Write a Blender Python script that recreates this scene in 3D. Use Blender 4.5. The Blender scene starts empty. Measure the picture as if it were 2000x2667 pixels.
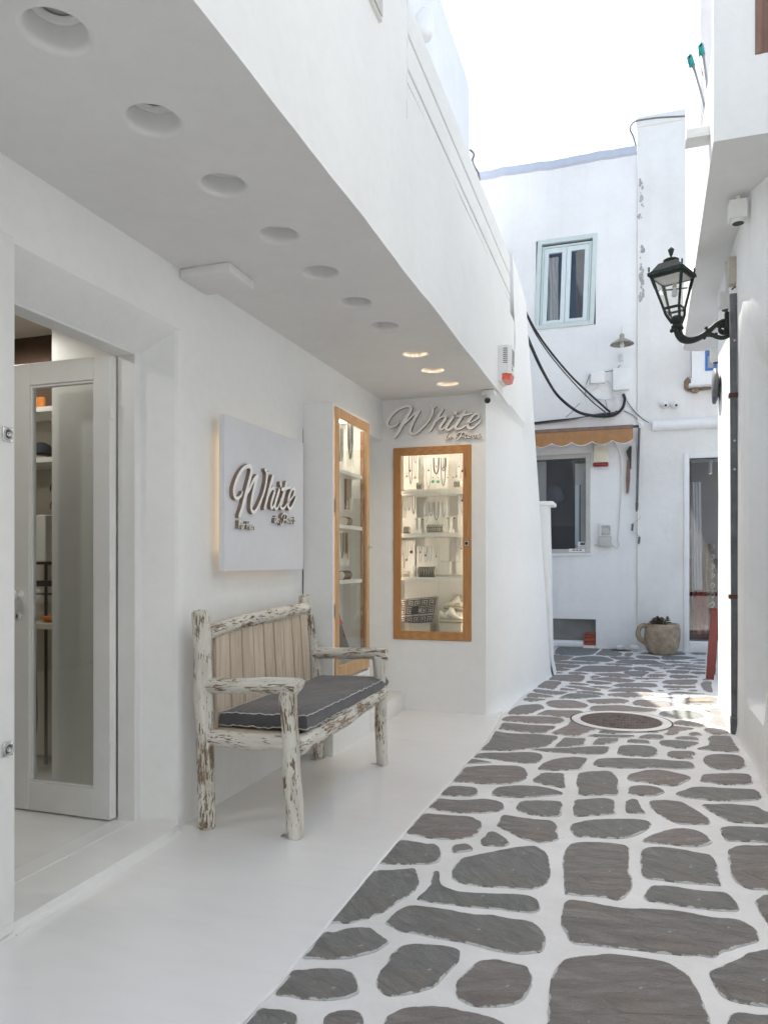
import bpy, bmesh, math, random
from mathutils import Vector, Matrix, noise
R = random.Random(7)
SC = bpy.context.scene
COL = SC.collection
rad = math.radians

# ---------------------------------------------------------------- camera, sky, sun, exposure
YAW = math.atan(1 / 3)
cam_d = bpy.data.cameras.new("camera")
cam = bpy.data.objects.new("camera", cam_d)
COL.objects.link(cam)
cam.location = (0, 0, 1.2)
cam.rotation_euler = (rad(90), 0, YAW)
cam_d.sensor_width = 36.0
cam_d.lens = 36.0 * 1929 / 2667
cam_d.shift_y = (1464.8 - 1333.5) / 2667
cam_d.clip_start = 0.05
cam_d.clip_end = 500
SC.camera = cam

SUN = Vector((-0.386, 0.5, 1.0)).normalized()
world = bpy.data.worlds.new("World")
SC.world = world
world.use_nodes = True
wn = world.node_tree
wn.nodes.clear()
sky = wn.nodes.new("ShaderNodeTexSky")
sky.sky_type = 'NISHITA'
sky.sun_disc = False
sky.sun_elevation = math.asin(SUN.z)
sky.sun_rotation = math.atan2(SUN.x, SUN.y)
sky.air_density = 1.0
sky.dust_density = 3.0
sky.ozone_density = 0.6
sky.altitude = 0
bg = wn.nodes.new("ShaderNodeBackground")
bg.inputs["Strength"].default_value = 0.15
wo = wn.nodes.new("ShaderNodeOutputWorld")
wn.links.new(sky.outputs[0], bg.inputs[0])
wn.links.new(bg.outputs[0], wo.inputs[0])

sun_d = bpy.data.lights.new("sun", 'SUN')
sun_d.energy = 4.6
sun_d.angle = rad(0.5)
sun_d.color = (1.0, 0.95, 0.88)
sun = bpy.data.objects.new("sun", sun_d)
COL.objects.link(sun)
sun.rotation_euler = SUN.to_track_quat('Z', 'Y').to_euler()
sun.location = (-4, 8, 20)

vs = SC.view_settings
vs.view_transform = 'Standard'
vs.look = 'None'
vs.exposure = 1.14
vs.gamma = 1.0
vs.use_curve_mapping = False
vs.use_white_balance = True
vs.white_balance_temperature = 6430
vs.white_balance_tint = 6
cy = SC.cycles
cy.use_denoising = True
cy.max_bounces = 14
cy.diffuse_bounces = 9
cy.glossy_bounces = 6
cy.transmission_bounces = 8
cy.transparent_max_bounces = 12
cy.caustics_reflective = False
cy.caustics_refractive = False
cy.sample_clamp_indirect = 6.0

# ---------------------------------------------------------------- measuring helpers
# the photograph was measured once: these turn a measured sighting into a metric point on a real plane
CA, SA = math.cos(YAW), math.sin(YAW)
def ray(x, y):
    xc = (x - 1000.0) / 1929.0
    return Vector((CA * xc - SA, SA * xc + CA, -(y - 1464.8) / 1929.0))
def onz(x, y, z=0.0):
    d = ray(x, y); t = (z - 1.2) / d.z
    return Vector((d.x * t, d.y * t, z))
def onx(x, y, X):
    d = ray(x, y); t = X / d.x
    return Vector((X, d.y * t, 1.2 + d.z * t))
def ony(x, y, Y):
    d = ray(x, y); t = Y / d.y
    return Vector((d.x * t, Y, 1.2 + d.z * t))

# ---------------------------------------------------------------- materials
MATS = {}
def nt(name):
    m = bpy.data.materials.new(name)
    m.use_nodes = True
    t = m.node_tree
    t.nodes.clear()
    o = t.nodes.new("ShaderNodeOutputMaterial")
    p = t.nodes.new("ShaderNodeBsdfPrincipled")
    t.links.new(p.outputs[0], o.inputs[0])
    MATS[name] = m
    return m, t, p
def N(t, kind, **kw):
    n = t.nodes.new(kind)
    for k, v in kw.items():
        if k in n.inputs: n.inputs[k].default_value = v
        else: setattr(n, k, v)
    return n
def ramp(t, src, stops):
    r = t.nodes.new("ShaderNodeValToRGB")
    e = r.color_ramp.elements
    while len(e) < len(stops): e.new(0.5)
    for el, (p, c) in zip(e, stops):
        el.position = p
        el.color = (*c, 1) if len(c) == 3 else c
    t.links.new(src, r.inputs[0])
    return r
def coords(t, scale=(1, 1, 1), space="Object", rot=(0, 0, 0)):
    tc = t.nodes.new("ShaderNodeTexCoord")
    mp = t.nodes.new("ShaderNodeMapping")
    mp.inputs["Scale"].default_value = scale
    mp.inputs["Rotation"].default_value = rot
    t.links.new(tc.outputs[space], mp.inputs[0])
    return mp.outputs[0]
def noise_t(t, vec, scale, detail=4, rough=0.55, dist=0.0):
    n = N(t, "ShaderNodeTexNoise", Scale=scale, Detail=detail, Roughness=rough, Distortion=dist)
    t.links.new(vec, n.inputs["Vector"])
    return n.outputs["Fac"]
def bump(t, p, h, strength, dist, prev=None):
    b = N(t, "ShaderNodeBump", Strength=strength, Distance=dist)
    t.links.new(h, b.inputs["Height"])
    if prev: t.links.new(prev, b.inputs["Normal"])
    t.links.new(b.outputs[0], p.inputs["Normal"])
    return b.outputs[0]
def mixc(t, fac, a, b, mode='MIX'):
    m = t.nodes.new("ShaderNodeMix")
    m.data_type = 'RGBA'; m.blend_type = mode
    if isinstance(fac, float): m.inputs[0].default_value = fac
    else: t.links.new(fac, m.inputs[0])
    for i, c in ((6, a), (7, b)):
        if isinstance(c, tuple): m.inputs[i].default_value = (*c, 1)
        else: t.links.new(c, m.inputs[i])
    return m.outputs[2]

def plaster(name, col, lo=None, rough=0.8, wave=0.02, grain=0.0015, streak=False, spec=0.3):
    m, t, p = nt(name)
    v = coords(t)
    lo = lo or tuple(c * 0.93 for c in col)
    f = noise_t(t, v, 1.1, 5, 0.6)
    c = ramp(t, f, [(0.32, lo), (0.6, col)]).outputs[0]
    if streak:
        sv = coords(t, (5, 5, 0.25))
        sf = noise_t(t, sv, 1.6, 5, 0.65)
        sr = ramp(t, sf, [(0.5, (1, 1, 1)), (0.78, (0.955, 0.955, 0.96))])
        c = mixc(t, 1.0, c, sr.outputs[0], 'MULTIPLY')
    g2 = noise_t(t, v, 17, 3, 0.6)
    gr = ramp(t, g2, [(0.3, (0.975, 0.975, 0.97)), (0.6, (1, 1, 1))])
    c = mixc(t, 1.0, c, gr.outputs[0], 'MULTIPLY')
    t.links.new(c, p.inputs["Base Color"])
    p.inputs["Roughness"].default_value = rough
    p.inputs["Specular IOR Level"].default_value = spec
    b = bump(t, p, noise_t(t, v, 2.6, 3, 0.5), 0.6, wave)
    b = bump(t, p, noise_t(t, v, 70, 4, 0.6), 0.5, grain, b)
    bump(t, p, noise_t(t, v, 14, 3, 0.6), 0.5, wave * 0.16, b)
    return m
plaster("plaster", (0.85, 0.855, 0.852), lo=(0.815, 0.819, 0.816))
plaster("plaster_old", (0.86, 0.86, 0.86), rough=0.85, wave=0.02, grain=0.003, streak=True)
plaster("plaster_weathered", (0.82, 0.81, 0.795), lo=(0.74, 0.725, 0.70), rough=0.9, wave=0.03, grain=0.004, streak=True)
plaster("paint_white", (0.82, 0.82, 0.81), rough=0.45, wave=0.002, grain=0.0002, spec=0.5)
plaster("soffit_paint", (0.775, 0.765, 0.757), rough=0.8, wave=0.006, grain=0.0006)
plaster("coping_paint", (0.52, 0.56, 0.66), rough=0.8, wave=0.008)
plaster("concrete", (0.36, 0.36, 0.35), lo=(0.23, 0.23, 0.225), rough=0.9, grain=0.006)
plaster("board_grey", (0.72, 0.73, 0.77), rough=0.6, wave=0.001, grain=0.0004)
plaster("rubble", (0.34, 0.25, 0.19), lo=(0.2, 0.14, 0.1), rough=0.95, grain=0.01)

def simple(name, col, rough=0.5, metal=0.0, spec=0.5, var=0.12, vs_=30, bd=0.0, bs=60):
    m, t, p = nt(name)
    v = coords(t)
    f = noise_t(t, v, vs_, 4, 0.6)
    lo = tuple(c * (1 - var) for c in col); hi = tuple(min(1, c * (1 + var * 0.6)) for c in col)
    t.links.new(ramp(t, f, [(0.3, lo), (0.7, hi)]).outputs[0], p.inputs["Base Color"])
    p.inputs["Roughness"].default_value = rough
    p.inputs["Metallic"].default_value = metal
    p.inputs["Specular IOR Level"].default_value = spec
    if bd: bump(t, p, noise_t(t, v, bs, 4, 0.6), 0.6, bd)
    return m
simple("plastic_white", (0.78, 0.78, 0.76), 0.4, var=0.03)
simple("plastic_cream", (0.74, 0.70, 0.56), 0.45, var=0.05)
simple("plastic_grey", (0.52, 0.52, 0.48), 0.5, var=0.08)
simple("plastic_beige", (0.50, 0.45, 0.38), 0.5, var=0.1)
simple("plastic_red", (0.26, 0.018, 0.02), 0.3, var=0.1)
simple("plastic_orange", (0.75, 0.13, 0.07), 0.3, var=0.1)
simple("black_plastic", (0.015, 0.015, 0.017), 0.3, var=0.1)
simple("cable_black", (0.018, 0.02, 0.024), 0.5, var=0.2)
simple("cable_grey", (0.2, 0.2, 0.2), 0.6, var=0.2)
simple("cable_white", (0.72, 0.72, 0.72), 0.6, var=0.1)
simple("slot_dark", (0.055, 0.055, 0.05), 0.8, var=0.1)
simple("chrome", (0.72, 0.71, 0.70), 0.16, metal=1.0, var=0.04)
simple("steel", (0.55, 0.55, 0.55), 0.35, metal=1.0, var=0.1)
simple("silver_chain", (0.34, 0.32, 0.30), 0.3, metal=0.7, var=0.1)
simple("dark_chain", (0.09, 0.075, 0.065), 0.4, metal=0.3, var=0.2)
simple("gold_chain", (0.52, 0.40, 0.2), 0.3, metal=0.8, var=0.1)
simple("cast_iron", (0.024, 0.032, 0.028), 0.6, metal=0.0, spec=0.35, var=0.45, vs_=22, bd=0.002, bs=90)
simple("pipe_grey", (0.13, 0.135, 0.145), 0.55, var=0.35, vs_=9, bd=0.002, bs=40)
simple("rust", (0.13, 0.055, 0.035), 0.8, metal=0.2, var=0.4, bd=0.002)
simple("red_wood", (0.17, 0.022, 0.018), 0.5, var=0.16, vs_=12)
simple("brick_red", (0.36, 0.09, 0.055), 0.85, var=0.25, vs_=25, bd=0.002)
simple("fabric_dark", (0.030, 0.017, 0.027), 0.9, var=0.3)
simple("fabric_navy", (0.03, 0.035, 0.05), 0.9, var=0.3)
simple("fabric_tan", (0.34, 0.24, 0.14), 0.9, var=0.2)
simple("fabric_orange", (0.72, 0.24, 0.04), 0.8, var=0.25, vs_=12)
simple("fabric_blue", (0.2, 0.27, 0.36), 0.85, var=0.2)
simple("fabric_cream", (0.66, 0.62, 0.54), 0.9, var=0.08)
simple("fabric_white", (0.72, 0.70, 0.68), 0.95, var=0.08)
simple("shop_brown", (0.11, 0.065, 0.045), 0.9, var=0.3, vs_=6)
simple("shop_wall", (0.66, 0.62, 0.54), 0.85, var=0.05, vs_=5)
simple("card_white", (0.80, 0.78, 0.74), 0.7, var=0.03)
simple("leather_cream", (0.70, 0.67, 0.58), 0.6, var=0.06, vs_=40, bd=0.0006)
simple("sole_cream", (0.44, 0.40, 0.32), 0.7, var=0.06)
simple("shoe_trim", (0.42, 0.37, 0.30), 0.7, var=0.1)
simple("bag_grey", (0.44, 0.41, 0.38), 0.9, var=0.1)
simple("bag_brown", (0.085, 0.06, 0.048), 0.9, var=0.2)
simple("gem_green", (0.12, 0.42, 0.27), 0.25, var=0.1)
simple("gem_dark", (0.05, 0.045, 0.045), 0.25, var=0.2)
simple("bead_pearl", (0.75, 0.66, 0.50), 0.3, var=0.05)
simple("teal_plastic", (0.02, 0.30, 0.32), 0.4, var=0.1)
simple("handle_alu", (0.36, 0.37, 0.39), 0.4, metal=0.4, var=0.06)
simple("blue_paint", (0.035, 0.17, 0.52), 0.5, var=0.08)
simple("shutter_brown", (0.24, 0.14, 0.10), 0.6, var=0.15, vs_=8)
simple("reed_brown", (0.08, 0.05, 0.04), 0.7, var=0.3)
simple("letter_side", (0.24, 0.18, 0.14), 0.6, var=0.08)
simple("letter_face", (0.92, 0.91, 0.89), 0.35, var=0.03)
simple("red_cloth", (0.6, 0.03, 0.04), 0.8, var=0.1)
simple("sticker_blue", (0.07, 0.06, 0.22), 0.5, var=0.1)
simple("sole_dark", (0.02, 0.02, 0.02), 0.7)
simple("soil", (0.05, 0.035, 0.025), 0.95, var=0.4, bd=0.006)
simple("succulent", (0.10, 0.065, 0.045), 0.6, var=0.4, vs_=50)
simple("succulent_green", (0.12, 0.12, 0.06), 0.6, var=0.3, vs_=50)
simple("shade_metal", (0.36, 0.33, 0.27), 0.55, metal=0.2, var=0.3, vs_=14)
simple("dark_metal", (0.05, 0.05, 0.05), 0.5, metal=0.4, var=0.3)
simple("hammered_wood", (0.22, 0.145, 0.115), 0.8, var=0.25, vs_=14)

def wood(name, a, b, scale=(1, 1, 1), s=3.0, rough=0.55, dist=3.0, knots=True):
    m, t, p = nt(name)
    v = coords(t, scale)
    f = noise_t(t, v, s, 6, 0.65, dist)
    w = N(t, "ShaderNodeTexWave", Scale=s * 1.5, Distortion=6.0, Detail=3.0)
    w.inputs["Detail Scale"].default_value = 1.2
    t.links.new(v, w.inputs["Vector"])
    c1 = ramp(t, f, [(0.3, a), (0.7, b)]).outputs[0]
    c2 = ramp(t, w.outputs["Fac"], [(0.2, (0.86, 0.84, 0.82)), (0.8, (1, 1, 1))]).outputs[0]
    c = mixc(t, 1.0, c1, c2, 'MULTIPLY')
    if knots:
        vo = N(t, "ShaderNodeTexVoronoi", Scale=2.1)
        t.links.new(coords(t, tuple(max(x, 1) * 0.9 if x > 2 else x for x in scale)), vo.inputs["Vector"])
        kr = ramp(t, vo.outputs["Distance"], [(0.03, (0.45, 0.33, 0.25)), (0.09, (1, 1, 1))]).outputs[0]
        c = mixc(t, 1.0, c, kr, 'MULTIPLY')
    t.links.new(c, p.inputs["Base Color"])
    p.inputs["Roughness"].default_value = rough
    bump(t, p, f, 0.4, 0.0012)
    return m
wood("oak_v", (0.40, 0.185, 0.065), (0.53, 0.27, 0.10), (8, 8, 0.7), 3)
wood("oak_h", (0.42, 0.20, 0.07), (0.55, 0.29, 0.11), (0.8, 8, 8), 3)
wood("oak_light", (0.55, 0.33, 0.16), (0.66, 0.43, 0.23), (8, 8, 0.7), 3)
wood("oak_dark", (0.30, 0.12, 0.04), (0.38, 0.17, 0.06), (8, 8, 0.7), 3)
wood("slat_wood", (0.56, 0.465, 0.36), (0.72, 0.625, 0.51), (14, 9, 0.8), 3, 0.75, 1.5)

# peeling whitewash on logs: u runs round the log, v along it (metres)
def peeling(name, seed):
    m, t, p = nt(name)
    v = coords(t, (1, 1, 1), "UV")
    mp = t.nodes.new("ShaderNodeMapping")
    mp.inputs["Scale"].default_value = (1.0, 0.16, 1)
    mp.inputs["Location"].default_value = (seed * 3.1, seed * 1.7, seed)
    oi = t.nodes.new("ShaderNodeObjectInfo")
    sc = N(t, "ShaderNodeVectorMath", operation='SCALE')
    cm = t.nodes.new("ShaderNodeCombineXYZ")
    for i in range(3): t.links.new(oi.outputs["Random"], cm.inputs[i])
    t.links.new(cm.outputs[0], sc.inputs[0]); sc.inputs["Scale"].default_value = 17.0
    ad = N(t, "ShaderNodeVectorMath", operation='ADD')
    t.links.new(v, ad.inputs[0]); t.links.new(sc.outputs[0], ad.inputs[1])
    t.links.new(ad.outputs[0], mp.inputs[0])
    streak = noise_t(t, mp.outputs[0], 120, 5, 0.66, 0.5)
    patch = noise_t(t, mp.outputs[0], 34, 4, 0.62, 0.5)
    big = noise_t(t, ad.outputs[0], 4.5, 3, 0.5)
    s = N(t, "ShaderNodeMath", operation='MULTIPLY_ADD')
    t.links.new(patch, s.inputs[0]); s.inputs[1].default_value = 0.55; t.links.new(streak, s.inputs[2])
    s2 = N(t, "ShaderNodeMath", operation='MULTIPLY_ADD')
    t.links.new(big, s2.inputs[0]); s2.inputs[1].default_value = 0.55; t.links.new(s.outputs[0], s2.inputs[2])
    fac = ramp(t, s2.outputs[0], [(0.0, (0, 0, 0)), (1.0, (1, 1, 1))])
    mr = N(t, "ShaderNodeMapRange")
    mr.inputs["From Min"].default_value = 1.08; mr.inputs["From Max"].default_value = 1.13
    t.links.new(s2.outputs[0], mr.inputs["Value"])
    woodc = ramp(t, noise_t(t, mp.outputs[0], 55, 4, 0.7), [(0.32, (0.12, 0.075, 0.042)), (0.66, (0.34, 0.25, 0.165))]).outputs[0]
    paint = ramp(t, noise_t(t, mp.outputs[0], 30, 4, 0.6), [(0.3, (0.56, 0.53, 0.46)), (0.62, (0.75, 0.73, 0.66))]).outputs[0]
    t.links.new(mixc(t, mr.outputs[0], paint, woodc), p.inputs["Base Color"])
    p.inputs["Roughness"].default_value = 0.8
    inv = N(t, "ShaderNodeMath", operation='SUBTRACT'); inv.inputs[0].default_value = 1.0
    t.links.new(mr.outputs[0], inv.inputs[1])
    b = bump(t, p, inv.outputs[0], 0.8, 0.0025)
    bump(t, p, streak, 0.6, 0.004, b)
    return m
peeling("peeling_paint", 1)

def fabric(name, a, b):
    m, t, p = nt(name)
    v = coords(t)
    f = noise_t(t, v, 9, 5, 0.6)
    t.links.new(ramp(t, f, [(0.3, a), (0.7, b)]).outputs[0], p.inputs["Base Color"])
    p.inputs["Roughness"].default_value = 0.92
    p.inputs["Sheen Weight"].default_value = 0.25
    b1 = bump(t, p, noise_t(t, coords(t, (1, 1, 1)), 900, 2, 0.5), 0.4, 0.0006)
    bump(t, p, noise_t(t, coords(t, (10, 3, 3)), 2.2, 3, 0.5, 0.6), 0.8, 0.010, b1)
    return m
fabric("cushion_fabric", (0.085, 0.083, 0.088), (0.115, 0.113, 0.12))
fabric("awning_fabric", (0.34, 0.175, 0.075), (0.41, 0.22, 0.10))

def glass(name, tint=(0.95, 0.97, 0.96), refl=1.0, rough=0.0):
    m = bpy.data.materials.new(name); m.use_nodes = True
    t = m.node_tree; t.nodes.clear()
    o = t.nodes.new("ShaderNodeOutputMaterial")
    tr = N(t, "ShaderNodeBsdfTransparent"); tr.inputs[0].default_value = (*tint, 1)
    gl = N(t, "ShaderNodeBsdfGlossy"); gl.inputs["Roughness"].default_value = rough
    gl.inputs["Color"].default_value = (1, 1, 1, 1)
    ge = t.nodes.new("ShaderNodeNewGeometry")
    dt = N(t, "ShaderNodeVectorMath", operation='DOT_PRODUCT')
    t.links.new(ge.outputs["Normal"], dt.inputs[0]); t.links.new(ge.outputs["Incoming"], dt.inputs[1])
    ab = N(t, "ShaderNodeMath", operation='ABSOLUTE'); t.links.new(dt.outputs["Value"], ab.inputs[0])
    om = N(t, "ShaderNodeMath", operation='SUBTRACT'); om.inputs[0].default_value = 1.0; t.links.new(ab.outputs[0], om.inputs[1])
    pw = N(t, "ShaderNodeMath", operation='POWER'); t.links.new(om.outputs[0], pw.inputs[0]); pw.inputs[1].default_value = 5.0
    sl = N(t, "ShaderNodeMath", operation='MULTIPLY_ADD'); t.links.new(pw.outputs[0], sl.inputs[0]); sl.inputs[1].default_value = 0.96; sl.inputs[2].default_value = 0.04
    ml = N(t, "ShaderNodeMath", operation='MULTIPLY'); ml.use_clamp = True
    t.links.new(sl.outputs[0], ml.inputs[0]); ml.inputs[1].default_value = refl
    mx = t.nodes.new("ShaderNodeMixShader")
    t.links.new(ml.outputs[0], mx.inputs[0]); t.links.new(tr.outputs[0], mx.inputs[1]); t.links.new(gl.outputs[0], mx.inputs[2])
    t.links.new(mx.outputs[0], o.inputs[0])
    MATS[name] = m
glass("glass", refl=0.6)
glass("glass_dark", (0.86, 0.87, 0.89), 1.1)
glass("glass_door", (0.93, 0.94, 0.93), 2.4, 0.0)
glass("lamp_glass", (0.97, 0.97, 0.95), 1.6, 0.03)

def emis(name, col, s):
    m = bpy.data.materials.new(name); m.use_nodes = True
    t = m.node_tree; t.nodes.clear()
    o = t.nodes.new("ShaderNodeOutputMaterial"); e = N(t, "ShaderNodeEmission")
    e.inputs[0].default_value = (*col, 1); e.inputs[1].default_value = s
    t.links.new(e.outputs[0], o.inputs[0]); MATS[name] = m
emis("led_tall", (1.0, 0.91, 0.80), 3.8)
emis("led_warm", (1.0, 0.72, 0.46), 0.45)
emis("led_case", (1.0, 0.91, 0.80), 12.5)
emis("bulb_warm", (1.0, 0.66, 0.42), 0.52)
emis("bulb_shop", (1.0, 0.85, 0.65), 12.0)

# slate paving stones, painted joint sheet, glossy walkway floor
def slate():
    m, t, p = nt("slate")
    v = coords(t)
    oi = t.nodes.new("ShaderNodeObjectInfo")
    rot = t.nodes.new("ShaderNodeVectorRotate"); rot.rotation_type = 'Z_AXIS'
    ang = N(t, "ShaderNodeMath", operation='MULTIPLY_ADD'); t.links.new(oi.outputs["Random"], ang.inputs[0])
    ang.inputs[1].default_value = 1.9; ang.inputs[2].default_value = -0.8
    t.links.new(v, rot.inputs["Vector"]); t.links.new(ang.outputs[0], rot.inputs["Angle"])
    mp = t.nodes.new("ShaderNodeMapping"); mp.inputs["Scale"].default_value = (1.0, 2.9, 2.9)
    t.links.new(rot.outputs[0], mp.inputs[0])
    layer = noise_t(t, mp.outputs[0], 7, 9, 0.76, 0.7)
    cloud = noise_t(t, v, 3.2, 4, 0.6)
    fine = noise_t(t, v, 160, 3, 0.7)
    c = ramp(t, layer, [(0.30, (0.180, 0.173, 0.168)), (0.47, (0.255, 0.246, 0.239)), (0.55, (0.290, 0.278, 0.270)), (0.72, (0.385, 0.37, 0.358))]).outputs[0]
    c = mixc(t, ramp(t, cloud, [(0.50, (0, 0, 0)), (0.70, (0.45, 0.45, 0.45))]).outputs[0], c, (0.29, 0.23, 0.18))
    hue = mixc(t, oi.outputs["Random"], (1.10, 1.0, 0.97), (0.86, 0.93, 0.92))
    c = mixc(t, 1.0, c, hue, 'MULTIPLY')
    spot = ramp(t, noise_t(t, v, 38, 1, 0.4), [(0.765, (0, 0, 0)), (0.79, (0.75, 0.75, 0.75))]).outputs[0]
    c = mixc(t, spot, c, (0.6, 0.59, 0.57))
    c = mixc(t, 1.0, c, ramp(t, fine, [(0.3, (0.86, 0.86, 0.86)), (0.7, (1.08, 1.08, 1.08))]).outputs[0], 'MULTIPLY')
    uvn = t.nodes.new("ShaderNodeUVMap"); sx = t.nodes.new("ShaderNodeSeparateXYZ"); t.links.new(uvn.outputs[0], sx.inputs[0])
    en = N(t, "ShaderNodeMath", operation='MULTIPLY_ADD'); t.links.new(noise_t(t, v, 13, 5, 0.72), en.inputs[0]); en.inputs[1].default_value = -2.6
    ea = N(t, "ShaderNodeMath", operation='MULTIPLY_ADD'); t.links.new(sx.outputs[0], ea.inputs[0]); ea.inputs[1].default_value = 1.6; ea.inputs[2].default_value = 1.22
    t.links.new(ea.outputs[0], en.inputs[2])
    em = ramp(t, en.outputs[0], [(0.0, (1, 1, 1)), (0.16, (0, 0, 0))]).outputs[0]
    c = mixc(t, em, c, (0.72, 0.715, 0.70))
    t.links.new(c, p.inputs["Base Color"])
    p.inputs["Roughness"].default_value = 0.62
    crack = N(t, "ShaderNodeTexVoronoi", Scale=3.0, feature='DISTANCE_TO_EDGE')
    mp2 = t.nodes.new("ShaderNodeMapping"); mp2.inputs["Scale"].default_value = (0.8, 3.2, 3.2)
    t.links.new(rot.outputs[0], mp2.inputs[0]); t.links.new(mp2.outputs[0], crack.inputs["Vector"])
    cr = ramp(t, crack.outputs["Distance"], [(0.0, (0, 0, 0)), (0.025, (1, 1, 1))]).outputs[0]
    msk = ramp(t, noise_t(t, v, 4.0, 2, 0.5), [(0.48, (1, 1, 1)), (0.55, (0, 0, 0))]).outputs[0]
    crm = mixc(t, msk, cr, (1.0, 1.0, 1.0))
    b = bump(t, p, layer, 1.0, 0.022)
    b = bump(t, p, crm, 0.7, 0.004, b)
    b = bump(t, p, cloud, 0.5, 0.02, b)
    bump(t, p, fine, 0.6, 0.003, b)
slate()

def joints():
    m, t, p = nt("joint_paint")
    v = coords(t)
    c = ramp(t, noise_t(t, v, 2.2, 6, 0.65), [(0.3, (0.67, 0.66, 0.645)), (0.62, (0.79, 0.785, 0.78))]).outputs[0]
    sp = ramp(t, noise_t(t, v, 34, 2, 0.5), [(0.22, (0.5, 0.5, 0.48)), (0.27, (1, 1, 1))]).outputs[0]
    c = mixc(t, 1.0, c, sp, 'MULTIPLY')
    t.links.new(c, p.inputs["Base Color"])
    p.inputs["Roughness"].default_value = 0.6
    b = bump(t, p, noise_t(t, v, 7, 4, 0.6), 0.7, 0.008)
    bump(t, p, noise_t(t, v, 90, 3, 0.6), 0.4, 0.0015, b)
joints()

def gloss_floor():
    m, t, p = nt("floor_paint")
    v = coords(t)
    f = noise_t(t, v, 1.3, 5, 0.6)
    c = ramp(t, f, [(0.25, (0.82, 0.818, 0.81)), (0.75, (0.855, 0.855, 0.85))]).outputs[0]
    sc = ramp(t, noise_t(t, coords(t, (3, 14, 1), rot=(0, 0, 0.5)), 1.2, 3, 0.5), [(0.45, (1, 1, 1)), (0.75, (0.967, 0.967, 0.963))]).outputs[0]
    c = mixc(t, 1.0, c, sc, 'MULTIPLY')
    sp = ramp(t, noise_t(t, v, 21, 1, 0.4), [(0.145, (0.5, 0.42, 0.38)), (0.16, (1, 1, 1))]).outputs[0]
    c = mixc(t, 1.0, c, sp, 'MULTIPLY')
    t.links.new(c, p.inputs["Base Color"])
    r = ramp(t, noise_t(t, v, 1.6, 3, 0.5), [(0.3, (0.17, 0.17, 0.17)), (0.7, (0.26, 0.26, 0.26))]).outputs[0]
    t.links.new(r, p.inputs["Roughness"])
    p.inputs["Specular IOR Level"].default_value = 0.55
    bump(t, p, noise_t(t, v, 3.0, 2, 0.4), 0.4, 0.003)
gloss_floor()

def stone_pot():
    m, t, p = nt("pot_stone")
    v = coords(t)
    c = ramp(t, noise_t(t, v, 11, 6, 0.7), [(0.25, (0.22, 0.165, 0.11)), (0.5, (0.36, 0.29, 0.205)), (0.75, (0.50, 0.42, 0.32))]).outputs[0]
    c = mixc(t, 1.0, c, ramp(t, noise_t(t, v, 60, 3, 0.6), [(0.3, (0.8, 0.8, 0.8)), (0.7, (1.1, 1.1, 1.1))]).outputs[0], 'MULTIPLY')
    t.links.new(c, p.inputs["Base Color"]); p.inputs["Roughness"].default_value = 0.95
    b = bump(t, p, noise_t(t, v, 22, 5, 0.7), 0.9, 0.012)
    bump(t, p, noise_t(t, v, 90, 3, 0.6), 0.6, 0.004, b)
stone_pot()
def grid_iron(name, col):
    m, t, p = nt(name)
    v = coords(t)
    ch = N(t, "ShaderNodeTexVoronoi", Scale=46.0); ch.inputs["Randomness"].default_value = 0.12
    t.links.new(v, ch.inputs["Vector"])
    f = noise_t(t, v, 14, 5, 0.6)
    c = ramp(t, f, [(0.3, tuple(x * 0.7 for x in col)), (0.7, tuple(x * 1.3 for x in col))]).outputs[0]
    t.links.new(c, p.inputs["Base Color"]); p.inputs["Roughness"].default_value = 0.8
    bump(t, p, ch.outputs["Distance"], 1.0, 0.010)
grid_iron("cover_iron", (0.115, 0.09, 0.08))
grid_iron("drain_iron", (0.26, 0.20, 0.155))

def world_ground():
    plaster("far_ground", (0.42, 0.41, 0.39), rough=0.9)
world_ground()

# ---------------------------------------------------------------- object helpers
def tag(o, label=None, cat=None, group=None, kind=None):
    if label: o["label"] = label
    if cat: o["category"] = cat
    if group: o["group"] = group
    if kind: o["kind"] = kind
    return o
def root(name, label, cat, loc=(0, 0, 0), group=None):
    o = bpy.data.objects.new(name, None)
    o.empty_display_size = 0.1
    COL.objects.link(o)
    o.location = loc
    return tag(o, label, cat, group)
def origin_of(p):
    v = Vector((0, 0, 0))
    while p:
        v += p.location
        p = p.parent
    return v

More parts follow.
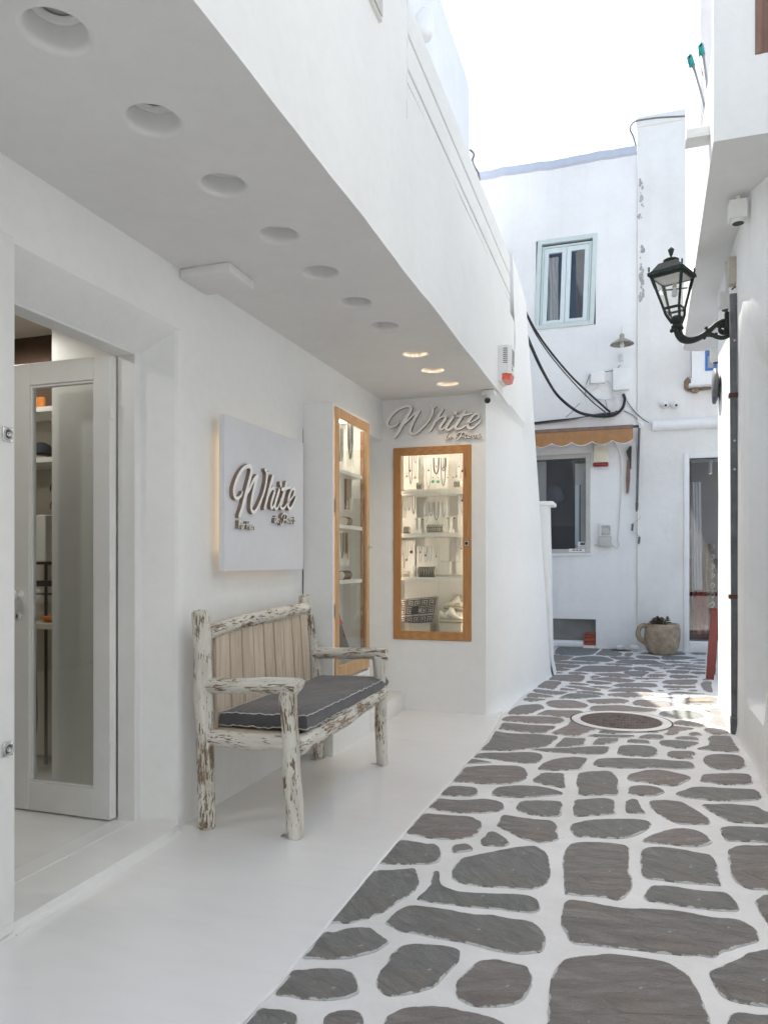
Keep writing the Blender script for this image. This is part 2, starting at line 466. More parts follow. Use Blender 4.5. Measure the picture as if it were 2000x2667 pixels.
class MB:
    def __init__(s): s.v = []; s.f = []; s.uv = []; s.has_uv = False
    def poly(s, pts, uv=None):
        b = len(s.v)
        s.v += [Vector(p) for p in pts]
        s.f.append(list(range(b, b + len(pts)))); s.uv.append(uv)
        return s
    def add(s, verts, faces):
        b = len(s.v)
        s.v += [Vector(p) for p in verts]
        for f in faces: s.f.append([b + i for i in f]); s.uv.append(None)
        return s
    def box(s, x0, x1, y0, y1, z0, z1, bev=0.0, seg=1, M=None):
        if x0 > x1: x0, x1 = x1, x0
        if y0 > y1: y0, y1 = y1, y0
        if z0 > z1: z0, z1 = z1, z0
        bm = bmesh.new()
        bmesh.ops.create_cube(bm, size=1)
        for v in bm.verts:
            v.co = Vector((x0 + (v.co.x + .5) * (x1 - x0), y0 + (v.co.y + .5) * (y1 - y0), z0 + (v.co.z + .5) * (z1 - z0)))
        if bev > 0:
            bmesh.ops.bevel(bm, geom=list(bm.edges), offset=min(bev, .45 * min(x1 - x0, y1 - y0, z1 - z0)), segments=seg, affect='EDGES', profile=0.5)
        s.from_bm(bm, M)
        return s
    def from_bm(s, bm, M=None):
        bm.verts.index_update()
        b = len(s.v)
        for v in bm.verts: s.v.append((M @ v.co) if M else v.co.copy())
        for f in bm.faces: s.f.append([b + v.index for v in f.verts]); s.uv.append(None)
        bm.free()
    def tube(s, path, r, n=8, caps=True, rough=0.0, dome=0.0, uv=True, up=None):
        path = [Vector(p) for p in path]
        rs = r if isinstance(r, (list, tuple)) else [r] * len(path)
        b = len(s.v); L = 0.0; rings = []
        ref = None; lens = []
        for i, p in enumerate(path):
            if i: L += (p - path[i - 1]).length
            lens.append(L)
            d = (path[min(i + 1, len(path) - 1)] - path[max(i - 1, 0)])
            if d.length < 1e-9: d = Vector((0, 0, 1))
            d.normalize()
            if ref is None:
                ref = Vector(up) if up else (Vector((0, 0, 1)) if abs(d.z) < .9 else Vector((1, 0, 0)))
            a = d.cross(ref)
            if a.length < 1e-6: a = d.orthogonal()
            a.normalize(); c = a.cross(d).normalized(); ref = c
            for k in range(n):
                th = 2 * math.pi * k / n
                q = a * math.cos(th) + c * math.sin(th)
                rr = rs[i]
                if rough: rr *= 1 + rough * noise.noise(Vector((q.x * 1.3 + p.x * 4, q.y * 1.3 + p.y * 4, q.z * 1.3 + p.z * 4)))
                s.v.append(p + q * rr)
        for i in range(len(path) - 1):
            for k in range(n):
                k2 = (k + 1) % n
                s.f.append([b + i * n + k, b + i * n + k2, b + (i + 1) * n + k2, b + (i + 1) * n + k])
                if uv:
                    R0 = rs[i]; cc = 2 * math.pi * R0
                    u0, u1 = cc * k / n, cc * (k + 1) / n
                    s.uv.append([(u0, lens[i]), (u1, lens[i]), (u1, lens[i + 1]), (u0, lens[i + 1])]); s.has_uv = True
                else: s.uv.append(None)
        if caps:
            for i, sg in ((0, -1), (len(path) - 1, 1)):
                d = (path[1] - path[0]) if i == 0 else (path[-1] - path[-2])
                d.normalize()
                ci = len(s.v); s.v.append(path[i] + d * sg * dome)
                for k in range(n):
                    k2 = (k + 1) % n
                    f = [b + i * n + k, b + i * n + k2, ci]
                    if i == 0: f.reverse()
                    s.f.append(f); s.uv.append([(0.02 * math.cos(k), 0.02 * math.sin(k)), (0.02 * math.cos(k + 1), 0.02 * math.sin(k + 1)), (0, 0)] if uv else None)
        return s
    def lathe(s, prof, c, n=16, axis='z', wob=0.0, caps=True):
        b = len(s.v); c = Vector(c)
        for (r, h) in prof:
            for k in range(n):
                th = 2 * math.pi * k / n
                rr = r * (1 + (wob * noise.noise(Vector((math.cos(th) * 1.2, math.sin(th) * 1.2, h * 4))) if wob else 0))
                x, y = rr * math.cos(th), rr * math.sin(th)
                s.v.append(c + (Vector((x, y, h)) if axis == 'z' else Vector((h, x, y)) if axis == 'x' else Vector((x, h, y))))
        m = len(prof)
        for i in range(m - 1):
            for k in range(n):
                k2 = (k + 1) % n
                s.f.append([b + i * n + k, b + i * n + k2, b + (i + 1) * n + k2, b + (i + 1) * n + k]); s.uv.append(None)
        for i in ((0, m - 1) if caps else ()):
            if prof[i][0] > 1e-6:
                f = [b + i * n + k for k in range(n)]
                if i == 0: f.reverse()
                s.f.append(f); s.uv.append(None)
        return s
    def prism(s, pts, d):
        """closed outline (3d points) pushed by vector d"""
        pts = [Vector(p) for p in pts]; d = Vector(d); n = len(pts); b = len(s.v)
        s.v += pts + [p + d for p in pts]
        s.f.append([b + i for i in range(n)][::-1]); s.uv.append(None)
        s.f.append([b + n + i for i in range(n)]); s.uv.append(None)
        for i in range(n):
            j = (i + 1) % n
            s.f.append([b + i, b + j, b + n + j, b + n + i]); s.uv.append(None)
        return s
    def grid(s, fn, nu, nv):
        b = len(s.v)
        for i in range(nu + 1):
            for j in range(nv + 1): s.v.append(Vector(fn(i / nu, j / nv)))
        for i in range(nu):
            for j in range(nv):
                a = b + i * (nv + 1) + j
                s.f.append([a, a + nv + 1, a + nv + 2, a + 1]); s.uv.append(None)
        return s
    def build(s, name, mat, parent=None, smooth=False, fix=True, auto=None):
        me = bpy.data.meshes.new(name)
        o0 = origin_of(parent)
        me.from_pydata([tuple(v - o0) for v in s.v], [], s.f)
        if s.has_uv:
            ul = me.uv_layers.new(name="UVMap")
            for poly, uv in zip(me.polygons, s.uv):
                if uv:
                    for li, q in zip(poly.loop_indices, uv): ul.data[li].uv = q
        me.materials.append(MATS[mat])
        if fix:
            bm = bmesh.new(); bm.from_mesh(me)
            bmesh.ops.remove_doubles(bm, verts=bm.verts, dist=1e-6)
            if fix is True: bmesh.ops.recalc_face_normals(bm, faces=bm.faces)
            bm.to_mesh(me); bm.free()
        if smooth:
            for p in me.polygons: p.use_smooth = True
            if auto is not None:
                me.set_sharp_from_angle(angle=rad(auto))
        o = bpy.data.objects.new(name, me)
        COL.objects.link(o)
        if parent: o.parent = parent
        return o
def box(name, mat, parent, x0, x1, y0, y1, z0, z1, bev=0.0, seg=1):
    return MB().box(x0, x1, y0, y1, z0, z1, bev, seg).build(name, mat, parent, smooth=bev > 0, auto=40)

def catmull(pts, k=4, closed=False):
    pts = [Vector(p) for p in pts]; n = len(pts); out = []
    rng = range(n if closed else n - 1)
    for i in rng:
        if closed: p0, p1, p2, p3 = pts[i - 1], pts[i], pts[(i + 1) % n], pts[(i + 2) % n]
        else: p0, p1, p2, p3 = pts[max(i - 1, 0)], pts[i], pts[i + 1], pts[min(i + 2, n - 1)]
        for j in range(k):
            t = j / k
            out.append(0.5 * ((2 * p1) + (p2 - p0) * t + (2 * p0 - 5 * p1 + 4 * p2 - p3) * t * t + (3 * p1 - p0 - 3 * p2 + p3) * t ** 3))
    if not closed: out.append(pts[-1])
    return out

def holed(mb, u0, u1, w0, w1, holes, P, depth=None):
    """rectangle u0..u1 x w0..w1 with rectangular holes; P(u, w, d) gives the point; depth pushes reveals in by d"""
    us = sorted({u0, u1, *[h[0] for h in holes], *[h[1] for h in holes]})
    ws = sorted({w0, w1, *[h[2] for h in holes], *[h[3] for h in holes]})
    us = [u for u in us if u0 <= u <= u1]; ws = [w for w in ws if w0 <= w <= w1]
    for a, b in zip(us, us[1:]):
        for c, d in zip(ws, ws[1:]):
            mu, mw = (a + b) / 2, (c + d) / 2
            if any(h[0] < mu < h[1] and h[2] < mw < h[3] for h in holes): continue
            mb.poly([P(a, c, 0), P(b, c, 0), P(b, d, 0), P(a, d, 0)])
    for h in holes:
        dp = h[4] if len(h) > 4 else depth
        if not dp: continue
        a, b, c, d = h[:4]
        c_ = max(c, w0)
        mb.poly([P(a, c_, 0), P(a, d, 0), P(a, d, dp), P(a, c_, dp)])
        mb.poly([P(b, c_, 0), P(b, d, 0), P(b, d, dp), P(b, c_, dp)])
        mb.poly([P(a, d, 0), P(b, d, 0), P(b, d, dp), P(a, d, dp)])
        if c > w0: mb.poly([P(a, c, 0), P(b, c, 0), P(b, c, dp), P(a, c, dp)])
    return mb
STONES = """
-952,3036 -887,3054 -820,3049 -791,3055 -757,3014 -736,2945 -729,2891 -753,2854 -812,2826 -874,2810 -947,2793 -950,2874
-946,2712 -881,2746 -824,2778 -799,2781 -778,2741 -760,2701 -749,2638 -750,2588 -766,2528 -786,2469 -803,2413 -825,2375 -851,2333 -895,2296 -926,2288 -945,2285 -951,2395 -950,2501 -949,2601
-939,2053 -936,2110 -944,2206 -912,2224 -871,2266 -828,2286 -798,2281 -761,2253 -730,2225 -726,2206 -743,2160 -775,2124 -815,2091 -869,2068 -908,2060
-939,1853 -933,1911 -940,1970 -922,1987 -877,2013 -812,2031 -773,2022 -745,1995 -729,1962 -719,1932 -741,1902 -771,1881 -813,1867 -862,1857 -892,1858
-946,1714 -945,1752 -946,1781 -919,1786 -877,1797 -848,1792 -832,1775 -810,1729 -802,1698 -918,1659 -945,1684
-759,1776 -764,1809 -751,1832 -719,1846 -689,1852 -673,1835 -661,1809 -647,1750 -724,1724
-692,2004 -697,2042 -693,2098 -696,2155 -681,2205 -652,2234 -613,2245 -548,2255 -508,2248 -495,2222 -491,2194 -501,2144 -512,2086 -527,2031 -566,1987 -609,1957 -639,1948 -672,1969
-608,1827 -605,1865 -582,1899 -528,1931 -468,1944 -397,1942 -353,1940 -326,1929 -296,1901 -289,1804 -588,1705
-709,2688 -719,2737 -725,2779 -710,2787 -695,2730 -682,2690 -660,2665 -612,2641 -553,2647 -484,2659 -395,2683 -349,2687 -321,2670 -303,2636 -299,2599 -314,2566 -349,2558 -398,2552 -432,2553 -486,2544 -575,2535 -656,2529 -721,2539 -715,2593 -708,2659
-775,2336 -766,2407 -751,2451 -730,2479 -680,2488 -623,2492 -565,2488 -498,2490 -444,2502 -422,2497 -377,2494 -324,2496 -289,2471 -265,2429 -256,2384 -258,2331 -279,2302 -335,2279 -385,2277 -436,2285 -489,2293 -552,2295 -616,2295 -672,2301 -710,2300 -737,2316
-650,2776 -662,2835 -659,2902 -643,2950 -577,3020 -520,3075 -466,3122 -404,3162 -377,3165 -331,3116 -315,3051 -299,2956 -293,2872 -297,2818 -324,2768 -367,2737 -414,2733 -461,2724 -518,2712 -579,2712 -619,2726 -644,2747
-465,2029 -472,2073 -461,2116 -450,2156 -435,2199 -404,2221 -377,2228 -327,2222 -293,2218 -280,2190 -269,2158 -269,2107 -275,2064 -283,2042 -313,2008 -337,1993 -378,1980 -413,1979 -443,1992 -456,2008
-262,3130 -249,3226 -219,3265 -140,3295 -61,3304 -15,3286 -8,3242 -10,3135 -8,3021 4,2956 4,2889 -13,2813 -42,2756 -84,2762 -139,2755 -178,2747 -213,2749 -230,2755 -244,2896 -259,3019
37,3221 50,3279 95,3317 153,3323 221,3315 282,3299 311,3286 322,3212 317,3129 316,3037 311,2996 245,2991 177,2979 108,2980 68,2977 40,3006 36,3100
46,2833 61,2894 78,2921 140,2935 196,2932 261,2930 322,2939 344,2905 354,2836 345,2799 289,2781 227,2775 154,2773 101,2782 58,2780 45,2799
-224,2557 -223,2663 -209,2698 -159,2704 -82,2697 -18,2696 57,2718 141,2734 203,2730 263,2719 334,2731 366,2712 387,2674 387,2630 380,2595 351,2567 298,2517 263,2485 236,2444 200,2444 144,2432 79,2423 22,2420 -44,2412 -102,2409 -151,2398 -181,2408 -201,2461 -220,2511
-207,1961 -213,2038 -218,2132 -218,2193 -203,2257 -178,2303 -128,2333 -62,2366 -6,2373 50,2375 104,2369 134,2342 159,2310 172,2263 184,2201 190,2134 193,2094 185,1994 -203,1865
218,2356 249,2394 295,2447 342,2501 382,2535 421,2549 460,2521 434,2333 393,2240 351,2223 311,2218 267,2219 237,2239 224,2280 218,2321
377,3334 397,3404 447,3453 511,3470 575,3482 611,3412 573,3168 530,3050 476,3015 410,3003 382,3037 368,3077 368,3179
415,2889 439,2943 468,2967 515,2962 502,2829 458,2720 431,2734 421,2790
239,2109 249,2146 272,2165 320,2170 358,2172 363,2086 227,2041
-920,4508 -904,4591 -838,4631 -749,4667 -647,4713 -576,4724 -530,4695 -518,4641 -521,4556 -540,4482 -591,4451 -647,4460 -738,4470 -813,4495 -877,4493
-934,4337 -926,4435 -874,4439 -821,4420 -790,4406 -822,4388 -872,4360
-922,3961 -921,4077 -922,4236 -884,4283 -798,4337 -701,4370 -621,4376 -580,4325 -558,4246 -554,4152 -578,4071 -638,4011 -708,3983 -781,3968 -858,3971
-931,3718 -928,3807 -919,3874 -853,3891 -785,3893 -759,3832 -755,3773 -783,3737 -852,3720
-937,3509 -932,3579 -928,3646 -872,3650 -793,3672 -718,3710 -661,3716 -609,3686 -593,3645 -588,3593 -615,3552 -658,3514 -720,3488 -796,3475 -864,3474
-946,3154 -942,3242 -942,3338 -935,3408 -878,3418 -797,3428 -721,3437 -682,3409 -655,3385 -643,3334 -643,3265 -658,3187 -693,3158 -747,3126 -826,3114 -893,3130
-710,3025 -714,3051 -695,3080 -664,3098 -637,3076 -628,3046 -652,3015 -685,2992 -701,2996
-615,3162 -608,3218 -599,3269 -577,3277 -542,3247 -493,3179 -507,3127 -543,3112 -597,3107
-581,3370 -579,3443 -574,3508 -507,3500 -426,3497 -374,3503 -342,3493 -322,3449 -309,3362 -299,3278 -327,3241 -363,3215 -418,3222 -466,3251 -514,3301 -556,3336
-681,3797 -685,3888 -652,3946 -573,3996 -489,4013 -415,3999 -352,3962 -338,3942 -347,3909 -423,3854 -511,3810 -601,3779 -650,3788
-533,3665 -529,3726 -493,3757 -427,3784 -349,3797 -327,3780 -319,3683 -318,3580 -380,3556 -445,3557 -503,3586 -524,3606
-511,4109 -500,4205 -477,4280 -427,4297 -376,4307 -358,4277 -344,4154 -336,4036 -383,4042 -446,4064
-513,4373 -499,4482 -461,4576 -399,4653 -333,4694 -257,4686 -263,4601 -266,4481 -288,4415 -338,4393 -432,4350 -497,4345
-607,4799 -518,4851 -406,4903 -309,4961 -210,5016 -134,5026 -139,4946 -148,4867 -174,4814 -256,4787 -339,4780 -438,4770 -525,4778
-83,4919 -78,5044 -53,5091 18,5125 104,5131 153,5090 160,4985 147,4892 112,4851 31,4833 -37,4831 -82,4854
209,4927 215,4994 248,5035 324,5061 365,5062 382,5014 361,4963 359,4891 312,4870 259,4864 220,4888
411,4880 438,4975 490,5035 566,5061 630,5053 648,4987 644,4836 638,4795 590,4728 510,4676 450,4686 425,4750
-212,4538 -208,4633 -184,4696 -97,4745 17,4772 137,4795 249,4793 333,4800 354,4726 342,4658 283,4618 195,4601 93,4580 -22,4531 -125,4520
-277,4109 -288,4288 -259,4365 -185,4414 -122,4435 -90,4378 -69,4268 -62,4138 -69,4001 -144,3972 -206,3942 -261,3948 -264,4049
-24,4376 28,4454 79,4527 143,4559 205,4544 264,4508 305,4474 314,4437 272,4337 239,4277 192,4248 128,4255 63,4278 -9,4284
364,4435 381,4530 452,4578 546,4614 619,4626 635,4596 634,4525 622,4435 559,4393 476,4365 404,4385 361,4393
-16,4090 -11,4155 27,4194 86,4213 137,4194 167,4141 145,4083 93,4036 37,4027 -8,4042
219,4118 257,4181 301,4248 361,4285 435,4293 526,4302 605,4318 629,4295 630,4224 618,4161 566,4116 483,4082 390,4057 320,4062 250,4068
-272,3789 -268,3843 -230,3869 -142,3918 -97,3914 -79,3881 -74,3747 -75,3689 -143,3655 -215,3614 -252,3610 -265,3665
-27,3871 -22,3910 9,3955 31,3937 41,3875 53,3798 62,3748 24,3736 -18,3734 -28,3797
84,3926 114,3970 180,3987 233,3980 263,3940 300,3871 330,3804 346,3735 335,3686 284,3663 224,3643 185,3662 138,3731 109,3799 89,3854
333,3963 383,3989 460,4018 533,4024 583,4016 606,3965 638,3915 657,3855 618,3794 546,3762 487,3750 429,3755 392,3816 353,3889
-257,3409 -262,3469 -239,3508 -191,3559 -115,3601 -38,3628 39,3645 74,3636 88,3601 72,3534 42,3471 3,3414 -50,3373 -112,3358 -180,3349 -228,3338
43,3371 80,3447 120,3512 165,3557 210,3588 259,3588 299,3557 322,3499 325,3445 290,3395 252,3373 198,3368 133,3367 78,3362
377,3620 395,3664 451,3691 519,3701 585,3708 629,3689 608,3539 556,3522 502,3514 436,3498 390,3494 380,3548
-909,4677 -899,4897 -910,5116 -913,5228 -851,5209 -747,5206 -649,5238 -559,5233 -479,5217 -485,5116 -504,5002 -520,4919 -577,4849 -641,4798 -714,4729 -804,4704
-905,5329 -910,5488 -889,5529 -806,5523 -724,5518 -617,5527 -522,5536 -530,5454 -554,5369 -578,5291 -653,5275 -744,5275 -840,5304
-937,5643 -922,5733 -882,5794 -777,5811 -653,5845 -534,5848 -496,5815 -477,5734 -507,5629 -572,5601 -678,5582 -788,5589 -901,5600
-928,5879 -913,6153 -874,6249 -812,6304 -740,6345 -702,6285 -677,6198 -709,6080 -751,5949 -801,5884 -870,5861
-703,5909 -680,6023 -639,6115 -538,6137 -424,6174 -376,6151 -362,6098 -392,6013 -447,5892 -516,5880 -603,5905
-693,6430 -667,6536 -594,6597 -486,6619 -412,6554 -341,6448 -361,6328 -431,6264 -532,6239 -623,6249 -670,6338
-891,6485 -882,6603 -802,6606 -708,6591 -742,6502 -799,6448
-882,6650 -885,6845 -832,6853 -745,6817 -652,6751 -682,6679 -793,6666
-867,6964 -861,7088 -772,7064 -642,7039 -553,7017 -594,6868 -700,6857 -796,6900
-531,5295 -490,5436 -445,5610 -428,5785 -393,5867 -372,5752 -324,5684 -269,5637 -214,5575 -272,5447 -328,5325 -367,5254 -450,5270
-472,4910 -454,5045 -430,5190 -357,5195 -294,5208 -297,5098 -295,5020 -365,4971 -426,4930
-244,5057 -233,5146 -219,5233 -166,5259 -106,5270 -79,5266 -92,5180 -132,5113 -195,5074
-289,5294 -243,5353 -169,5363 -84,5386 20,5406 2,5349 -46,5313 -142,5286 -228,5286
-221,5420 -187,5522 -137,5569 -61,5582 -5,5561 30,5518 -23,5462 -109,5418 -183,5411
-371,6671 -260,6755 -106,6824 -17,6762 -50,6631 -147,6568 -281,6524 -344,6577
-323,6288 -298,6407 -204,6460 -57,6513 16,6471 117,6455 205,6404 150,6299 44,6260 -97,6229 -237,6178 -304,6215
-606,6686 -568,6852 -519,6957 -413,6963 -315,6946 -257,6883 -308,6794 -430,6716 -554,6680
-492,7042 -423,7128 -323,7109 -238,7036 -235,6953 -316,6960 -416,7012
-143,7093 -79,7139 58,7185 177,7174 227,7127 174,7050 48,6951 -77,6909 -188,6954 -202,7023
5,6649 39,6795 116,6852 230,6858 311,6818 333,6673 291,6546 190,6512 89,6536 31,6572
206,6250 248,6360 342,6430 454,6440 518,6384 544,6251 512,6151 417,6109 312,6109 221,6173
199,6973 267,7043 360,7055 416,7036 341,6973 264,6948
402,6739 428,6970 467,7053 704,7179 736,6982 698,6824 555,6747
303,5943 347,6036 412,6023 473,5983 518,5915 500,5854 436,5833 363,5863 307,5887
360,6496 407,6585 415,6534 372,6468
473,6566 515,6608 548,6578 517,6536
555,6501 602,6556 637,6637 687,6645 687,6487 673,6258 666,6047 655,5919 593,5917 556,5994 542,6046 583,6139 609,6309 605,6440
491,5779 528,5822 596,5829 642,5798 654,5696 613,5647 540,5623 504,5691
382,5591 410,5639 446,5642 467,5575 425,5533 384,5533
254,5779 272,5817 347,5803 435,5776 384,5712 324,5631 301,5534 233,5503 212,5514 239,5573 253,5684
277,5421 328,5486 399,5495 431,5455 431,5400 380,5391 310,5387
176,5256 196,5322 262,5352 343,5352 411,5347 427,5313 391,5236 348,5170 322,5119 262,5142 196,5171
46,5349 74,5430 123,5475 196,5479 215,5420 191,5347 132,5336 85,5334
-28,5228 -11,5288 60,5293 110,5274 117,5204 47,5186 -22,5189
45,5615 102,5627 166,5686 186,5631 180,5553 124,5529 88,5574
396,5149 471,5249 487,5333 496,5471 529,5567 590,5593 643,5599 648,5494 652,5335 655,5230 644,5146 568,5127 487,5130
-858,7212 -847,7422 -825,7612 -744,7614 -658,7589 -667,7366 -684,7139 -748,7161 -820,7181
-806,7728 -789,7914 -771,8044 -675,8097 -548,8140 -482,8123 -458,8051 -459,7793 -486,7647 -566,7649 -669,7664 -743,7673
-784,8161 -784,8263 -704,8255 -719,8154
-648,8234 -616,8330 -522,8333 -440,8264 -425,8197 -496,8157 -588,8159
-845,8491 -825,8608 -733,8589 -637,8512 -669,8400 -744,8346 -819,8379
-888,8891 -833,8956 -694,8922 -557,8889 -585,8688 -637,8609 -737,8638 -863,8640
-901,9056 -881,9189 -751,9211 -578,9220 -405,9208 -348,9158 -414,9029 -580,8993 -749,8984
-921,9226 -973,9780 -889,9767 -792,9720 -688,9677 -716,9440 -757,9281
-969,10114 -982,10559 -926,10847 -736,10930 -534,10977 -391,10966 -418,10608 -447,10161 -493,9940 -613,9780 -796,9759 -937,9873
-712,9331 -671,9567 -574,9738 -432,9817 -322,9776 -246,9634 -198,9431 -271,9280 -390,9261 -582,9289
-438,9958 -413,10257 -374,10488 -267,10435 -113,10272 -128,9981 -199,9863 -289,9888
-361,10673 -338,10887 -220,10889 -80,10860 -59,10505 -172,10423 -269,10523
-599,8423 -556,8618 -512,8839 -393,8924 -262,8948 -147,8961 -26,8919 30,8813 -48,8578 -171,8450 -292,8410 -447,8387
-426,7657 -413,7749 -327,7763 -226,7724 -168,7671 -222,7574 -333,7570
-591,7507 -561,7588 -475,7583 -372,7510 -438,7442 -538,7469
-612,7339 -568,7399 -463,7389 -336,7320 -265,7236 -295,7163 -396,7172 -510,7263
-639,7133 -624,7233 -547,7207 -461,7150 -524,7087 -592,7098
-381,7416 -294,7459 -218,7439 -162,7387 -227,7313 -310,7351
-406,7963 -400,8070 -358,8138 -295,8052 -336,7976
-405,7871 -336,7961 -236,8062 -133,8054 -16,8001 48,7912 -22,7768 -128,7756 -271,7806
-383,8266 -289,8326 -138,8393 -39,8298 -9,8148 -89,8069 -207,8108 -299,8158
-291,9090 -268,9164 -151,9183 15,9145 -18,9030 -132,9011
-186,9260 -134,9488 -92,9574 63,9626 269,9622 314,9461 391,9317 355,9219 225,9215 77,9166 -55,9188
-82,8480 -51,8565 57,8613 164,8590 185,8512 144,8332 105,8186 25,8185 -42,8297
10,8076 112,8136 243,8169 322,8164 297,8085 167,8027 67,8019
154,8282 191,8430 266,8466 358,8431 334,8288 259,8227 179,8210
-175,7508 -129,7638 -46,7726 86,7780 204,7781 245,7693 224,7551 117,7506 -18,7470 -133,7454
11,8807 59,8947 155,8960 217,8875 260,8739 281,8676 181,8654 88,8652
149,9105 241,9201 354,9206 484,9262 474,9104 381,9073 253,9043
298,8964 362,9004 457,9017 421,8901 342,8874
358,8713 408,8788 524,8815 605,8784 598,8621 523,8557 404,8557
375,8250 398,8433 488,8463 604,8459 675,8350 575,8239 458,8190
286,7823 323,8014 410,8083 555,8156 632,8157 634,8059 595,7856 517,7793 395,7789
287,7550 303,7689 391,7705 512,7728 590,7740 581,7626 482,7563 370,7556
87,7867 165,7927 250,7940 252,7883 164,7854
-210,7171 -177,7309 -111,7395 16,7438 129,7432 179,7355 190,7251 73,7204 -82,7193
304,7160 352,7317 412,7366 513,7350 635,7310 544,7260 415,7197
640,7871 685,8052 758,8100 742,7859 727,7631 713,7417 660,7461 644,7647
459,8895 508,9078 603,9097 692,9034 795,8977 780,8901 665,8886 544,8893
598,8678 642,8779 763,8790 748,8616 658,8586
52,9885 84,10068 210,10078 323,9975 341,9756 203,9709 99,9749
351,9908 389,10114 515,10156 673,10154 802,10021 654,9860 493,9719 375,9730
-274,9838 -184,9845 -60,9910 55,9734 -40,9628 -179,9567
-87,10034 -62,10289 26,10318 3,10025 -24,9921
104,10261 181,10455 588,10677 658,10614 667,10326 519,10237 340,10217 177,10203
318,9567 490,9660 682,9549 595,9473 429,9431
681,9760 793,9906 867,9894 851,9710 778,9721
430,9264 558,9393 717,9359 815,9294 710,9272 531,9200
687,9503 786,9618 842,9603 830,9463 757,9459
522,9184 668,9233 809,9229 798,9100 682,9111
736,10555 817,10667 935,10663 914,10425 779,10404
231,8556 301,8590 337,8545 283,8516
229,7380 259,7411 299,7341 256,7314
314,7472 381,7516 477,7484 390,7425
500,7449 538,7525 589,7521 581,7422 530,7418
684,8199 717,8261 784,8232 750,8156 693,8137
1004,10359 1036,10369 974,9751 949,9742
890,9255 909,9137 878,8829 842,8759
-380,10807 -202,10819 -26,10831 -6,10478 -176,10422 -366,10402
"""
# ================================================================ SETTING
# ground to the horizon
g = MB().box(-200, 200, -200, 200, -0.3, -0.03).build("ground", "far_ground")
tag(g, kind="structure")

# white painted joint sheet of the alley, with every flagstone as a piece of its own
def sheet_fn(u, v):
    x = -3.0 + 6.6 * u; y = -4.0 + 15.0 * v
    return (x, y, 0.0012 * noise.noise(Vector((x * 2, y * 2, 0))) - 0.0006)
paving = MB().grid(sheet_fn, 60, 130).build("paving", "joint_paint", smooth=True)
tag(paving, kind="structure")

def stone_mesh(pts, i):
    n0 = len(pts)
    c = sum((Vector((a, b, 0)) for a, b in pts), Vector()) / n0
    per = sum((Vector((*pts[k], 0)) - Vector((*pts[k - 1], 0))).length for k in range(n0))
    sub = 3 if c.y < 4.2 else 2
    ring = catmull([(a, b, 0) for a, b in pts], sub, closed=True)
    out = []
    for p in ring:
        j = 0.0035 if c.y < 4 else 0.004
        p = p + Vector((noise.noise(p * 23) * j * 1.3 + noise.noise(p * 60) * j * .7, noise.noise(p * 23 + Vector((5, 5, 5))) * j * 1.3, 0))
        out.append(p)
    m = MB(); n = len(out); e = 0.004
    tz = 0.0045 + 0.002 * R.random()
    V0 = []
    for p in out: V0.append(Vector((p.x, p.y, -0.006)))
    for p in out: V0.append(Vector((p.x, p.y, tz - 0.003)))
    mind = min((Vector((c.x - p.x, c.y - p.y, 0))).length for p in out)
    for p in out:
        d = Vector((c.x - p.x, c.y - p.y, 0)); d.normalize()
        V0.append(Vector((p.x, p.y, tz)) + d * e)
    e2 = min(.030, mind * .5)
    for p in out:
        d = Vector((c.x - p.x, c.y - p.y, 0)); d.normalize()
        V0.append(Vector((p.x, p.y, tz)) + d * e2)
    F = []
    for k in range(n):
        k2 = (k + 1) % n
        F.append([k, k2, n + k2, n + k]); F.append([n + k, n + k2, 2 * n + k2, 2 * n + k]); F.append([2 * n + k, 2 * n + k2, 3 * n + k2, 3 * n + k])
    F.append([3 * n + k for k in range(n)])
    if sum(out[k - 1].x * out[k].y - out[k].x * out[k - 1].y for k in range(n)) < 0: F = [f[::-1] for f in F]
    m.add(V0, F); m.has_uv = True
    lev = lambda q: (0.0, 0.0, 0.12, max(.8, e2 / .030))[q // n]
    m.uv = [[(lev(q), 0) for q in f] for f in F]
    m.v = [v - Vector((c.x, c.y, 0)) for v in m.v]
    return m, c
for i, line in enumerate(STONES.strip().split("\n")):
    pts = [tuple(float(q) / 1000 for q in w.split(",")) for w in line.split()]
    if sum(1 for p in pts if 6.55 < p[1] < 7.1 and .2 < p[0] < .75) == len(pts) and False: continue
    m, c = stone_mesh(pts, i)
    o = m.build("paving_stone", "slate", fix=False)
    o.parent = paving
    o.location = (c.x, c.y, 0)
# extra flagstones just outside the frame, same kind
for (cx, cy, a, b) in ((-0.62, 1.45, .24, .12), (-0.1, 1.3, .2, .16), (0.38, 1.32, .19, .13), (-0.55, 1.05, .2, .14), (0.0, 0.95, .26, .1), (0.5, 1.0, .14, .15),
                       (-0.7, .6, .16, .17), (-.25, .55, .2, .14), (.3, .55, .22, .16), (.95, 7.6, .13, .2), (1.15, 8.2, .18, .12), (1.2, 8.8, .16, .2), (1.3, 9.5, .2, .18),
                       (1.25, 10.1, .2, .14), (-1.3, 8.8, .2, .14), (-1.4, 9.4, .24, .2), (-1.35, 10.1, .2, .2)):
    pts = []
    for k in range(12):
        th = -2 * math.pi * k / 12
        rr = 1 + .12 * R.uniform(-1, 1)
        pts.append((cx + a * rr * abs(math.cos(th)) ** .7 * (1 if math.cos(th) > 0 else -1), cy + b * rr * abs(math.sin(th)) ** .7 * (1 if math.sin(th) > 0 else -1)))
    m, c = stone_mesh(pts, 0)
    o = m.build("paving_stone", "slate", fix=False); o.parent = paving; o.location = (c.x, c.y, 0)

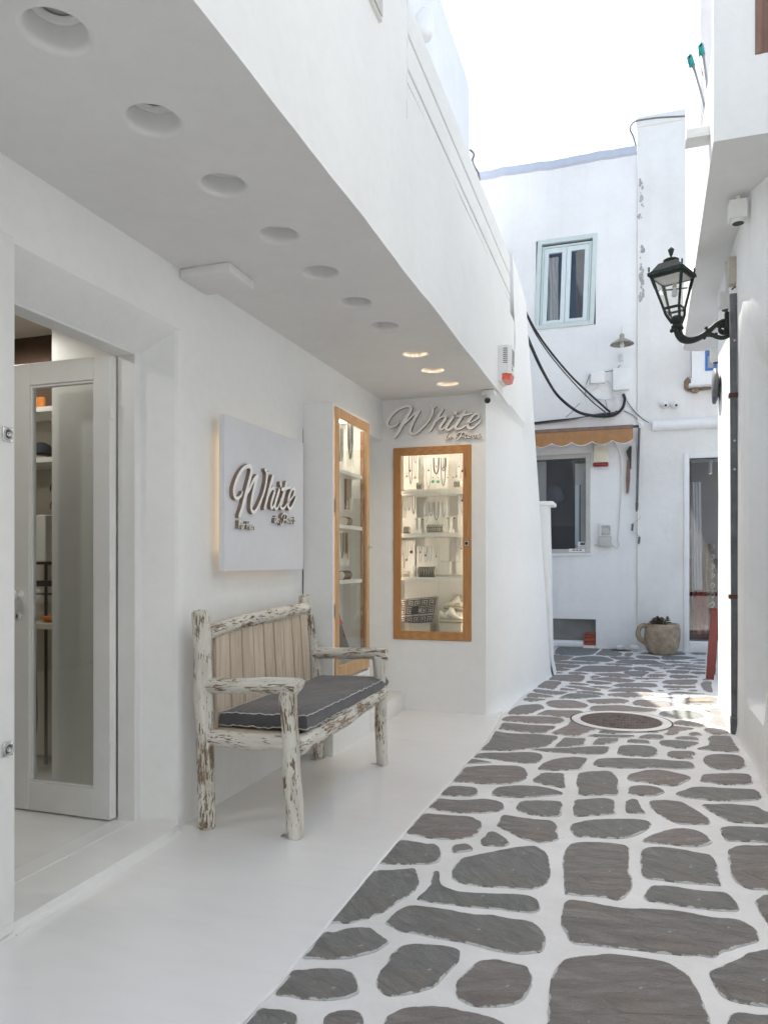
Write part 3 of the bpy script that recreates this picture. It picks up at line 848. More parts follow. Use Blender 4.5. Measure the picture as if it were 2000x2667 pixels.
# glossy painted walkway under the shop's soffit
edge = [(-.955, -4), (-.955, 1.0), (-.953, 1.717), (-.942, 1.874), (-.944, 2.289), (-.947, 2.79), (-.943, 3.17), (-.94, 3.41), (-.923, 3.96), (-.926, 4.28), (-.913, 4.67), (-.93, 5.2), (-.955, 5.64), (-.975, 5.9), (-1.02, 6.15)]
el = catmull([(a, b, 0) for a, b in edge], 6)
el = [Vector((p.x + 0.004 * noise.noise(p * 9) + 0.002 * noise.noise(p * 40), p.y, 0)) for p in el]
m = MB()
for a, b in zip(el, el[1:]):
    xs = [-2.05, -1.5, -1.15, -1.02]
    def zz(x, y): return 0.012 + 0.0012 * noise.noise(Vector((x * 1.5, y * 1.5, 3)))
    for x0, x1 in zip(xs, xs[1:]): m.poly([(x0, a.y, zz(x0, a.y)), (x1, a.y, zz(x1, a.y)), (x1, b.y, zz(x1, b.y)), (x0, b.y, zz(x0, b.y))])
    ax, bx = a.x - .006, b.x - .006
    m.poly([(xs[-1], a.y, zz(xs[-1], a.y)), (ax, a.y, zz(ax, a.y)), (bx, b.y, zz(bx, b.y)), (xs[-1], b.y, zz(xs[-1], b.y))])
    m.poly([(ax, a.y, zz(ax, a.y)), (a.x, a.y, .006), (b.x, b.y, .006), (bx, b.y, zz(bx, b.y))])
    m.poly([(a.x, a.y, .006), (a.x, a.y, -.01), (b.x, b.y, -.01), (b.x, b.y, .006)])
walk = m.build("walkway", "floor_paint", smooth=True, auto=30)
tag(walk, kind="structure")

# ================================================================ SHOP BUILDING (left)
shop = root("shop_building", "white rendered shop building with a deep soffit over its glossy walkway", "building", (-1.925, 3, 0))
XW, ZS, YC = -1.925, 2.52, 5.73
# street wall with the doorway and the recessed entrance
m = MB()
def wob(y, z, a=.006): return a * noise.noise(Vector((y * 1.3, z * 1.3, 2)))
def gridwall(m, y0, y1, z0, z1, X, n=.15, a=.006, f=None):
    ny = max(1, int((y1 - y0) / n)); nz = max(1, int((z1 - z0) / n))
    m.grid(lambda u, v: (X + (wob(y0 + (y1 - y0) * u, z0 + (z1 - z0) * v, a) if 0 < u < 1 and 0 < v < 1 else 0), y0 + (y1 - y0) * u, z0 + (z1 - z0) * v), ny, nz)
gridwall(m, -4, 1.93, 0, ZS, XW)
gridwall(m, 1.93, 2.905, 2.25, ZS, XW)
gridwall(m, 2.905, 4.86, 0, ZS, XW)
gridwall(m, 4.86, YC, 2.19, ZS, XW)
prof = [(-1.925, 2.905, 2.25), (-1.9275, 2.889, 2.2485), (-1.935, 2.874, 2.243), (-1.946, 2.865, 2.234), (-2.091, 2.812, 2.135)]
for a, b in zip(prof, prof[1:]):
    m.poly([(b[0], b[1], 0), (a[0], a[1], 0), (a[0], a[1], a[2]), (b[0], b[1], b[2])])
    m.poly([(a[0], 1.93, a[2]), (b[0], 1.93, b[2]), (b[0], b[1], b[2]), (a[0], a[1], a[2])])
m.poly([(XW, 1.93, 0), (-2.091, 1.93, 0), (-2.091, 1.93, 2.135), (XW, 1.93, 2.25)])
# recessed entrance
m.poly([(XW, 4.86, 0), (-2.45, 4.86, 0), (-2.45, 4.86, 2.19), (XW, 4.86, 2.19)])
m.poly([(XW, 4.86, 2.19), (-2.45, 4.86, 2.19), (-2.45, YC, 2.19), (XW, YC, 2.19)])
m.poly([(-2.45, 4.86, 0), (-2.45, YC, 0), (-2.45, YC, 2.19), (-2.45, 4.86, 2.19)])
m.build("wall", "plaster", shop, smooth=True, auto=35, fix=False)

# wall that carries the front display case
m = MB()
holed(m, -2.45, -1.075, 0, ZS, [(-1.83, -1.188, .578, 2.127, .30)], lambda u, w, d: (u, YC + d, w))
m.build("case_wall", "plaster", shop)
# small plinth step in front of the recessed entrance
MB().box(-2.4, -1.728, 4.83, 5.728, 0, .15, .012, 2).build("entrance_plinth", "paint_white", shop, smooth=True, auto=40)

# soffit with round sinkings for the lights
LX = [(-1.357, 1.492), (-1.355, 1.885), (-1.355, 2.287), (-1.351, 2.707), (-1.342, 3.115), (-1.330, 3.532), (-1.313, 3.936), (-1.299, 4.525), (-1.294, 4.946), (-1.287, 5.353)]
LX_ALL = [(-1.357, .28), (-1.357, .68), (-1.357, 1.09)] + LX
m = MB(); HR = .092; CR = .13; NS = 32
ysl = [-4.0]
for lx, ly in LX_ALL: ysl += [ly - CR, ly + CR]
ysl.append(YC)
def sz(x, y): return ZS
def sof_edge(y):   # slightly wavering hand-trowelled arris
    return -.972 + .006 * noise.noise(Vector((y * 1.7, 0, 4))) + .0025 * noise.noise(Vector((y * 7, 0, 4)))
for i in range(len(ysl) - 1):
    a, b = ysl[i], ysl[i + 1]
    if i % 2 == 0:
        k = max(1, int((b - a) / .1)); segs = [a + (b - a) * j / k for j in range(k + 1)]
        for p, q in zip(segs, segs[1:]):
            m.poly([(XW, p, ZS), (sof_edge(p), p, ZS), (sof_edge(q), q, ZS), (XW, q, ZS)])
    else:
        lx, ly = LX_ALL[i // 2]
        m.poly([(XW, a, ZS), (lx - CR, a, ZS), (lx - CR, b, ZS), (XW, b, ZS)])
        k = 3; segs = [a + (b - a) * j / k for j in range(k + 1)]
        for p, q in zip(segs, segs[1:]): m.poly([(lx + CR, p, ZS), (sof_edge(p), p, ZS), (sof_edge(q), q, ZS), (lx + CR, q, ZS)])
        for j in range(NS):
            t0, t1 = 2 * math.pi * j / NS, 2 * math.pi * (j + 1) / NS
            def sq(t):
                c, s = math.cos(t), math.sin(t); k = CR / max(abs(c), abs(s))
                return (lx + c * k, ly + s * k, ZS)
            m.poly([(lx + HR * math.cos(t0), ly + HR * math.sin(t0), ZS), sq(t0), sq(t1), (lx + HR * math.cos(t1), ly + HR * math.sin(t1), ZS)])
m.build("soffit", "soffit_paint", shop)
# shallow boxed lump in the soffit above the bench
MB().box(-1.925, -1.668, 2.865, 3.10, 2.475, 2.5215, .012, 2).build("soffit_boxing", "soffit_paint", shop, smooth=True, auto=40)

# parapet face over the walkway; beyond y=3.255 it is lower and carries boards
def pface(m, y0, y1, z0, z1, a=.006):
    ny = max(2, int((y1 - y0) / .07)); nz = max(1, int((z1 - z0) / .15))
    def fn(u, v):
        y = y0 + (y1 - y0) * u; z = z0 + (z1 - z0) * v
        x = sof_edge(y) + .008 * noise.noise(Vector((y * .9, z * 1.1, 9))) * min(1, v * 3)
        if v == 0: x = sof_edge(y)
        return (x, y, z)
    m.grid(fn, ny, nz)
m = MB()
# small rounded arris between soffit and face
pface(m, -4, 3.255, ZS, 9.0); pface(m, 3.255, 6.30, ZS, 3.40)  # near face raised far out of view to shade the lane
m.poly([(-.97, 3.255, 3.40), (-1.25, 3.255, 3.40), (-1.25, 3.255, 9), (-.97, 3.255, 9)])
m.poly([(-.97, 3.255, 3.40), (-1.12, 3.255, 3.40), (-1.12, 6.3, 3.40), (-.97, 6.3, 3.40)])
m.box(-1.25, -1.02, -4, 6.55, 2.60, 3.33)
m.box(-1.25, -1.02, -4, 3.25, 3.33, 9.0)
m.build("parapet", "plaster", shop, smooth=True, auto=35, fix=False)
m = MB().box(-1.20, -1.012, 3.257, 6.28, 3.345, 3.775).build("parapet_core", "slot_dark", shop)  # dark colour paints the shade in the gaps between the boards
for (za, zb) in ((3.40, 3.458), (3.474, 3.618), (3.634, 3.79)):
    MB().box(-1.03, -.972, 3.257, 6.285, za, zb, .004).build("parapet_board", "plaster", shop)
# small slit window high in the near wall
MB().box(-.985, -.955, 2.62, 2.852, 3.393, 3.50, .003).build("slit_window_frame", "plastic_white", shop)
MB().box(-.9535, -.95, 2.60, 2.835, 3.403, 3.50).build("slit_window_shade", "plastic_grey", shop)

# battered side wall beyond the case, running up to the pier
def w2x(y, z):
    t = (y - YC) / (7.94 - YC)
    near = -1.075 if z < 2.50 else (-.975 if z > 2.54 else -1.075 + .1 * (z - 2.5) / .04)
    far = -.80 - .26 * z / 4.0
    s = t * t * (3 - 2 * t) * .35 + t * .65
    x = near + (far - near) * s
    x += (.10 * math.exp(-z / .035) * max(0, 1 - abs(t - .12) / .35) * .9 + .02 * math.exp(-z / .03)) * min(1, t * 14)
    return x + .006 * noise.noise(Vector((y * 1.4, z * 1.2, 7))) * (1 if t > .02 else 0)
m = MB()
zs_ = [0, .012, .03, .06, .1, .2, .5, .8, 1.1, 1.4, 1.7, 2.0, 2.3, 2.5, 2.54, 2.7, 2.95, 3.2, 3.35]
ys_ = [YC + (7.94 - YC) * i / 26 for i in range(27)]
for za, zb in zip(zs_, zs_[1:]):
    for ya, yb in zip(ys_, ys_[1:]):
        if za >= 2.54 and yb < 6.3: continue
        m.poly([(w2x(ya, za), ya, za), (w2x(yb, za), yb, za), (w2x(yb, zb), yb, zb), (w2x(ya, zb), ya, zb)])
for za, zb in zip([3.35, 3.7, 3.96, 4.0], [3.7, 3.96, 4.0]):
    for ya, yb in zip(ys_, ys_[1:]):
        if ya < 6.62: continue
        dx = .012 if zb == 4.0 else 0
        m.poly([(w2x(ya, za), ya, za), (w2x(yb, za), yb, za), (w2x(yb, zb) - dx, yb, zb), (w2x(ya, zb) - dx, ya, zb)])
y0_ = next(y for y in ys_ if y >= 6.62)
for za, zb in ((3.2, 3.35), (3.35, 3.7), (3.7, 4.0)):
    m.poly([(w2x(y0_, za), y0_, za), (-1.5, y0_, za), (-1.5, y0_, zb), (w2x(y0_, zb), y0_, zb)])
m.poly([(w2x(y0_, 4.0) - .012, y0_, 4.0), (w2x(7.94, 4) - .012, 7.94, 4.0), (-1.5, 7.94, 4.0), (-1.5, y0_, 4.0)])
m.poly([(-1.05, 5.9, 3.35), (w2x(y0_, 3.35), y0_, 3.35), (-1.5, y0_, 3.35), (-1.5, 5.9, 3.35)])
for za, zb in zip(zs_ + [3.7], zs_[1:] + [3.7, 4.0]):
    if zb > za: m.poly([(w2x(7.94, za), 7.94, za), (-2.6, 7.94, za), (-2.6, 7.94, zb), (w2x(7.94, zb), 7.94, zb)])
m.build("side_wall", "plaster", shop, smooth=True, auto=35, fix="merge")

# upper storey set back, with a rounded far corner at its head
m = MB()
XU = -1.9
def us_y(z): return 9.05 - .10 * max(0, z - 6.95)
zsU = [0, 3.3, 4.2, 5.0, 5.6, 6.2, 6.7, 7.0, 7.15, 7.24, 7.28]
xo = {7.15: -.01, 7.24: -.05, 7.28: -.14}
for za, zb in zip(zsU, zsU[1:]):
    ny = 12
    for i in range(ny if za >= 3.2 else 0):
        ya, yb = 2.0 + (us_y(za) - 2.0) * i / ny, 2.0 + (us_y(za) - 2.0) * (i + 1) / ny
        yc_, yd = 2.0 + (us_y(zb) - 2.0) * i / ny, 2.0 + (us_y(zb) - 2.0) * (i + 1) / ny
        m.poly([(XU + xo.get(za, 0), ya, za), (XU + xo.get(za, 0), yb, za), (XU + xo.get(zb, 0), yd, zb), (XU + xo.get(zb, 0), yc_, zb)])
    m.poly([(XU + xo.get(za, 0), us_y(za), za), (-6, us_y(za), za), (-6, us_y(zb), zb), (XU + xo.get(zb, 0), us_y(zb), zb)])
m.poly([(XU, 7.8, 0), (XU, 9.05, 0), (XU, 9.05, 3.3), (XU, 7.8, 3.3)])
m.poly([(XU - .14, 2.0, 7.28), (XU - .14, us_y(7.28), 7.28), (-6, us_y(7.28), 7.28), (-6, 2.0, 7.28)])
m.build("upper_storey", "plaster_old", shop, smooth=True, auto=35, fix="merge")
MB().box(-5.5, -2.6, 4, 9.0, 7.281, 11.4).build("sun_blocker", "plaster_old", shop)  # unseen mass added on the roof to keep sun off the right wall
MB().box(-5.5, -2.6, 9.0, 9.9, 0, 11.4).build("sun_blocker_end", "plaster_old", shop)  # far end of that added block, also out of view
# terrace slab / roofs and rear walls keep daylight out of the rooms
MB().box(-6, -1.26, -4, 7.9, 2.62, 2.75).build("terrace_slab", "plaster", shop)
MB().box(-6.1, -6, -4, 7.9, 0, 6.4).build("rear_wall", "plaster", shop)
MB().box(-6, -2.62, 7.8, 7.9, 0, 6.4).build("far_end_wall", "plaster", shop)
MB().box(-6, -1.26, -4.1, -4, 0, 6.6).build("near_end_wall", "plaster", shop)

# shop interior seen through the open door
m = MB()
holed(m, -3.9, 4.8, .035, 2.45, [(1.96, 2.80, .035, 2.16)], lambda u, w, d: (-2.21, u, w))
m.poly([(-5.9, -3.9, 2.45), (-2.21, -3.9, 2.45), (-2.21, 4.8, 2.45), (-5.9, 4.8, 2.45)])
m.poly([(-5.9, 4.8, 0), (-2.21, 4.8, 0), (-2.21, 4.8, 2.45), (-5.9, 4.8, 2.45)])
m.poly([(-5.9, -3.9, 0), (-5.9, 4.8, 0), (-5.9, 4.8, 2.45), (-5.9, -3.9, 2.45)])
m.poly([(-5.9, -3.9, 0), (-2.21, -3.9, 0), (-2.21, -3.9, 2.45), (-5.9, -3.9, 2.45)])
m.build("interior_lining", "shop_wall", shop)
MB().box(ony(136, 1100, 3.02).x, -2.22, 3.02, 3.06, .035, 2.44).build("interior_partition", "paint_white", shop)
MB().box(-3.3, -2.66, 3.28, 3.30, 2.02, 2.45).build("dim_interior_sheet", "shop_brown", shop)  # brown sheet paints the dark of the shop beyond the partition
# raised threshold floor running out as a low step
m = MB()
hs = .047
outl = [(-5.9, -3.9), (-2.10, -3.9), (-2.10, -.2), (-1.873, -.2), (-1.873, 2.66), (-1.877, 2.74), (-1.89, 2.81), (-1.935, 2.87), (-2.10, 2.87), (-2.10, 4.8), (-5.9, 4.8)]
m.poly([(a, b, hs) for a, b in outl])
for i in range(1, 8):
    a, b = outl[i], outl[i + 1]
    d = Vector((b[1] - a[1], a[0] - b[0], 0)).normalized()
    m.poly([(a[0], a[1], hs), (a[0], a[1], .02), (b[0], b[1], .02), (b[0], b[1], hs)])
    m.poly([(a[0], a[1], .02), (a[0] + .02, a[1], .0125), (b[0] + .02, b[1], .0125), (b[0], b[1], .02)])
m.build("door_step", "floor_paint", shop)
for (lx_, ly_) in ((-2.75, 1.75), (-3.1, 2.85)):  # wide lamps without fixtures, added to brighten the partition behind the door
    ld = bpy.data.lights.new("shop_fill_lamp", 'SPOT'); ld.energy = 9; ld.color = (1, .94, .87); ld.shadow_soft_size = .08; ld.spot_size = rad(172); ld.spot_blend = .3
    lo = bpy.data.objects.new("shop_fill_lamp", ld); COL.objects.link(lo); lo.location = (lx_, ly_, 2.42)
# joint strip of the threshold
MB().box(-2.187, -2.095, 1.93, 2.76, hs, hs + .004, .001).build("door_threshold", "paint_white", shop)

# door frame, door leaf standing open inwards
fr = MB().box(-2.187, -2.091, 2.778, 2.84, .035, 2.193, .004).box(-2.187, -2.092, 1.93, 2.778, 2.126, 2.193, .004)
fr.build("door_frame", "paint_white", shop, smooth=True, auto=30)
dY0, dY1 = 2.732, 2.775
leaf = MB()
for bx in ((-2.279, -2.190, .055, 2.121), (-2.737, -2.639, .055, 2.121), (-2.639, -2.279, 2.018, 2.121), (-2.639, -2.279, .055, .186)):
    leaf.box(bx[0], bx[1], dY0, dY1, bx[2], bx[3], .003)
leaf = leaf.build("door", "paint_white", shop, smooth=True, auto=30)
tag(leaf, "white glazed door leaf standing open inwards")
bead = MB()
for bx in ((-2.289, -2.279, .186, 2.018), (-2.639, -2.629, .186, 2.018), (-2.629, -2.289, 2.008, 2.018), (-2.629, -2.289, .186, .196)):
    bead.box(bx[0], bx[1], dY0 + .008, dY1 - .008, bx[2], bx[3], .002)
bead.build("glazing_bead", "paint_white", leaf)
MB().box(-2.630, -2.288, 2.751, 2.755, .195, 2.009).build("glass_pane", "glass_door", leaf)
MB().lathe([(.022, 0), (.022, -.006), (.010, -.008), (.010, -.03), (.022, -.036), (.028, -.05), (.024, -.064), (.01, -.07), (0, -.071)], (-2.691, dY0, 1.049), 16, 'y').build("handle", "plastic_white", leaf, smooth=True)
MB().lathe([(.020, 0), (.020, -.005), (.012, -.008), (0, -.008)], (-2.701, dY0, .950), 16, 'y').build("keyhole_plate", "plastic_white", leaf, smooth=True)
MB().box(-2.704, -2.698, dY0 - .0095, dY0 - .0075, .941, .959).build("keyhole", "black_plastic", leaf)
for z in (1.88, 1.118, .356):
    MB().box(-2.194, -2.183, dY0 - .006, dY0 + .02, z - .045, z + .045, .003).build("hinge", "paint_white", leaf)

# white shutter board folded back on the near side with two flush ring latches
sh = root("shutter_board", "tall white shutter board at the left edge with two square chrome ring latches", "shutter", (-1.86, 1.5, .02))
MB().box(-1.905, -1.862, .45, 1.868, .022, 2.236, .004).build("board", "paint_white", sh, smooth=True, auto=30)
MB().box(-1.862, -1.858, .45, 1.851, .06, 2.20, .0015).build("panel_face", "paint_white", sh)
for z in (1.602, .613):
    f = MB().box(-1.858, -1.8525, 1.813, 1.853, z - .023, z + .023, .004, 2).build("latch", "chrome", sh, smooth=True, auto=30)
    MB().lathe([(.0175, .0), (.0185, .003), (.0165, .005), (.0135, .003), (.013, .0)], (-1.8523, 1.833, z), 20, 'x').build("latch_ring", "steel", f, smooth=True)
    MB().lathe([(.009, .0), (.009, .004), (.006, .005), (.005, .002), (0, .002)], (-1.8523, 1.833, z), 14, 'x').build("latch_button", "steel", f, smooth=True)

# recessed downlights
words_ = ["nearest", "second", "third", "fourth", "fifth", "sixth", "seventh", "eighth", "ninth", "tenth"]
for i, (lx, ly) in enumerate(LX_ALL):
    lit = i - 3 >= 7
    if i < 3: lab = ["unlit round downlight in the soffit, farthest back behind the camera", "unlit round downlight in the soffit, middle one behind the camera", "unlit round downlight in the soffit, just beyond the top of the picture"][i]
    elif lit: lab = ["lit warm downlight in the white soffit, first of the three glowing ones", "lit warm downlight in the white soffit, middle one of the three glowing ones", "lit warm downlight in the white soffit, glowing closest to the front display case"][i - 10]
    else: lab = f"unlit round downlight sunk in the white soffit, {words_[i - 3]} from the camera"
    t_ = root("downlight", lab, "ceiling light", (lx, ly, ZS), "downlights sunk in the soffit")
    pr = [(HR, 0), (.086, .0008), (.081, .003), (.0775, .0075), (.0755, .013), (.074, .020), (.071, .038), (.068, .056), (.065, .066)]
    b = MB().lathe(pr, (lx, ly, ZS), NS, caps=False)
    b.build("reflector", "soffit_paint", t_, smooth=True)
    MB().lathe([(.066, .064), (.063, .060), (.054, .060), (.052, .066), (.049, .062), (.044, .062), (.042, .072)], (lx, ly, ZS), 24, caps=False).build("trim_ring", "plastic_white", t_, smooth=True)
    MB().lathe([(.044, .074), (.044, .078), (0, .078)], (lx, ly, ZS), 20).build("lens", "bulb_warm" if lit else "plastic_grey", t_, smooth=True)
    MB().box(lx - .09, lx + .09, ly - .09, ly + .09, ZS + .080, ZS + .084).build("housing", "plastic_grey", t_)
    if lit:
        ld = bpy.data.lights.new("downlight_lamp", 'SPOT'); ld.energy = 3.6; ld.color = (1, .74, .46); ld.shadow_soft_size = .035; ld.spot_size = rad(125); ld.spot_blend = .7
        lo = bpy.data.objects.new("downlight_lamp", ld); COL.objects.link(lo); lo.parent = t_; lo.location = (0, 0, .060)
# ================================================================ LOG BENCH
bench = root("log_bench", "rustic log bench with flaking white paint standing against the shop wall", "bench", (-1.6, 3.53, .012))
def log(name, pts, r0, r1, parent, n=18, sub=8, rough=.13, wobble=.006, seed=0, dome=.006):
    P = catmull([Vector(p) for p in pts], sub)
    k = len(P)
    if k < 12:
        Q = []
        for a, b in zip(P, P[1:]): Q += [a.lerp(b, j / 3) for j in range(3)]
        P = Q + [P[-1]]
        k = len(P)
    for i in range(1, k - 1):
        q = P[i] * 6 + Vector((seed * 3.3, 0, 0))
        P[i] = P[i] + Vector((noise.noise(q), noise.noise(q + Vector((9, 0, 0))), noise.noise(q + Vector((0, 9, 0))))) * wobble
    rs = [(r0 + (r1 - r0) * i / (k - 1)) * (1 + .035 * noise.noise(P[i] * 9 + Vector((seed, 2, 0)))) for i in range(k)]
    # chamfered ends
    Pe = [P[0], P[0].lerp(P[1], .25)] + P[1:-1] + [P[-1].lerp(P[-2], .25), P[-1]]
    re_ = [rs[0] * .86, rs[0]] + rs[1:-1] + [rs[-1], rs[-1] * .86]
    return MB().tube(Pe, re_, n, True, rough, dome).build(name, "peeling_paint", parent, smooth=True, auto=50)
FZ = .012
log("rear_post", [(-1.80, 2.895, FZ), (-1.805, 2.885, .5), (-1.815, 2.868, .985)], .039, .042, bench, seed=1)
log("rear_post", [(-1.80, 4.145, FZ), (-1.80, 4.12, .45), (-1.82, 3.985, 1.005)], .036, .036, bench, seed=2)
log("front_post", [(-1.375, 2.915, FZ), (-1.38, 2.885, .35), (-1.385, 2.862, .655)], .037, .039, bench, seed=3)
log("front_post", [(-1.385, 4.125, FZ), (-1.38, 4.08, .35), (-1.375, 4.03, .665)], .034, .034, bench, seed=4)
log("armrest", [(-1.815, 2.885, .652), (-1.6, 2.875, .662), (-1.42, 2.868, .672), (-1.335, 2.866, .668)], .034, .039, bench, seed=5)
log("armrest", [(-1.81, 4.075, .655), (-1.6, 4.06, .668), (-1.40, 4.035, .675), (-1.325, 4.03, .672)], .034, .031, bench, seed=6)
log("side_rail", [(-1.80, 2.895, .418), (-1.6, 2.892, .415), (-1.40, 2.89, .42)], .036, .036, bench, seed=7)
log("side_rail", [(-1.80, 4.11, .415), (-1.6, 4.10, .415), (-1.40, 4.09, .42)], .032, .032, bench, seed=8)
log("front_rail", [(-1.375, 2.93, .40), (-1.365, 3.3, .415), (-1.37, 3.7, .43), (-1.37, 4.07, .445)], .043, .040, bench, seed=9, sub=8)
log("rear_rail", [(-1.80, 2.92, .41), (-1.80, 4.10, .415)], .032, .032, bench, seed=10)
log("top_rail", [(-1.80, 2.90, .885), (-1.80, 3.2, .912), (-1.80, 3.6, .925), (-1.815, 3.99, .93)], .030, .037, bench, seed=11, sub=8, rough=.16)
ss = [2.958, 3.085, 3.200, 3.316, 3.431, 3.546, 3.660, 3.772, 3.884, 3.985]
for i, (a, b) in enumerate(zip(ss, ss[1:])):
    b -= .008
    zt = .885 + .03 * min(1, i / 6)
    lean0, lean1 = (a - 2.95) * -.03, (b - 2.95) * -.03
    zl = [.42, zt]
    m = MB()
    P = [(a - lean0 + .02, .42), (b - lean1 + .02, .42), (b + lean1, zt), (a + lean0, zt)]
    bm = bmesh.new()
    vv = []
    for X in (-1.808, -1.790):
        vv.append([bm.verts.new((X + .0015 * (i % 3 - 1), y, z)) for y, z in P])
    bm.faces.new(vv[0][::-1]); bm.faces.new(vv[1])
    for j in range(4): bm.faces.new([vv[0][j], vv[0][(j + 1) % 4], vv[1][(j + 1) % 4], vv[1][j]])
    bmesh.ops.bevel(bm, geom=list(bm.edges), offset=.0022, segments=2, affect='EDGES')
    m.from_bm(bm)
    o = m.build("backrest_slat", "slat_wood", bench, smooth=True, auto=40)
MB().box(-1.785, -1.41, 2.93, 4.09, .425, .446, .003).build("seat_board", "slat_wood", bench)
for (x, y, s) in ((-1.41, 2.915, -1), (-1.42, 4.13, -1), (-1.80, 4.10, 1)):
    MB().box(x - .03, x + .01, y - .012, y + .012, FZ, FZ + .003).box(x + .004, x + .008, y - .012, y + .012, FZ, FZ + .035).build("floor_bracket", "steel", bench)

# seat cushion with frayed piping
cu = root("seat_cushion", "charcoal box cushion with pale frayed piping lying on the log bench", "cushion", (-1.6, 3.5, .46))
bm = bmesh.new()
bmesh.ops.create_grid(bm, x_segments=22, y_segments=40, size=.5)
top = {}
x0, x1, y0, y1 = -1.775, -1.355, 2.985, 4.105
def cush(u, v, z):
    """u,v in 0..1, z 0 bottom..1 top"""
    e = min(u, 1 - u, v, 1 - v)
    puff = .014 * min(1, e * 7) ** .5
    x = x0 + (x1 - x0) * u + .004 * noise.noise(Vector((u * 6, v * 9, 1)))
    y = y0 + (y1 - y0) * v + .004 * noise.noise(Vector((u * 6, v * 9, 5)))
    zz = .452 + .062 * z + (.008 if v > .85 else 0) * ((v - .85) / .15 if v > .85 else 0)
    zz += .010 * u * (1 if z else 1)
    if z > .99: zz += puff + .006 * noise.noise(Vector((u * 3, v * 5, 2)))
    return Vector((x, y, zz))
bm.free()
m = MB(); NU, NV = 18, 40
m.grid(lambda u, v: cush(u, v, 1.0), NU, NV)
m.grid(lambda u, v: cush(u, v, 0.0), 2, 4)
def rim(k):
    k = k % 1.0 * 4
    if k < 1: return (k, 0)
    if k < 2: return (1, k - 1)
    if k < 3: return (3 - k, 1)
    return (0, 4 - k)
def sidef(u, w):
    a, b = rim(u)
    p = cush(a, b, w * .995)
    c = Vector(((x0 + x1) / 2, (y0 + y1) / 2, 0))
    d = Vector((p.x - c.x, (p.y - c.y) * .37, 0)).normalized()
    out = .010 * math.sin(math.pi * w) + .003 * noise.noise(Vector((a * 9, b * 14, w * 3)))
    dd = Vector((1 if a > .999 else -1 if a < .001 else 0, 1 if b > .999 else -1 if b < .001 else 0, 0))
    return p + dd * out
m.grid(sidef, 160, 5)
m.build("cover", "cushion_fabric", cu, smooth=True, auto=60)
for w_, nm in ((1.0, "piping"), (0.06, "piping")):
    pts = []
    for i in range(241):
        a, b = rim(i / 240)
        p = cush(a, b, w_ * .99)
        dd = Vector((1 if a > .999 else -1 if a < .001 else 0, 1 if b > .999 else -1 if b < .001 else 0, 0)) * .007
        q = p + dd + Vector((0, 0, .002 + .008 * noise.noise(Vector((a * 14, b * 30, w_ * 7))))) + dd * .7 * noise.noise(Vector((a * 22, b * 44, 3)))
        pts.append(q)
    MB().tube(pts, [.0022 + .0016 * noise.noise(p * 60) for p in pts], 5, False).build(nm, "fabric_white" if w_ > .5 else "fabric_white", cu, smooth=True)

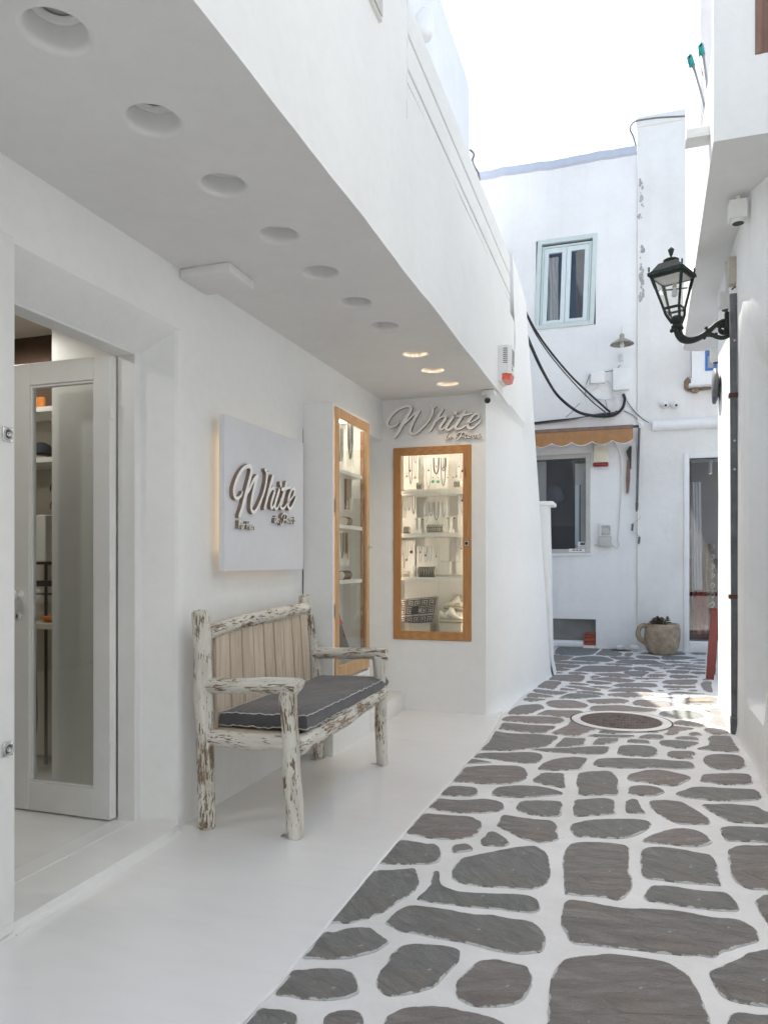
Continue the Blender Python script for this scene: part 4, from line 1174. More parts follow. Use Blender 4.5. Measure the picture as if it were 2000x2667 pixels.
# ================================================================ SCRIPT LETTERING (drawn as pen strokes)
# each letter: list of (strokes, pen half width); coordinates measured on the wall sign, x right, y down
SCRIPT = {
 "W": [([(345, 412), (318, 448), (270, 472), (222, 478), (188, 455), (182, 405), (212, 345), (270, 275), (345, 215), (425, 180), (480, 168), (520, 178), (528, 215), (500, 275), (450, 365), (395, 460), (340, 560), (285, 632)], [8, 10, 12, 14, 17, 18, 17, 16, 15, 16, 18, 20, 20, 20, 20, 20, 20, 16]),
        ([(330, 560), (380, 485), (425, 432), (480, 385), (540, 320), (595, 275), (650, 245)], [8, 9, 10, 12, 14, 16, 19]),
        ([(650, 245), (605, 320), (560, 405), (530, 480), (518, 540), (540, 575), (590, 578), (640, 548), (700, 490), (765, 420), (815, 345), (848, 270), (858, 215), (845, 180), (822, 165)], [19, 19, 19, 18, 16, 15, 14, 13, 13, 14, 15, 15, 14, 14, 14]),
        ([(850, 190), (872, 193), (895, 182), (908, 172)], [8, 9, 8, 5])],
 "h": [([(1000, 212), (965, 270), (915, 350), (865, 440), (812, 530)], [18, 18, 18, 18, 16]),
        ([(850, 465), (895, 405), (945, 355), (1000, 325), (1040, 325), (1038, 360), (1000, 415), (965, 470), (960, 510), (985, 518), (1020, 495), (1060, 455), (1095, 400)], [8, 10, 12, 14, 16, 17, 18, 18, 15, 12, 10, 8, 7])],
 "i": [([(1150, 330), (1110, 390), (1065, 455), (1050, 500), (1075, 522), (1115, 508), (1160, 465), (1200, 410)], [17, 18, 18, 16, 12, 10, 8, 7]),
        ([(1186, 262), (1192, 276)], [20, 20])],
 "t": [([(1330, 240), (1290, 310), (1240, 390), (1195, 455), (1190, 492), (1220, 508), (1270, 500), (1320, 470), (1370, 430)], [17, 17, 18, 18, 15, 12, 10, 8, 7]),
        ([(1222, 318), (1290, 305), (1360, 292), (1445, 280)], [16, 15, 13, 8])],
 "e": [([(1375, 425), (1430, 405), (1490, 370), (1535, 325), (1535, 292), (1500, 285), (1450, 310), (1400, 370), (1372, 430), (1375, 475), (1410, 500), (1460, 480), (1520, 430), (1575, 365)], [6, 8, 10, 13, 14, 13, 15, 18, 19, 17, 14, 11, 9, 6])],
 "i ": [([(1062, 612), (1046, 638), (1052, 652), (1074, 642), (1090, 620)], [7, 8, 7, 5, 4]), ([(1068, 590), (1069, 593)], [7, 7])],
 "n": [([(1098, 612), (1082, 652)], [7, 7]), ([(1084, 645), (1108, 615), (1120, 618), (1110, 645), (1122, 652), (1145, 635)], [4, 6, 7, 7, 5, 4])],
 "P": [([(1205, 600), (1220, 575), (1260, 556), (1310, 555), (1345, 572), (1340, 600), (1305, 618), (1275, 612)], [6, 7, 8, 8, 9, 9, 7, 5]),
        ([(1288, 562), (1262, 620), (1230, 660), (1198, 668), (1184, 652), (1196, 630)], [9, 9, 8, 7, 6, 5])],
 "a": [([(1378, 594), (1350, 594), (1332, 620), (1340, 640), (1362, 622), (1382, 596), (1372, 630), (1385, 640), (1404, 622)], [6, 7, 7, 7, 6, 7, 7, 5, 4])],
 "r": [([(1412, 598), (1400, 638)], [7, 7]), ([(1404, 622), (1420, 598), (1438, 600)], [4, 6, 7])],
 "o": [([(1476, 596), (1452, 600), (1444, 625), (1458, 640), (1478, 625), (1484, 602), (1474, 594), (1498, 600)], [7, 7, 7, 7, 7, 7, 6, 4])],
 "s": [([(1545, 580), (1524, 592), (1528, 608), (1542, 622), (1532, 638), (1512, 632)], [6, 7, 7, 7, 7, 5]), ([(1512, 634), (1545, 636), (1570, 615)], [4, 5, 4])],
}
def stroke_outline(pts, ws, k=5):
    P = catmull([(x, y, 0) for x, y in pts], k) if len(pts) > 2 else [Vector((*p, 0)) for p in pts]
    n = len(P)
    def w_at(i):
        t = i / (n - 1) * (len(ws) - 1); a = int(min(t, len(ws) - 2)); return ws[a] + (ws[a + 1] - ws[a]) * (t - a)
    Lp, Rp = [], []
    for i, p in enumerate(P):
        d = (P[min(i + 1, n - 1)] - P[max(i - 1, 0)]).normalized(); nn = Vector((-d.y, d.x, 0)); w = w_at(i)
        Lp.append(p + nn * w); Rp.append(p - nn * w)
    return P, Lp, Rp, w_at(0), w_at(n - 1)
def letter_mesh(strokes, fn, depth_fn, fine=5):
    """fn(x, y, layer) -> point; layer 0 back, 1 front"""
    face, side = MB(), MB()
    for si, (pts, ws) in enumerate(strokes):
        ws = [w * (.78 if fine == 4 else 1.12 if fine == 5 else 1) for w in ws]
        P, Lp, Rp, w0, w1 = stroke_outline(pts, ws, fine)
        n = len(P); off = si * .0004
        capf = []
        for (c, dvec, w, rev) in ((P[0], (P[0] - P[1]).normalized(), w0, True), (P[-1], (P[-1] - P[-2]).normalized(), w1, False)):
            nn = Vector((-dvec.y, dvec.x, 0))
            capf.append([c + nn * w * math.cos(a) + dvec * w * math.sin(a) for a in [math.pi * j / 6 for j in range(7)]])
        def F(p): return fn(p.x, p.y, 1) + depth_fn(off)
        def B_(p): return fn(p.x, p.y, 0)
        for i in range(n - 1): face.poly([F(Lp[i]), F(Lp[i + 1]), F(Rp[i + 1]), F(Rp[i])])
        for cp in capf: face.poly([F(p) for p in cp])
        for i in range(n - 1):
            side.poly([F(Lp[i]), F(Lp[i + 1]), B_(Lp[i + 1]), B_(Lp[i])]); side.poly([F(Rp[i]), F(Rp[i + 1]), B_(Rp[i + 1]), B_(Rp[i])])
        for cp in capf:
            for a, b in zip(cp, cp[1:]): side.poly([F(a), F(b), B_(b), B_(a)])
    return face, side
NAMES = {"W": "letter_w", "h": "letter_h", "i": "letter_i", "t": "letter_t", "e": "letter_e", "i ": "letter_i", "n": "letter_n", "P": "letter_p", "a": "letter_a", "r": "letter_r", "o": "letter_o", "s": "letter_s"}
# wall lettering over the front case
lt = root("shop_lettering", "white script lettering reading White in Paros mounted above the front display case", "lettering", (-1.5, YC, 2.3))
def wall_fn(x, y, l):
    p = ony(980 + x * .17480, 1030 + y * .17480, YC)
    p.y = YC - (.030 if l else .008)
    return p
for k_, st in SCRIPT.items():
    small = k_ in ("i ", "n", "P", "a", "r", "o", "s")
    f, s_ = letter_mesh(st, wall_fn, lambda o: Vector((0, -o, 0)), 4 if small else 5)
    fo = f.build(NAMES[k_], "letter_face", lt, fix=False)
    s_.build("letter_return", "letter_side", fo, fix=False)
# backlit sign board on the street wall
sg = root("sign_board", "square grey-white sign board glowing at its edge, with raised script White in Paros For Men", "sign", (-1.90, 3.56, 1.53))
MB().box(-1.872, -1.843, 3.119, 4.02, 1.158, 1.910, .0015).build("board", "board_grey", sg)
MB().box(-1.915, -1.873, 3.22, 3.92, 1.24, 1.83).build("backing_frame", "plastic_white", sg)
MB().box(-1.906, -1.880, 3.175, 3.215, 1.25, 1.82).box(-1.906, -1.880, 3.20, 3.94, 1.19, 1.215).box(-1.906, -1.880, 3.20, 3.94, 1.855, 1.88).build("led_strip", "led_warm", sg)
kx = (3.823 - 3.128) / (1575 - 170)
def sign_fn(x, y, l):
    yy = (3.128 + (x - 165) * kx) * 1.0122
    z = 1.2 + (.481 - (y - 165) * ((1.681 - 1.425) / (632 - 165))) * 1.0122
    return Vector((-1.822 if l else -1.8435, yy, z))
for k_, st in SCRIPT.items():
    small = k_ in ("i ", "n", "P", "a", "r", "o", "s")
    f, s_ = letter_mesh(st, sign_fn, lambda o: Vector((o, 0, 0)), 4 if small else 5)
    fo = f.build(NAMES[k_], "letter_face", sg, fix=False)
    s_.build("letter_return", "letter_side", fo, fix=False)
BLOCK = {"letter_f": [[(0, 0), (0, 10)], [(0, 0), (5, 0)], [(0, 4.6), (4, 4.6)]], "letter_o": [[(8, 4), (6.6, 6.5), (7.6, 9.4), (9.6, 10), (11.4, 8.5), (11.2, 5.5), (9.6, 3.8), (8, 4)]],
         "letter_r": [[(13.5, 3.6), (13.5, 10)], [(13.5, 6), (15, 4), (17, 4)]], "letter_m": [[(22, 10), (22.6, 0), (25.4, 6.6), (28.4, 0), (29, 10)]],
         "letter_e": [[(31.6, 6.8), (36, 6.4), (35, 4.2), (33, 3.8), (31.4, 6), (32.2, 9.2), (34.5, 10), (36.2, 9)]], "letter_n": [[(38.4, 3.8), (38.4, 10)], [(38.4, 6), (40.5, 3.9), (42.6, 4.8), (43, 10)]]}
for nm, sts in BLOCK.items():
    strokes = [([(x, y) for x, y in s], [.75] * len(s)) for s in sts]
    def bf(x, y, l): return Vector((-1.822 if l else -1.8435, 3.222 + x * .0036, 1.404 - y * .0036))
    f, s_ = letter_mesh(strokes, bf, lambda o: Vector((o, 0, 0)), 2)
    fo = f.build(nm, "letter_face", sg, fix=False); s_.build("letter_return", "letter_side", fo, fix=False)

# ================================================================ DISPLAY CASES
def chain(path, r, mat, parent, name="chain", n=5):
    return MB().tube(path, r, n, False, uv=False).build(name, mat, parent, smooth=True)
# tall side case on the street wall -------------------------------------------------
tc = root("tall_display_case", "tall narrow white display case with an oak framed glass door on the street wall", "display case", (-1.9, 4.5, 0))
yA, yB, zA, zB = 4.195, 4.84, .46, 2.178
m = MB()
m.box(-1.923, -1.727, 4.195, 4.215, 0, 2.178).box(-1.923, -1.727, 4.838, 4.858, 0, 2.178).box(-1.923, -1.727, 4.215, 4.838, 2.165, 2.178).box(-1.923, -1.727, 4.215, 4.838, 0, .455)
m.build("cabinet", "plaster", tc)
MB().box(-1.922, -1.918, 4.216, 4.837, .456, 2.164).build("back_panel", "card_white", tc)
MB().box(-1.9255, -1.9245, 4.188, 4.1945, .3, 2.182).build("wall_joint", "slot_dark", tc)
fx0, fx1 = -1.733, -1.715
fr = root("door", None, None); fr.parent = tc; fr.location = Vector((0, 0, 0)) - origin_of(tc) + Vector((-1.725, 4.5, 1.3))
MB().box(fx0, fx1, 4.22, 4.275, .475, 2.160, .003).build("stile", "oak_light", fr)
MB().box(fx0, fx1, 4.775, 4.832, .475, 2.160, .003).build("stile", "oak_light", fr)
MB().box(fx0, fx1 - .0007, 4.275, 4.775, 2.098, 2.160, .003).build("rail", "oak_light", fr)
MB().box(fx0, fx1 - .0007, 4.275, 4.775, .475, .558, .003).build("rail", "oak_light", fr)
MB().box(fx0 - .025, fx0 - .001, 4.760, 4.7748, .56, 2.097).build("inner_bead", "oak_dark", fr)
MB().box(-1.7285, -1.7265, 4.2755, 4.7745, .5585, 2.0975).build("glass_pane", "glass", fr)
MB().lathe([(.016, 0), (.016, .004), (.010, .006), (.010, .012), (0, .013)], (fx1, 4.802, 1.304), 14, 'x').box(fx1 + .012, fx1 + .018, 4.797, 4.84, 1.300, 1.308, .002).build("lock", "chrome", fr, smooth=True, auto=30)
for zz in (1.78, 1.43, 1.075):
    MB().box(-1.918, -1.742, 4.222, 4.756, zz - .012, zz + .012, .001).build("shelf", "card_white", tc)
for zz in (.9, 1.55):
    MB().box(fx0 - .004, fx0 + .008, 4.2165, 4.2205, zz - .04, zz + .04).build("hinge", "dark_metal", fr)
MB().box(-1.90, -1.76, 4.24, 4.74, 2.158, 2.1635).box(-1.745, -1.739, 4.222, 4.230, .60, 2.08).build("led_strip", "led_tall", tc)
# contents: necklace boards, bangles, a bag
def necklace_board(y0, y1, x, z0, z1, mats, lab, grp=None):
    nb = root("necklace_board", lab, "jewellery display", (x, (y0 + y1) / 2, z0), grp)
    MB().box(x, x + .006, y0, y1, z0, z1, .001).build("board", "card_white", nb)
    for i, mt in enumerate(mats):
        yc = y0 + (y1 - y0) * (i + .5) / len(mats); w = (y1 - y0) / len(mats) * .26; dz = (z1 - z0) * (.62 + .3 * R.random())
        P = catmull([(x + .009, yc - w, z1 + .002), (x + .010, yc - w * .8, z1 - dz * .6), (x + .010, yc, z1 - dz), (x + .010, yc + w * .8, z1 - dz * .6), (x + .009, yc + w, z1 + .002)], 5)
        c_ = chain(P, .0016 + .001 * (i % 2), mt, nb)
        MB().lathe([(0, -.010), (.006, -.005), (.0075, 0), (.005, .006), (0, .01)], (x + .012, yc, z1 - dz - .012), 8).build("pendant", "gem_dark" if i % 2 else mt, c_, smooth=True)
    return nb
TALL_LATER = True
def roll(y, x, z, mat, lab, rr=.028, L=.09, n=4):
    t_ = root("bracelet_roll", lab, "jewellery display", (x, y, z))
    MB().tube([(x, y - L / 2, z + rr), (x, y + L / 2, z + rr)], rr, 14).build("roll", "fabric_cream", t_, smooth=True, auto=50)
    for i in range(n):
        yy = y - L / 2 + L * (i + .5) / n
        P = [(x + (rr + .003) * math.cos(a), yy + .006 * math.sin(a * 2), z + rr + (rr + .003) * math.sin(a)) for a in [2 * math.pi * j / 16 for j in range(17)]]
        chain(P, .003, mat, t_, "bracelet")
roll(4.37, -1.80, 1.443, "dark_chain", "roll with three dark bracelets on the second shelf of the tall case, nearer the bench", n=3)
roll(4.60, -1.80, 1.443, "dark_chain", "roll with thick brown bracelets, second shelf of the tall case, nearer the front case", n=3)
roll(4.32, -1.80, 1.088, "silver_chain", "roll of silver bangles on the third shelf of the tall case", .038, .10, 6)
roll(4.55, -1.79, 1.088, "dark_chain", "roll with a chunky dark bracelet on the third shelf of the tall case", .026, .14, 6)
bg_ = root("tote_bag", "grey and brown tote bag standing in the bottom of the tall case", "bag", (-1.84, 4.42, .456))
MB().prism([(-1.80, 4.285, .60), (-1.80, 4.52, .60), (-1.80, 4.46, .78), (-1.80, 4.40, .98), (-1.80, 4.285, 1.0)], (-.06, 0, 0)).build("body", "fabric_navy", bg_)
MB().prism([(-1.795, 4.37, .62), (-1.795, 4.66, .62), (-1.795, 4.55, .74), (-1.795, 4.44, .93), (-1.795, 4.375, 1.0)], (-.05, 0, 0)).build("flap", "shop_brown", bg_)
MB().prism([(-1.79, 4.28, .57), (-1.79, 4.62, .57), (-1.79, 4.69, .615), (-1.79, 4.28, .615)], (-.05, 0, 0)).build("base", "fabric_blue", bg_)
MB().prism([(-1.788, 4.45, .79), (-1.788, 4.52, .80), (-1.788, 4.455, .85)], (-.004, 0, 0)).build("tag", "red_cloth", bg_)
chain(catmull([(-1.80, 4.29, .98), (-1.795, 4.32, 1.04), (-1.80, 4.38, .99)], 6), .003, "red_cloth", bg_, "handle")

# front display case ---------------------------------------------------------------
fc = root("front_display_case", "oak framed glass display case built into the end wall under the script lettering", "display case", (-1.5, YC, 1.35))
cx0, cx1, cz0, cz1 = -1.828, -1.190, .580, 2.125
D0 = YC
dr = root("door", None, None); dr.parent = fc; dr.location = Vector((0, 0, 0))
for (a, b) in ((cx0, cx0 + .062), (cx1 - .064, cx1)):
    MB().box(a, b, D0 - .012, D0 + .016, cz0, cz1, .003).build("stile", "oak_v", dr)
for (a, b) in ((cz0, cz0 + .068), (cz1 - .064, cz1)):
    MB().box(cx0 + .062, cx1 - .064, D0 - .0112, D0 + .016, a, b, .003).build("rail", "oak_h", dr)
MB().box(cx0 + .0625, cx1 - .0645, D0 + .0, D0 + .003, cz0 + .0685, cz1 - .0645).build("glass_pane", "glass", dr)
l_ = MB().box(-1.240, -1.208, D0 - .016, D0 - .0115, 1.332, 1.367, .004, 2).build("latch", "steel", dr, smooth=True, auto=30)
MB().lathe([(.013, 0), (.0135, -.002), (.011, -.0035), (.008, -.001)], (-1.224, D0 - .0162, 1.350), 18, 'y').lathe([(.005, 0), (.005, -.003), (0, -.003)], (-1.224, D0 - .0162, 1.350), 10, 'y').build("latch_ring", "dark_metal", dr, smooth=True)
for zz in (1.35, 2.0):
    MB().box(cx0 - .003, cx0 + .004, D0 - .015, D0 - .010, zz - .035, zz + .035).build("hinge", "steel", dr)
# cabinet lining
yb = D0 + .295
m = MB()
m.poly([(cx0, yb, cz0), (cx1, yb, cz0), (cx1, yb, cz1), (cx0, yb, cz1)])
for X in (cx0 + .002, cx1 - .002): m.poly([(X, D0 + .017, cz0), (X, yb, cz0), (X, yb, cz1), (X, D0 + .017, cz1)])
for Z in (cz0 + .002, cz1 - .002): m.poly([(cx0, D0 + .017, Z), (cx1, D0 + .017, Z), (cx1, yb, Z), (cx0, yb, Z)])
m.build("cabinet", "card_white", fc)
for zz in (1.765, 1.422, 1.066):
    MB().box(cx0 + .004, cx1 - .004, D0 + .04, yb - .002, zz - .013, zz + .013, .001).build("shelf", "card_white", fc)
MB().box(cx0 + .06, cx1 - .06, D0 + .020, D0 + .028, cz1 - .022, cz1 - .006).build("led_strip", "led_case", fc)
for X, s in ((cx0 + .008, 1), (cx1 - .008, -1)):
    MB().box(X - .003, X + .003, D0 + .020, D0 + .026, cz0 + .08, cz1 - .09).build("led_strip", "led_case", fc)
def C4(x, y, d=.15):      # sighting in the upper half of the case (crop scale) -> point at depth d behind the glass
    return ony(1020 + x * .13261, 1150 + y * .13263, D0 + d)
def C5(x, y, d=.15):
    return ony(1020 + x * .13564, 1380 + y * .13562, D0 + d)
def board(C, x0, y0, x1, y1, d, chains, lab, tilt=.0):
    a, b = C(x0, y1, d), C(x1, y0, d)
    t_ = root("necklace_board", lab, "jewellery display", ((a.x + b.x) / 2, a.y, a.z))
    MB().box(a.x, b.x, a.y, a.y + .006, a.z, b.z, .001).build("board", "card_white", t_)
    for (cx_, w, yb_, mt, r_, pend) in chains:
        p0, p1, pc = C(cx_ - w, y0, d - .004), C(cx_ + w, y0, d - .004), C(cx_, yb_, d - .005)
        P = catmull([p0, p0.lerp(Vector((p0.x, p0.y, pc.z)), .7) + Vector(((pc.x - p0.x) * .15, 0, 0)), pc, p1.lerp(Vector((p1.x, p1.y, pc.z)), .7) + Vector(((pc.x - p1.x) * .15, 0, 0)), p1], 4)
        c_ = chain(P, r_ * 1.2, mt, t_, n=4)
        if pend:
            nm, s_ = pend
            MB().lathe([(0, -.006), (s_ * .8, -.004), (s_, 0), (s_ * .8, .004), (0, .006)], (pc.x, pc.y - .004, pc.z - s_ * .8), 12, 'y').build("pendant", nm, c_, smooth=True)
    return t_
board(C4, 235, 262, 520, 948, .20, [(300, 28, 660, "silver_chain", .0010, ("gold_chain", .010)), (372, 32, 830, "dark_chain", .0018, None), (362, 18, 560, "silver_chain", .001, ("gem_dark", .008)), (468, 20, 420, "silver_chain", .0022, None), (460, 24, 690, "silver_chain", .001, ("gold_chain", .011))], "tall necklace board on the top shelf of the front case, left side")
tb = board(C4, 632, 318, 1102, 935, .20, [(720, 52, 905, "silver_chain", .0013, None), (724, 22, 555, "silver_chain", .0009, ("gem_dark", .007)), (872, 52, 630, "dark_chain", .0040, None), (876, 34, 480, "silver_chain", .0012, ("silver_chain", .007)), (1018, 50, 575, "dark_chain", .0020, None), (1020, 16, 505, "dark_chain", .0015, ("gem_dark", .006)), (1010, 42, 870, "dark_chain", .0022, None)], "widest necklace board on the top shelf of the front case, centre")
board(C4, 1248, 250, 1432, 925, .20, [(1272, 16, 660, "silver_chain", .001, ("silver_chain", .010)), (1322, 20, 480, "silver_chain", .001, ("silver_chain", .006)), (1390, 18, 560, "silver_chain", .0012, ("gem_dark", .010)), (1352, 16, 720, "silver_chain", .001, None)], "narrow necklace board on the top shelf of the front case, right side")
board(C4, 205, 1078, 485, 1800, .20, [(258, 30, 1500, "silver_chain", .0012, None), (340, 22, 1350, "dark_chain", .0014, None), (428, 26, 1420, "dark_chain", .0020, None), (258, 14, 1340, "silver_chain", .0009, ("gold_chain", .004))], "necklace board on the second shelf of the front case, left side")
board(C4, 630, 1185, 1098, 1790, .21, [(680, 34, 1590, "silver_chain", .001, None), (680, 12, 1445, "silver_chain", .0009, ("gem_dark", .005)), (768, 34, 1460, "dark_chain", .0013, None), (766, 16, 1360, "silver_chain", .0009, ("silver_chain", .004)), (876, 48, 1540, "dark_chain", .0015, None), (876, 30, 1440, "silver_chain", .0011, None), (1022, 24, 1490, "silver_chain", .0012, None)], "necklace board on the second shelf of the front case, centre")
board(C4, 1282, 1030, 1426, 1780, .20, [(1300, 12, 1400, "silver_chain", .001, ("gold_chain", .006)), (1380, 30, 1400, "silver_chain", .0012, None), (1382, 14, 1150, "dark_chain", .0012, ("gem_dark", .007))], "narrow necklace board on the second shelf of the front case, right side")
board(C5, 172, 200, 445, 905, .20, [(235, 14, 700, "gold_chain", .0012, ("gold_chain", .006)), (290, 22, 560, "silver_chain", .0011, ("silver_chain", .010)), (378, 22, 400, "silver_chain", .0011, ("gem_dark", .013)), (210, 12, 500, "silver_chain", .0008, None)], "necklace board with an eye pendant on the third shelf of the front case")
board(C5, 480, 315, 880, 905, .19, [(545, 24, 420, "silver_chain", .001, ("gem_dark", .006)), (650, 26, 480, "silver_chain", .001, ("gem_dark", .007)), (545, 30, 620, "silver_chain", .0009, None), (652, 28, 620, "silver_chain", .0009, None), (738, 24, 600, "silver_chain", .0009, None), (855, 20, 500, "gold_chain", .0011, ("gold_chain", .007))], "low wide necklace board on the third shelf of the front case, centre")
board(C5, 1235, 170, 1375, 860, .20, [(1262, 14, 500, "silver_chain", .0009, None), (1338, 22, 350, "silver_chain", .001, ("gem_dark", .006)), (1300, 12, 620, "gold_chain", .0009, None)], "narrow necklace board on the third shelf of the front case, right side")
def T7(x, y, d=0.0): return ony(850 + x * .17167, 1020 + y * .17179, 4.56 + d)
def T8(x, y, d=0.0): return ony(850 + x * .17167, 1400 + y * .17179, 4.56 + d)
TALL = [
 (T7, 178, 560, 256, 1100, -.12, [(205, 10, 1040, "dark_chain", .0016, ("gem_dark", .005)), (235, 10, 1030, "silver_chain", .0022, ("silver_chain", .006))], 1.795, "necklace board with grey cords on the top shelf of the tall case, nearer the bench"),
 (T7, 302, 500, 408, 1150, .0, [(345, 18, 900, "dark_chain", .0022, None), (362, 26, 1000, "dark_chain", .0026, ("gem_dark", .006)), (388, 10, 840, "silver_chain", .002, None)], 1.795, "board with a dark rosary on the top shelf of the tall case"),
 (T7, 168, 1400, 205, 1780, -.12, [(188, 8, 1640, "silver_chain", .0016, ("gold_chain", .005))], 1.445, "slim necklace board on the second shelf of the tall case"),
 (T7, 205, 1322, 392, 1830, .04, [(290, 10, 1760, "dark_chain", .0024, ("gem_dark", .006)), (322, 12, 1650, "gold_chain", .0014, None), (340, 8, 1760, "gold_chain", .0014, ("gold_chain", .006)), (370, 7, 1620, "silver_chain", .0014, None)], 1.445, "wide board with four long necklaces on the second shelf of the tall case"),
 (T8, 185, -72, 335, 420, .0, [(240, 14, 290, "dark_chain", .0022, ("gem_dark", .006)), (278, 10, 240, "gold_chain", .0016, None), (305, 8, 250, "dark_chain", .0018, None), (325, 7, 330, "gold_chain", .0016, None)], 1.09, "board with beaded necklaces on the third shelf of the tall case")]
for (C_, x0_, y0_, x1_, y1_, dd, chs, zb0, lb) in TALL:
    o_ = board(C_, x0_, y0_, x1_, y1_, dd, chs, lb)
# green drop earrings on a stand, bead string, bracelet stands
er = root("earring_stand", "stand with two round green drop earrings on the top shelf of the front case", "jewellery display", C4(862, 930, .10))
for X in (808, 908):
    c = C4(X, 785, .10)
    MB().lathe([(0, -.004), (.0125, -.003), (.0135, 0), (.0125, .003), (0, .004)], c, 18, 'y').build("earring", "gem_green", er, smooth=True)
    c2 = C4(X, 705, .10)
    MB().lathe([(0, -.003), (.006, -.002), (.006, .002), (0, .003)], c2, 10, 'y').box(c2.x - .001, c2.x + .001, c2.y - .001, c2.y + .001, C4(X, 745, .1).z, c2.z).build("earring_hook", "gold_chain", er)
a, b = C4(850, 935, .11), C4(872, 700, .11)
MB().box(a.x, b.x, a.y, a.y + .004, a.z, b.z).build("post", "card_white", er)
bs = root("bead_string", "long string of pearly beads hanging down the middle of the front case", "bead string", C4(945, 740, .035))
m = MB(); zt = C4(945, 740, .035); zb_ = C5(900, 1950, .035)
nb_ = 78
for i in range(nb_):
    c = zt.lerp(zb_, i / (nb_ - 1)) + Vector((.0012 * math.sin(i * 1.7), 0, 0))
    m.lathe([(0, -.0042), (.0030, -.003), (.0042, 0), (.0030, .003), (0, .0042)], c, 6)
m = m.build("bead_strand", "bead_pearl", bs, smooth=True); m["kind"] = "stuff"
def stand_t(C, x, y0, y1, w, lab, d=.12):
    a, b = C(x, y1, d), C(x, y0, d)
    t_ = root("earring_stand", lab, "jewellery display", a)
    k = w * .13261 / 1929 * 5.9
    MB().box(a.x - k * .3, a.x + k * .3, a.y, a.y + .02, a.z, b.z, .001).box(a.x - k * .55, a.x + k * .55, a.y - .004, a.y + .024, a.z, a.z + .03, .001).box(a.x - k, a.x + k, a.y - .002, a.y + .01, b.z - .008, b.z, .001).build("stand", "card_white", t_)
    for q in (-.85, .85):
        MB().lathe([(0, -.012), (.004, -.008), (.004, 0), (0, .004)], (a.x + k * q, a.y - .006, b.z - .012), 8).build("earring", "silver_chain" if q < 0 else "gem_dark", t_, smooth=True)
stand_t(C4, 540, 1490, 1800, 90, "white T shaped earring stand on the second shelf of the front case, left of centre")
stand_t(C4, 1160, 1465, 1790, 90, "white T shaped earring stand on the second shelf of the front case, right of centre")
ys = root("earring_stand", "white forked earring stand on the top shelf of the front case", "jewellery display", C4(1150, 905, .12))
for sx in (-1, 1):
    P = catmull([C4(1150, 905, .12), C4(1150, 780, .12), C4(1150 + sx * 22, 690, .12), C4(1150 + sx * 55, 665, .12), C4(1150 + sx * 62, 690, .12)], 5)
    MB().tube(P, .004, 8).build("fork", "card_white", ys, smooth=True)
    MB().lathe([(0, -.007), (.0055, 0), (0, .006)], C4(1150 + sx * 56, 705, .11), 8).build("earring", "gem_dark", ys)
def bangle_row(C, x0, x1, y0, y1, n, mat, lab, d=.09, r=.0022, lean=0):
    a, b = C(x0, y1, d), C(x1, y0, d)
    t_ = root("bracelet_row", lab, "jewellery display", a)
    MB().tube([(a.x, a.y + .012, (a.z + b.z) / 2), (b.x, a.y + .012, (a.z + b.z) / 2)], (b.z - a.z) * .46, 12).build("roll", "fabric_cream", t_, smooth=True, auto=50)
    for i in range(n):
        xx = a.x + (b.x - a.x) * (i + .5) / n; rr = (b.z - a.z) * .5
        P = [(xx + lean * .004 * math.sin(t * 2), a.y + .012 - rr * math.sin(t), (a.z + b.z) / 2 + rr * math.cos(t)) for t in [math.pi * j / 8 for j in range(9)]]
        c_ = chain(P, r, mat, t_, "bracelet")
        if lean: MB().lathe([(0, -.002), (.005, 0), (0, .002)], (xx, a.y + .008 - rr, (a.z + b.z) / 2 + .006), 8, 'y').build("charm", "gem_dark", c_)
bangle_row(C4, 488, 590, 805, 935, 3, "dark_chain", "roll of three dark bracelets on the top shelf of the front case", r=.0032)
bangle_row(C4, 1225, 1345, 760, 895, 4, "dark_chain", "roll of four beaded bracelets on the top shelf of the front case", lean=1)
bangle_row(C4, 232, 345, 1670, 1805, 5, "dark_chain", "roll of five dark bracelets on the second shelf of the front case", r=.0024)
bangle_row(C4, 690, 1010, 1625, 1780, 9, "dark_chain", "wide roll of charm bracelets on the second shelf of the front case", lean=1, r=.0022)
bangle_row(C5, 510, 835, 712, 905, 10, "dark_chain", "thick roll of black and silver bracelets on the third shelf of the front case", r=.0042)
bangle_row(C5, 195, 330, 790, 905, 6, "silver_chain", "roll of fine silver bracelets on the third shelf of the front case", r=.0014)
fl = root("flower_ring_stand", "white flower shaped brooch stand on the third shelf of the front case", "jewellery display", C5(425, 905, .08))
fcx = C5(425, 730, .08)
for i in range(7):
    th = i * 2 * math.pi / 7
    MB().lathe([(0, -.004), (.010, -.002), (.011, .002), (0, .004)], (fcx.x + .014 * math.cos(th), fcx.y, fcx.z + .014 * math.sin(th)), 8, 'y').build("petal", "card_white", fl, smooth=True)
a = C5(425, 905, .08)
MB().tube([(a.x, a.y, a.z), (fcx.x, a.y, fcx.z)], .004, 8).box(a.x - .016, a.x + .016, a.y - .012, a.y + .012, a.z, a.z + .004).build("stem", "card_white", fl)
ebx = root("earring_rail", "low beige tray with hanging earrings on the third shelf of the front case", "jewellery display", C5(1090, 895, .10))
a, b = C5(840, 895, .10), C5(1350, 860, .10)
MB().box(a.x, b.x, a.y, a.y + .03, a.z, b.z, .001).build("tray", "sole_cream", ebx)
a, b = C5(930, 860, .12), C5(1320, 575, .12)
MB().box(a.x, b.x, a.y, a.y + .004, b.z - .01, b.z).box((a.x + b.x) / 2 - .008, (a.x + b.x) / 2 + .008, a.y, a.y + .004, a.z, b.z).build("rail", "card_white", ebx)
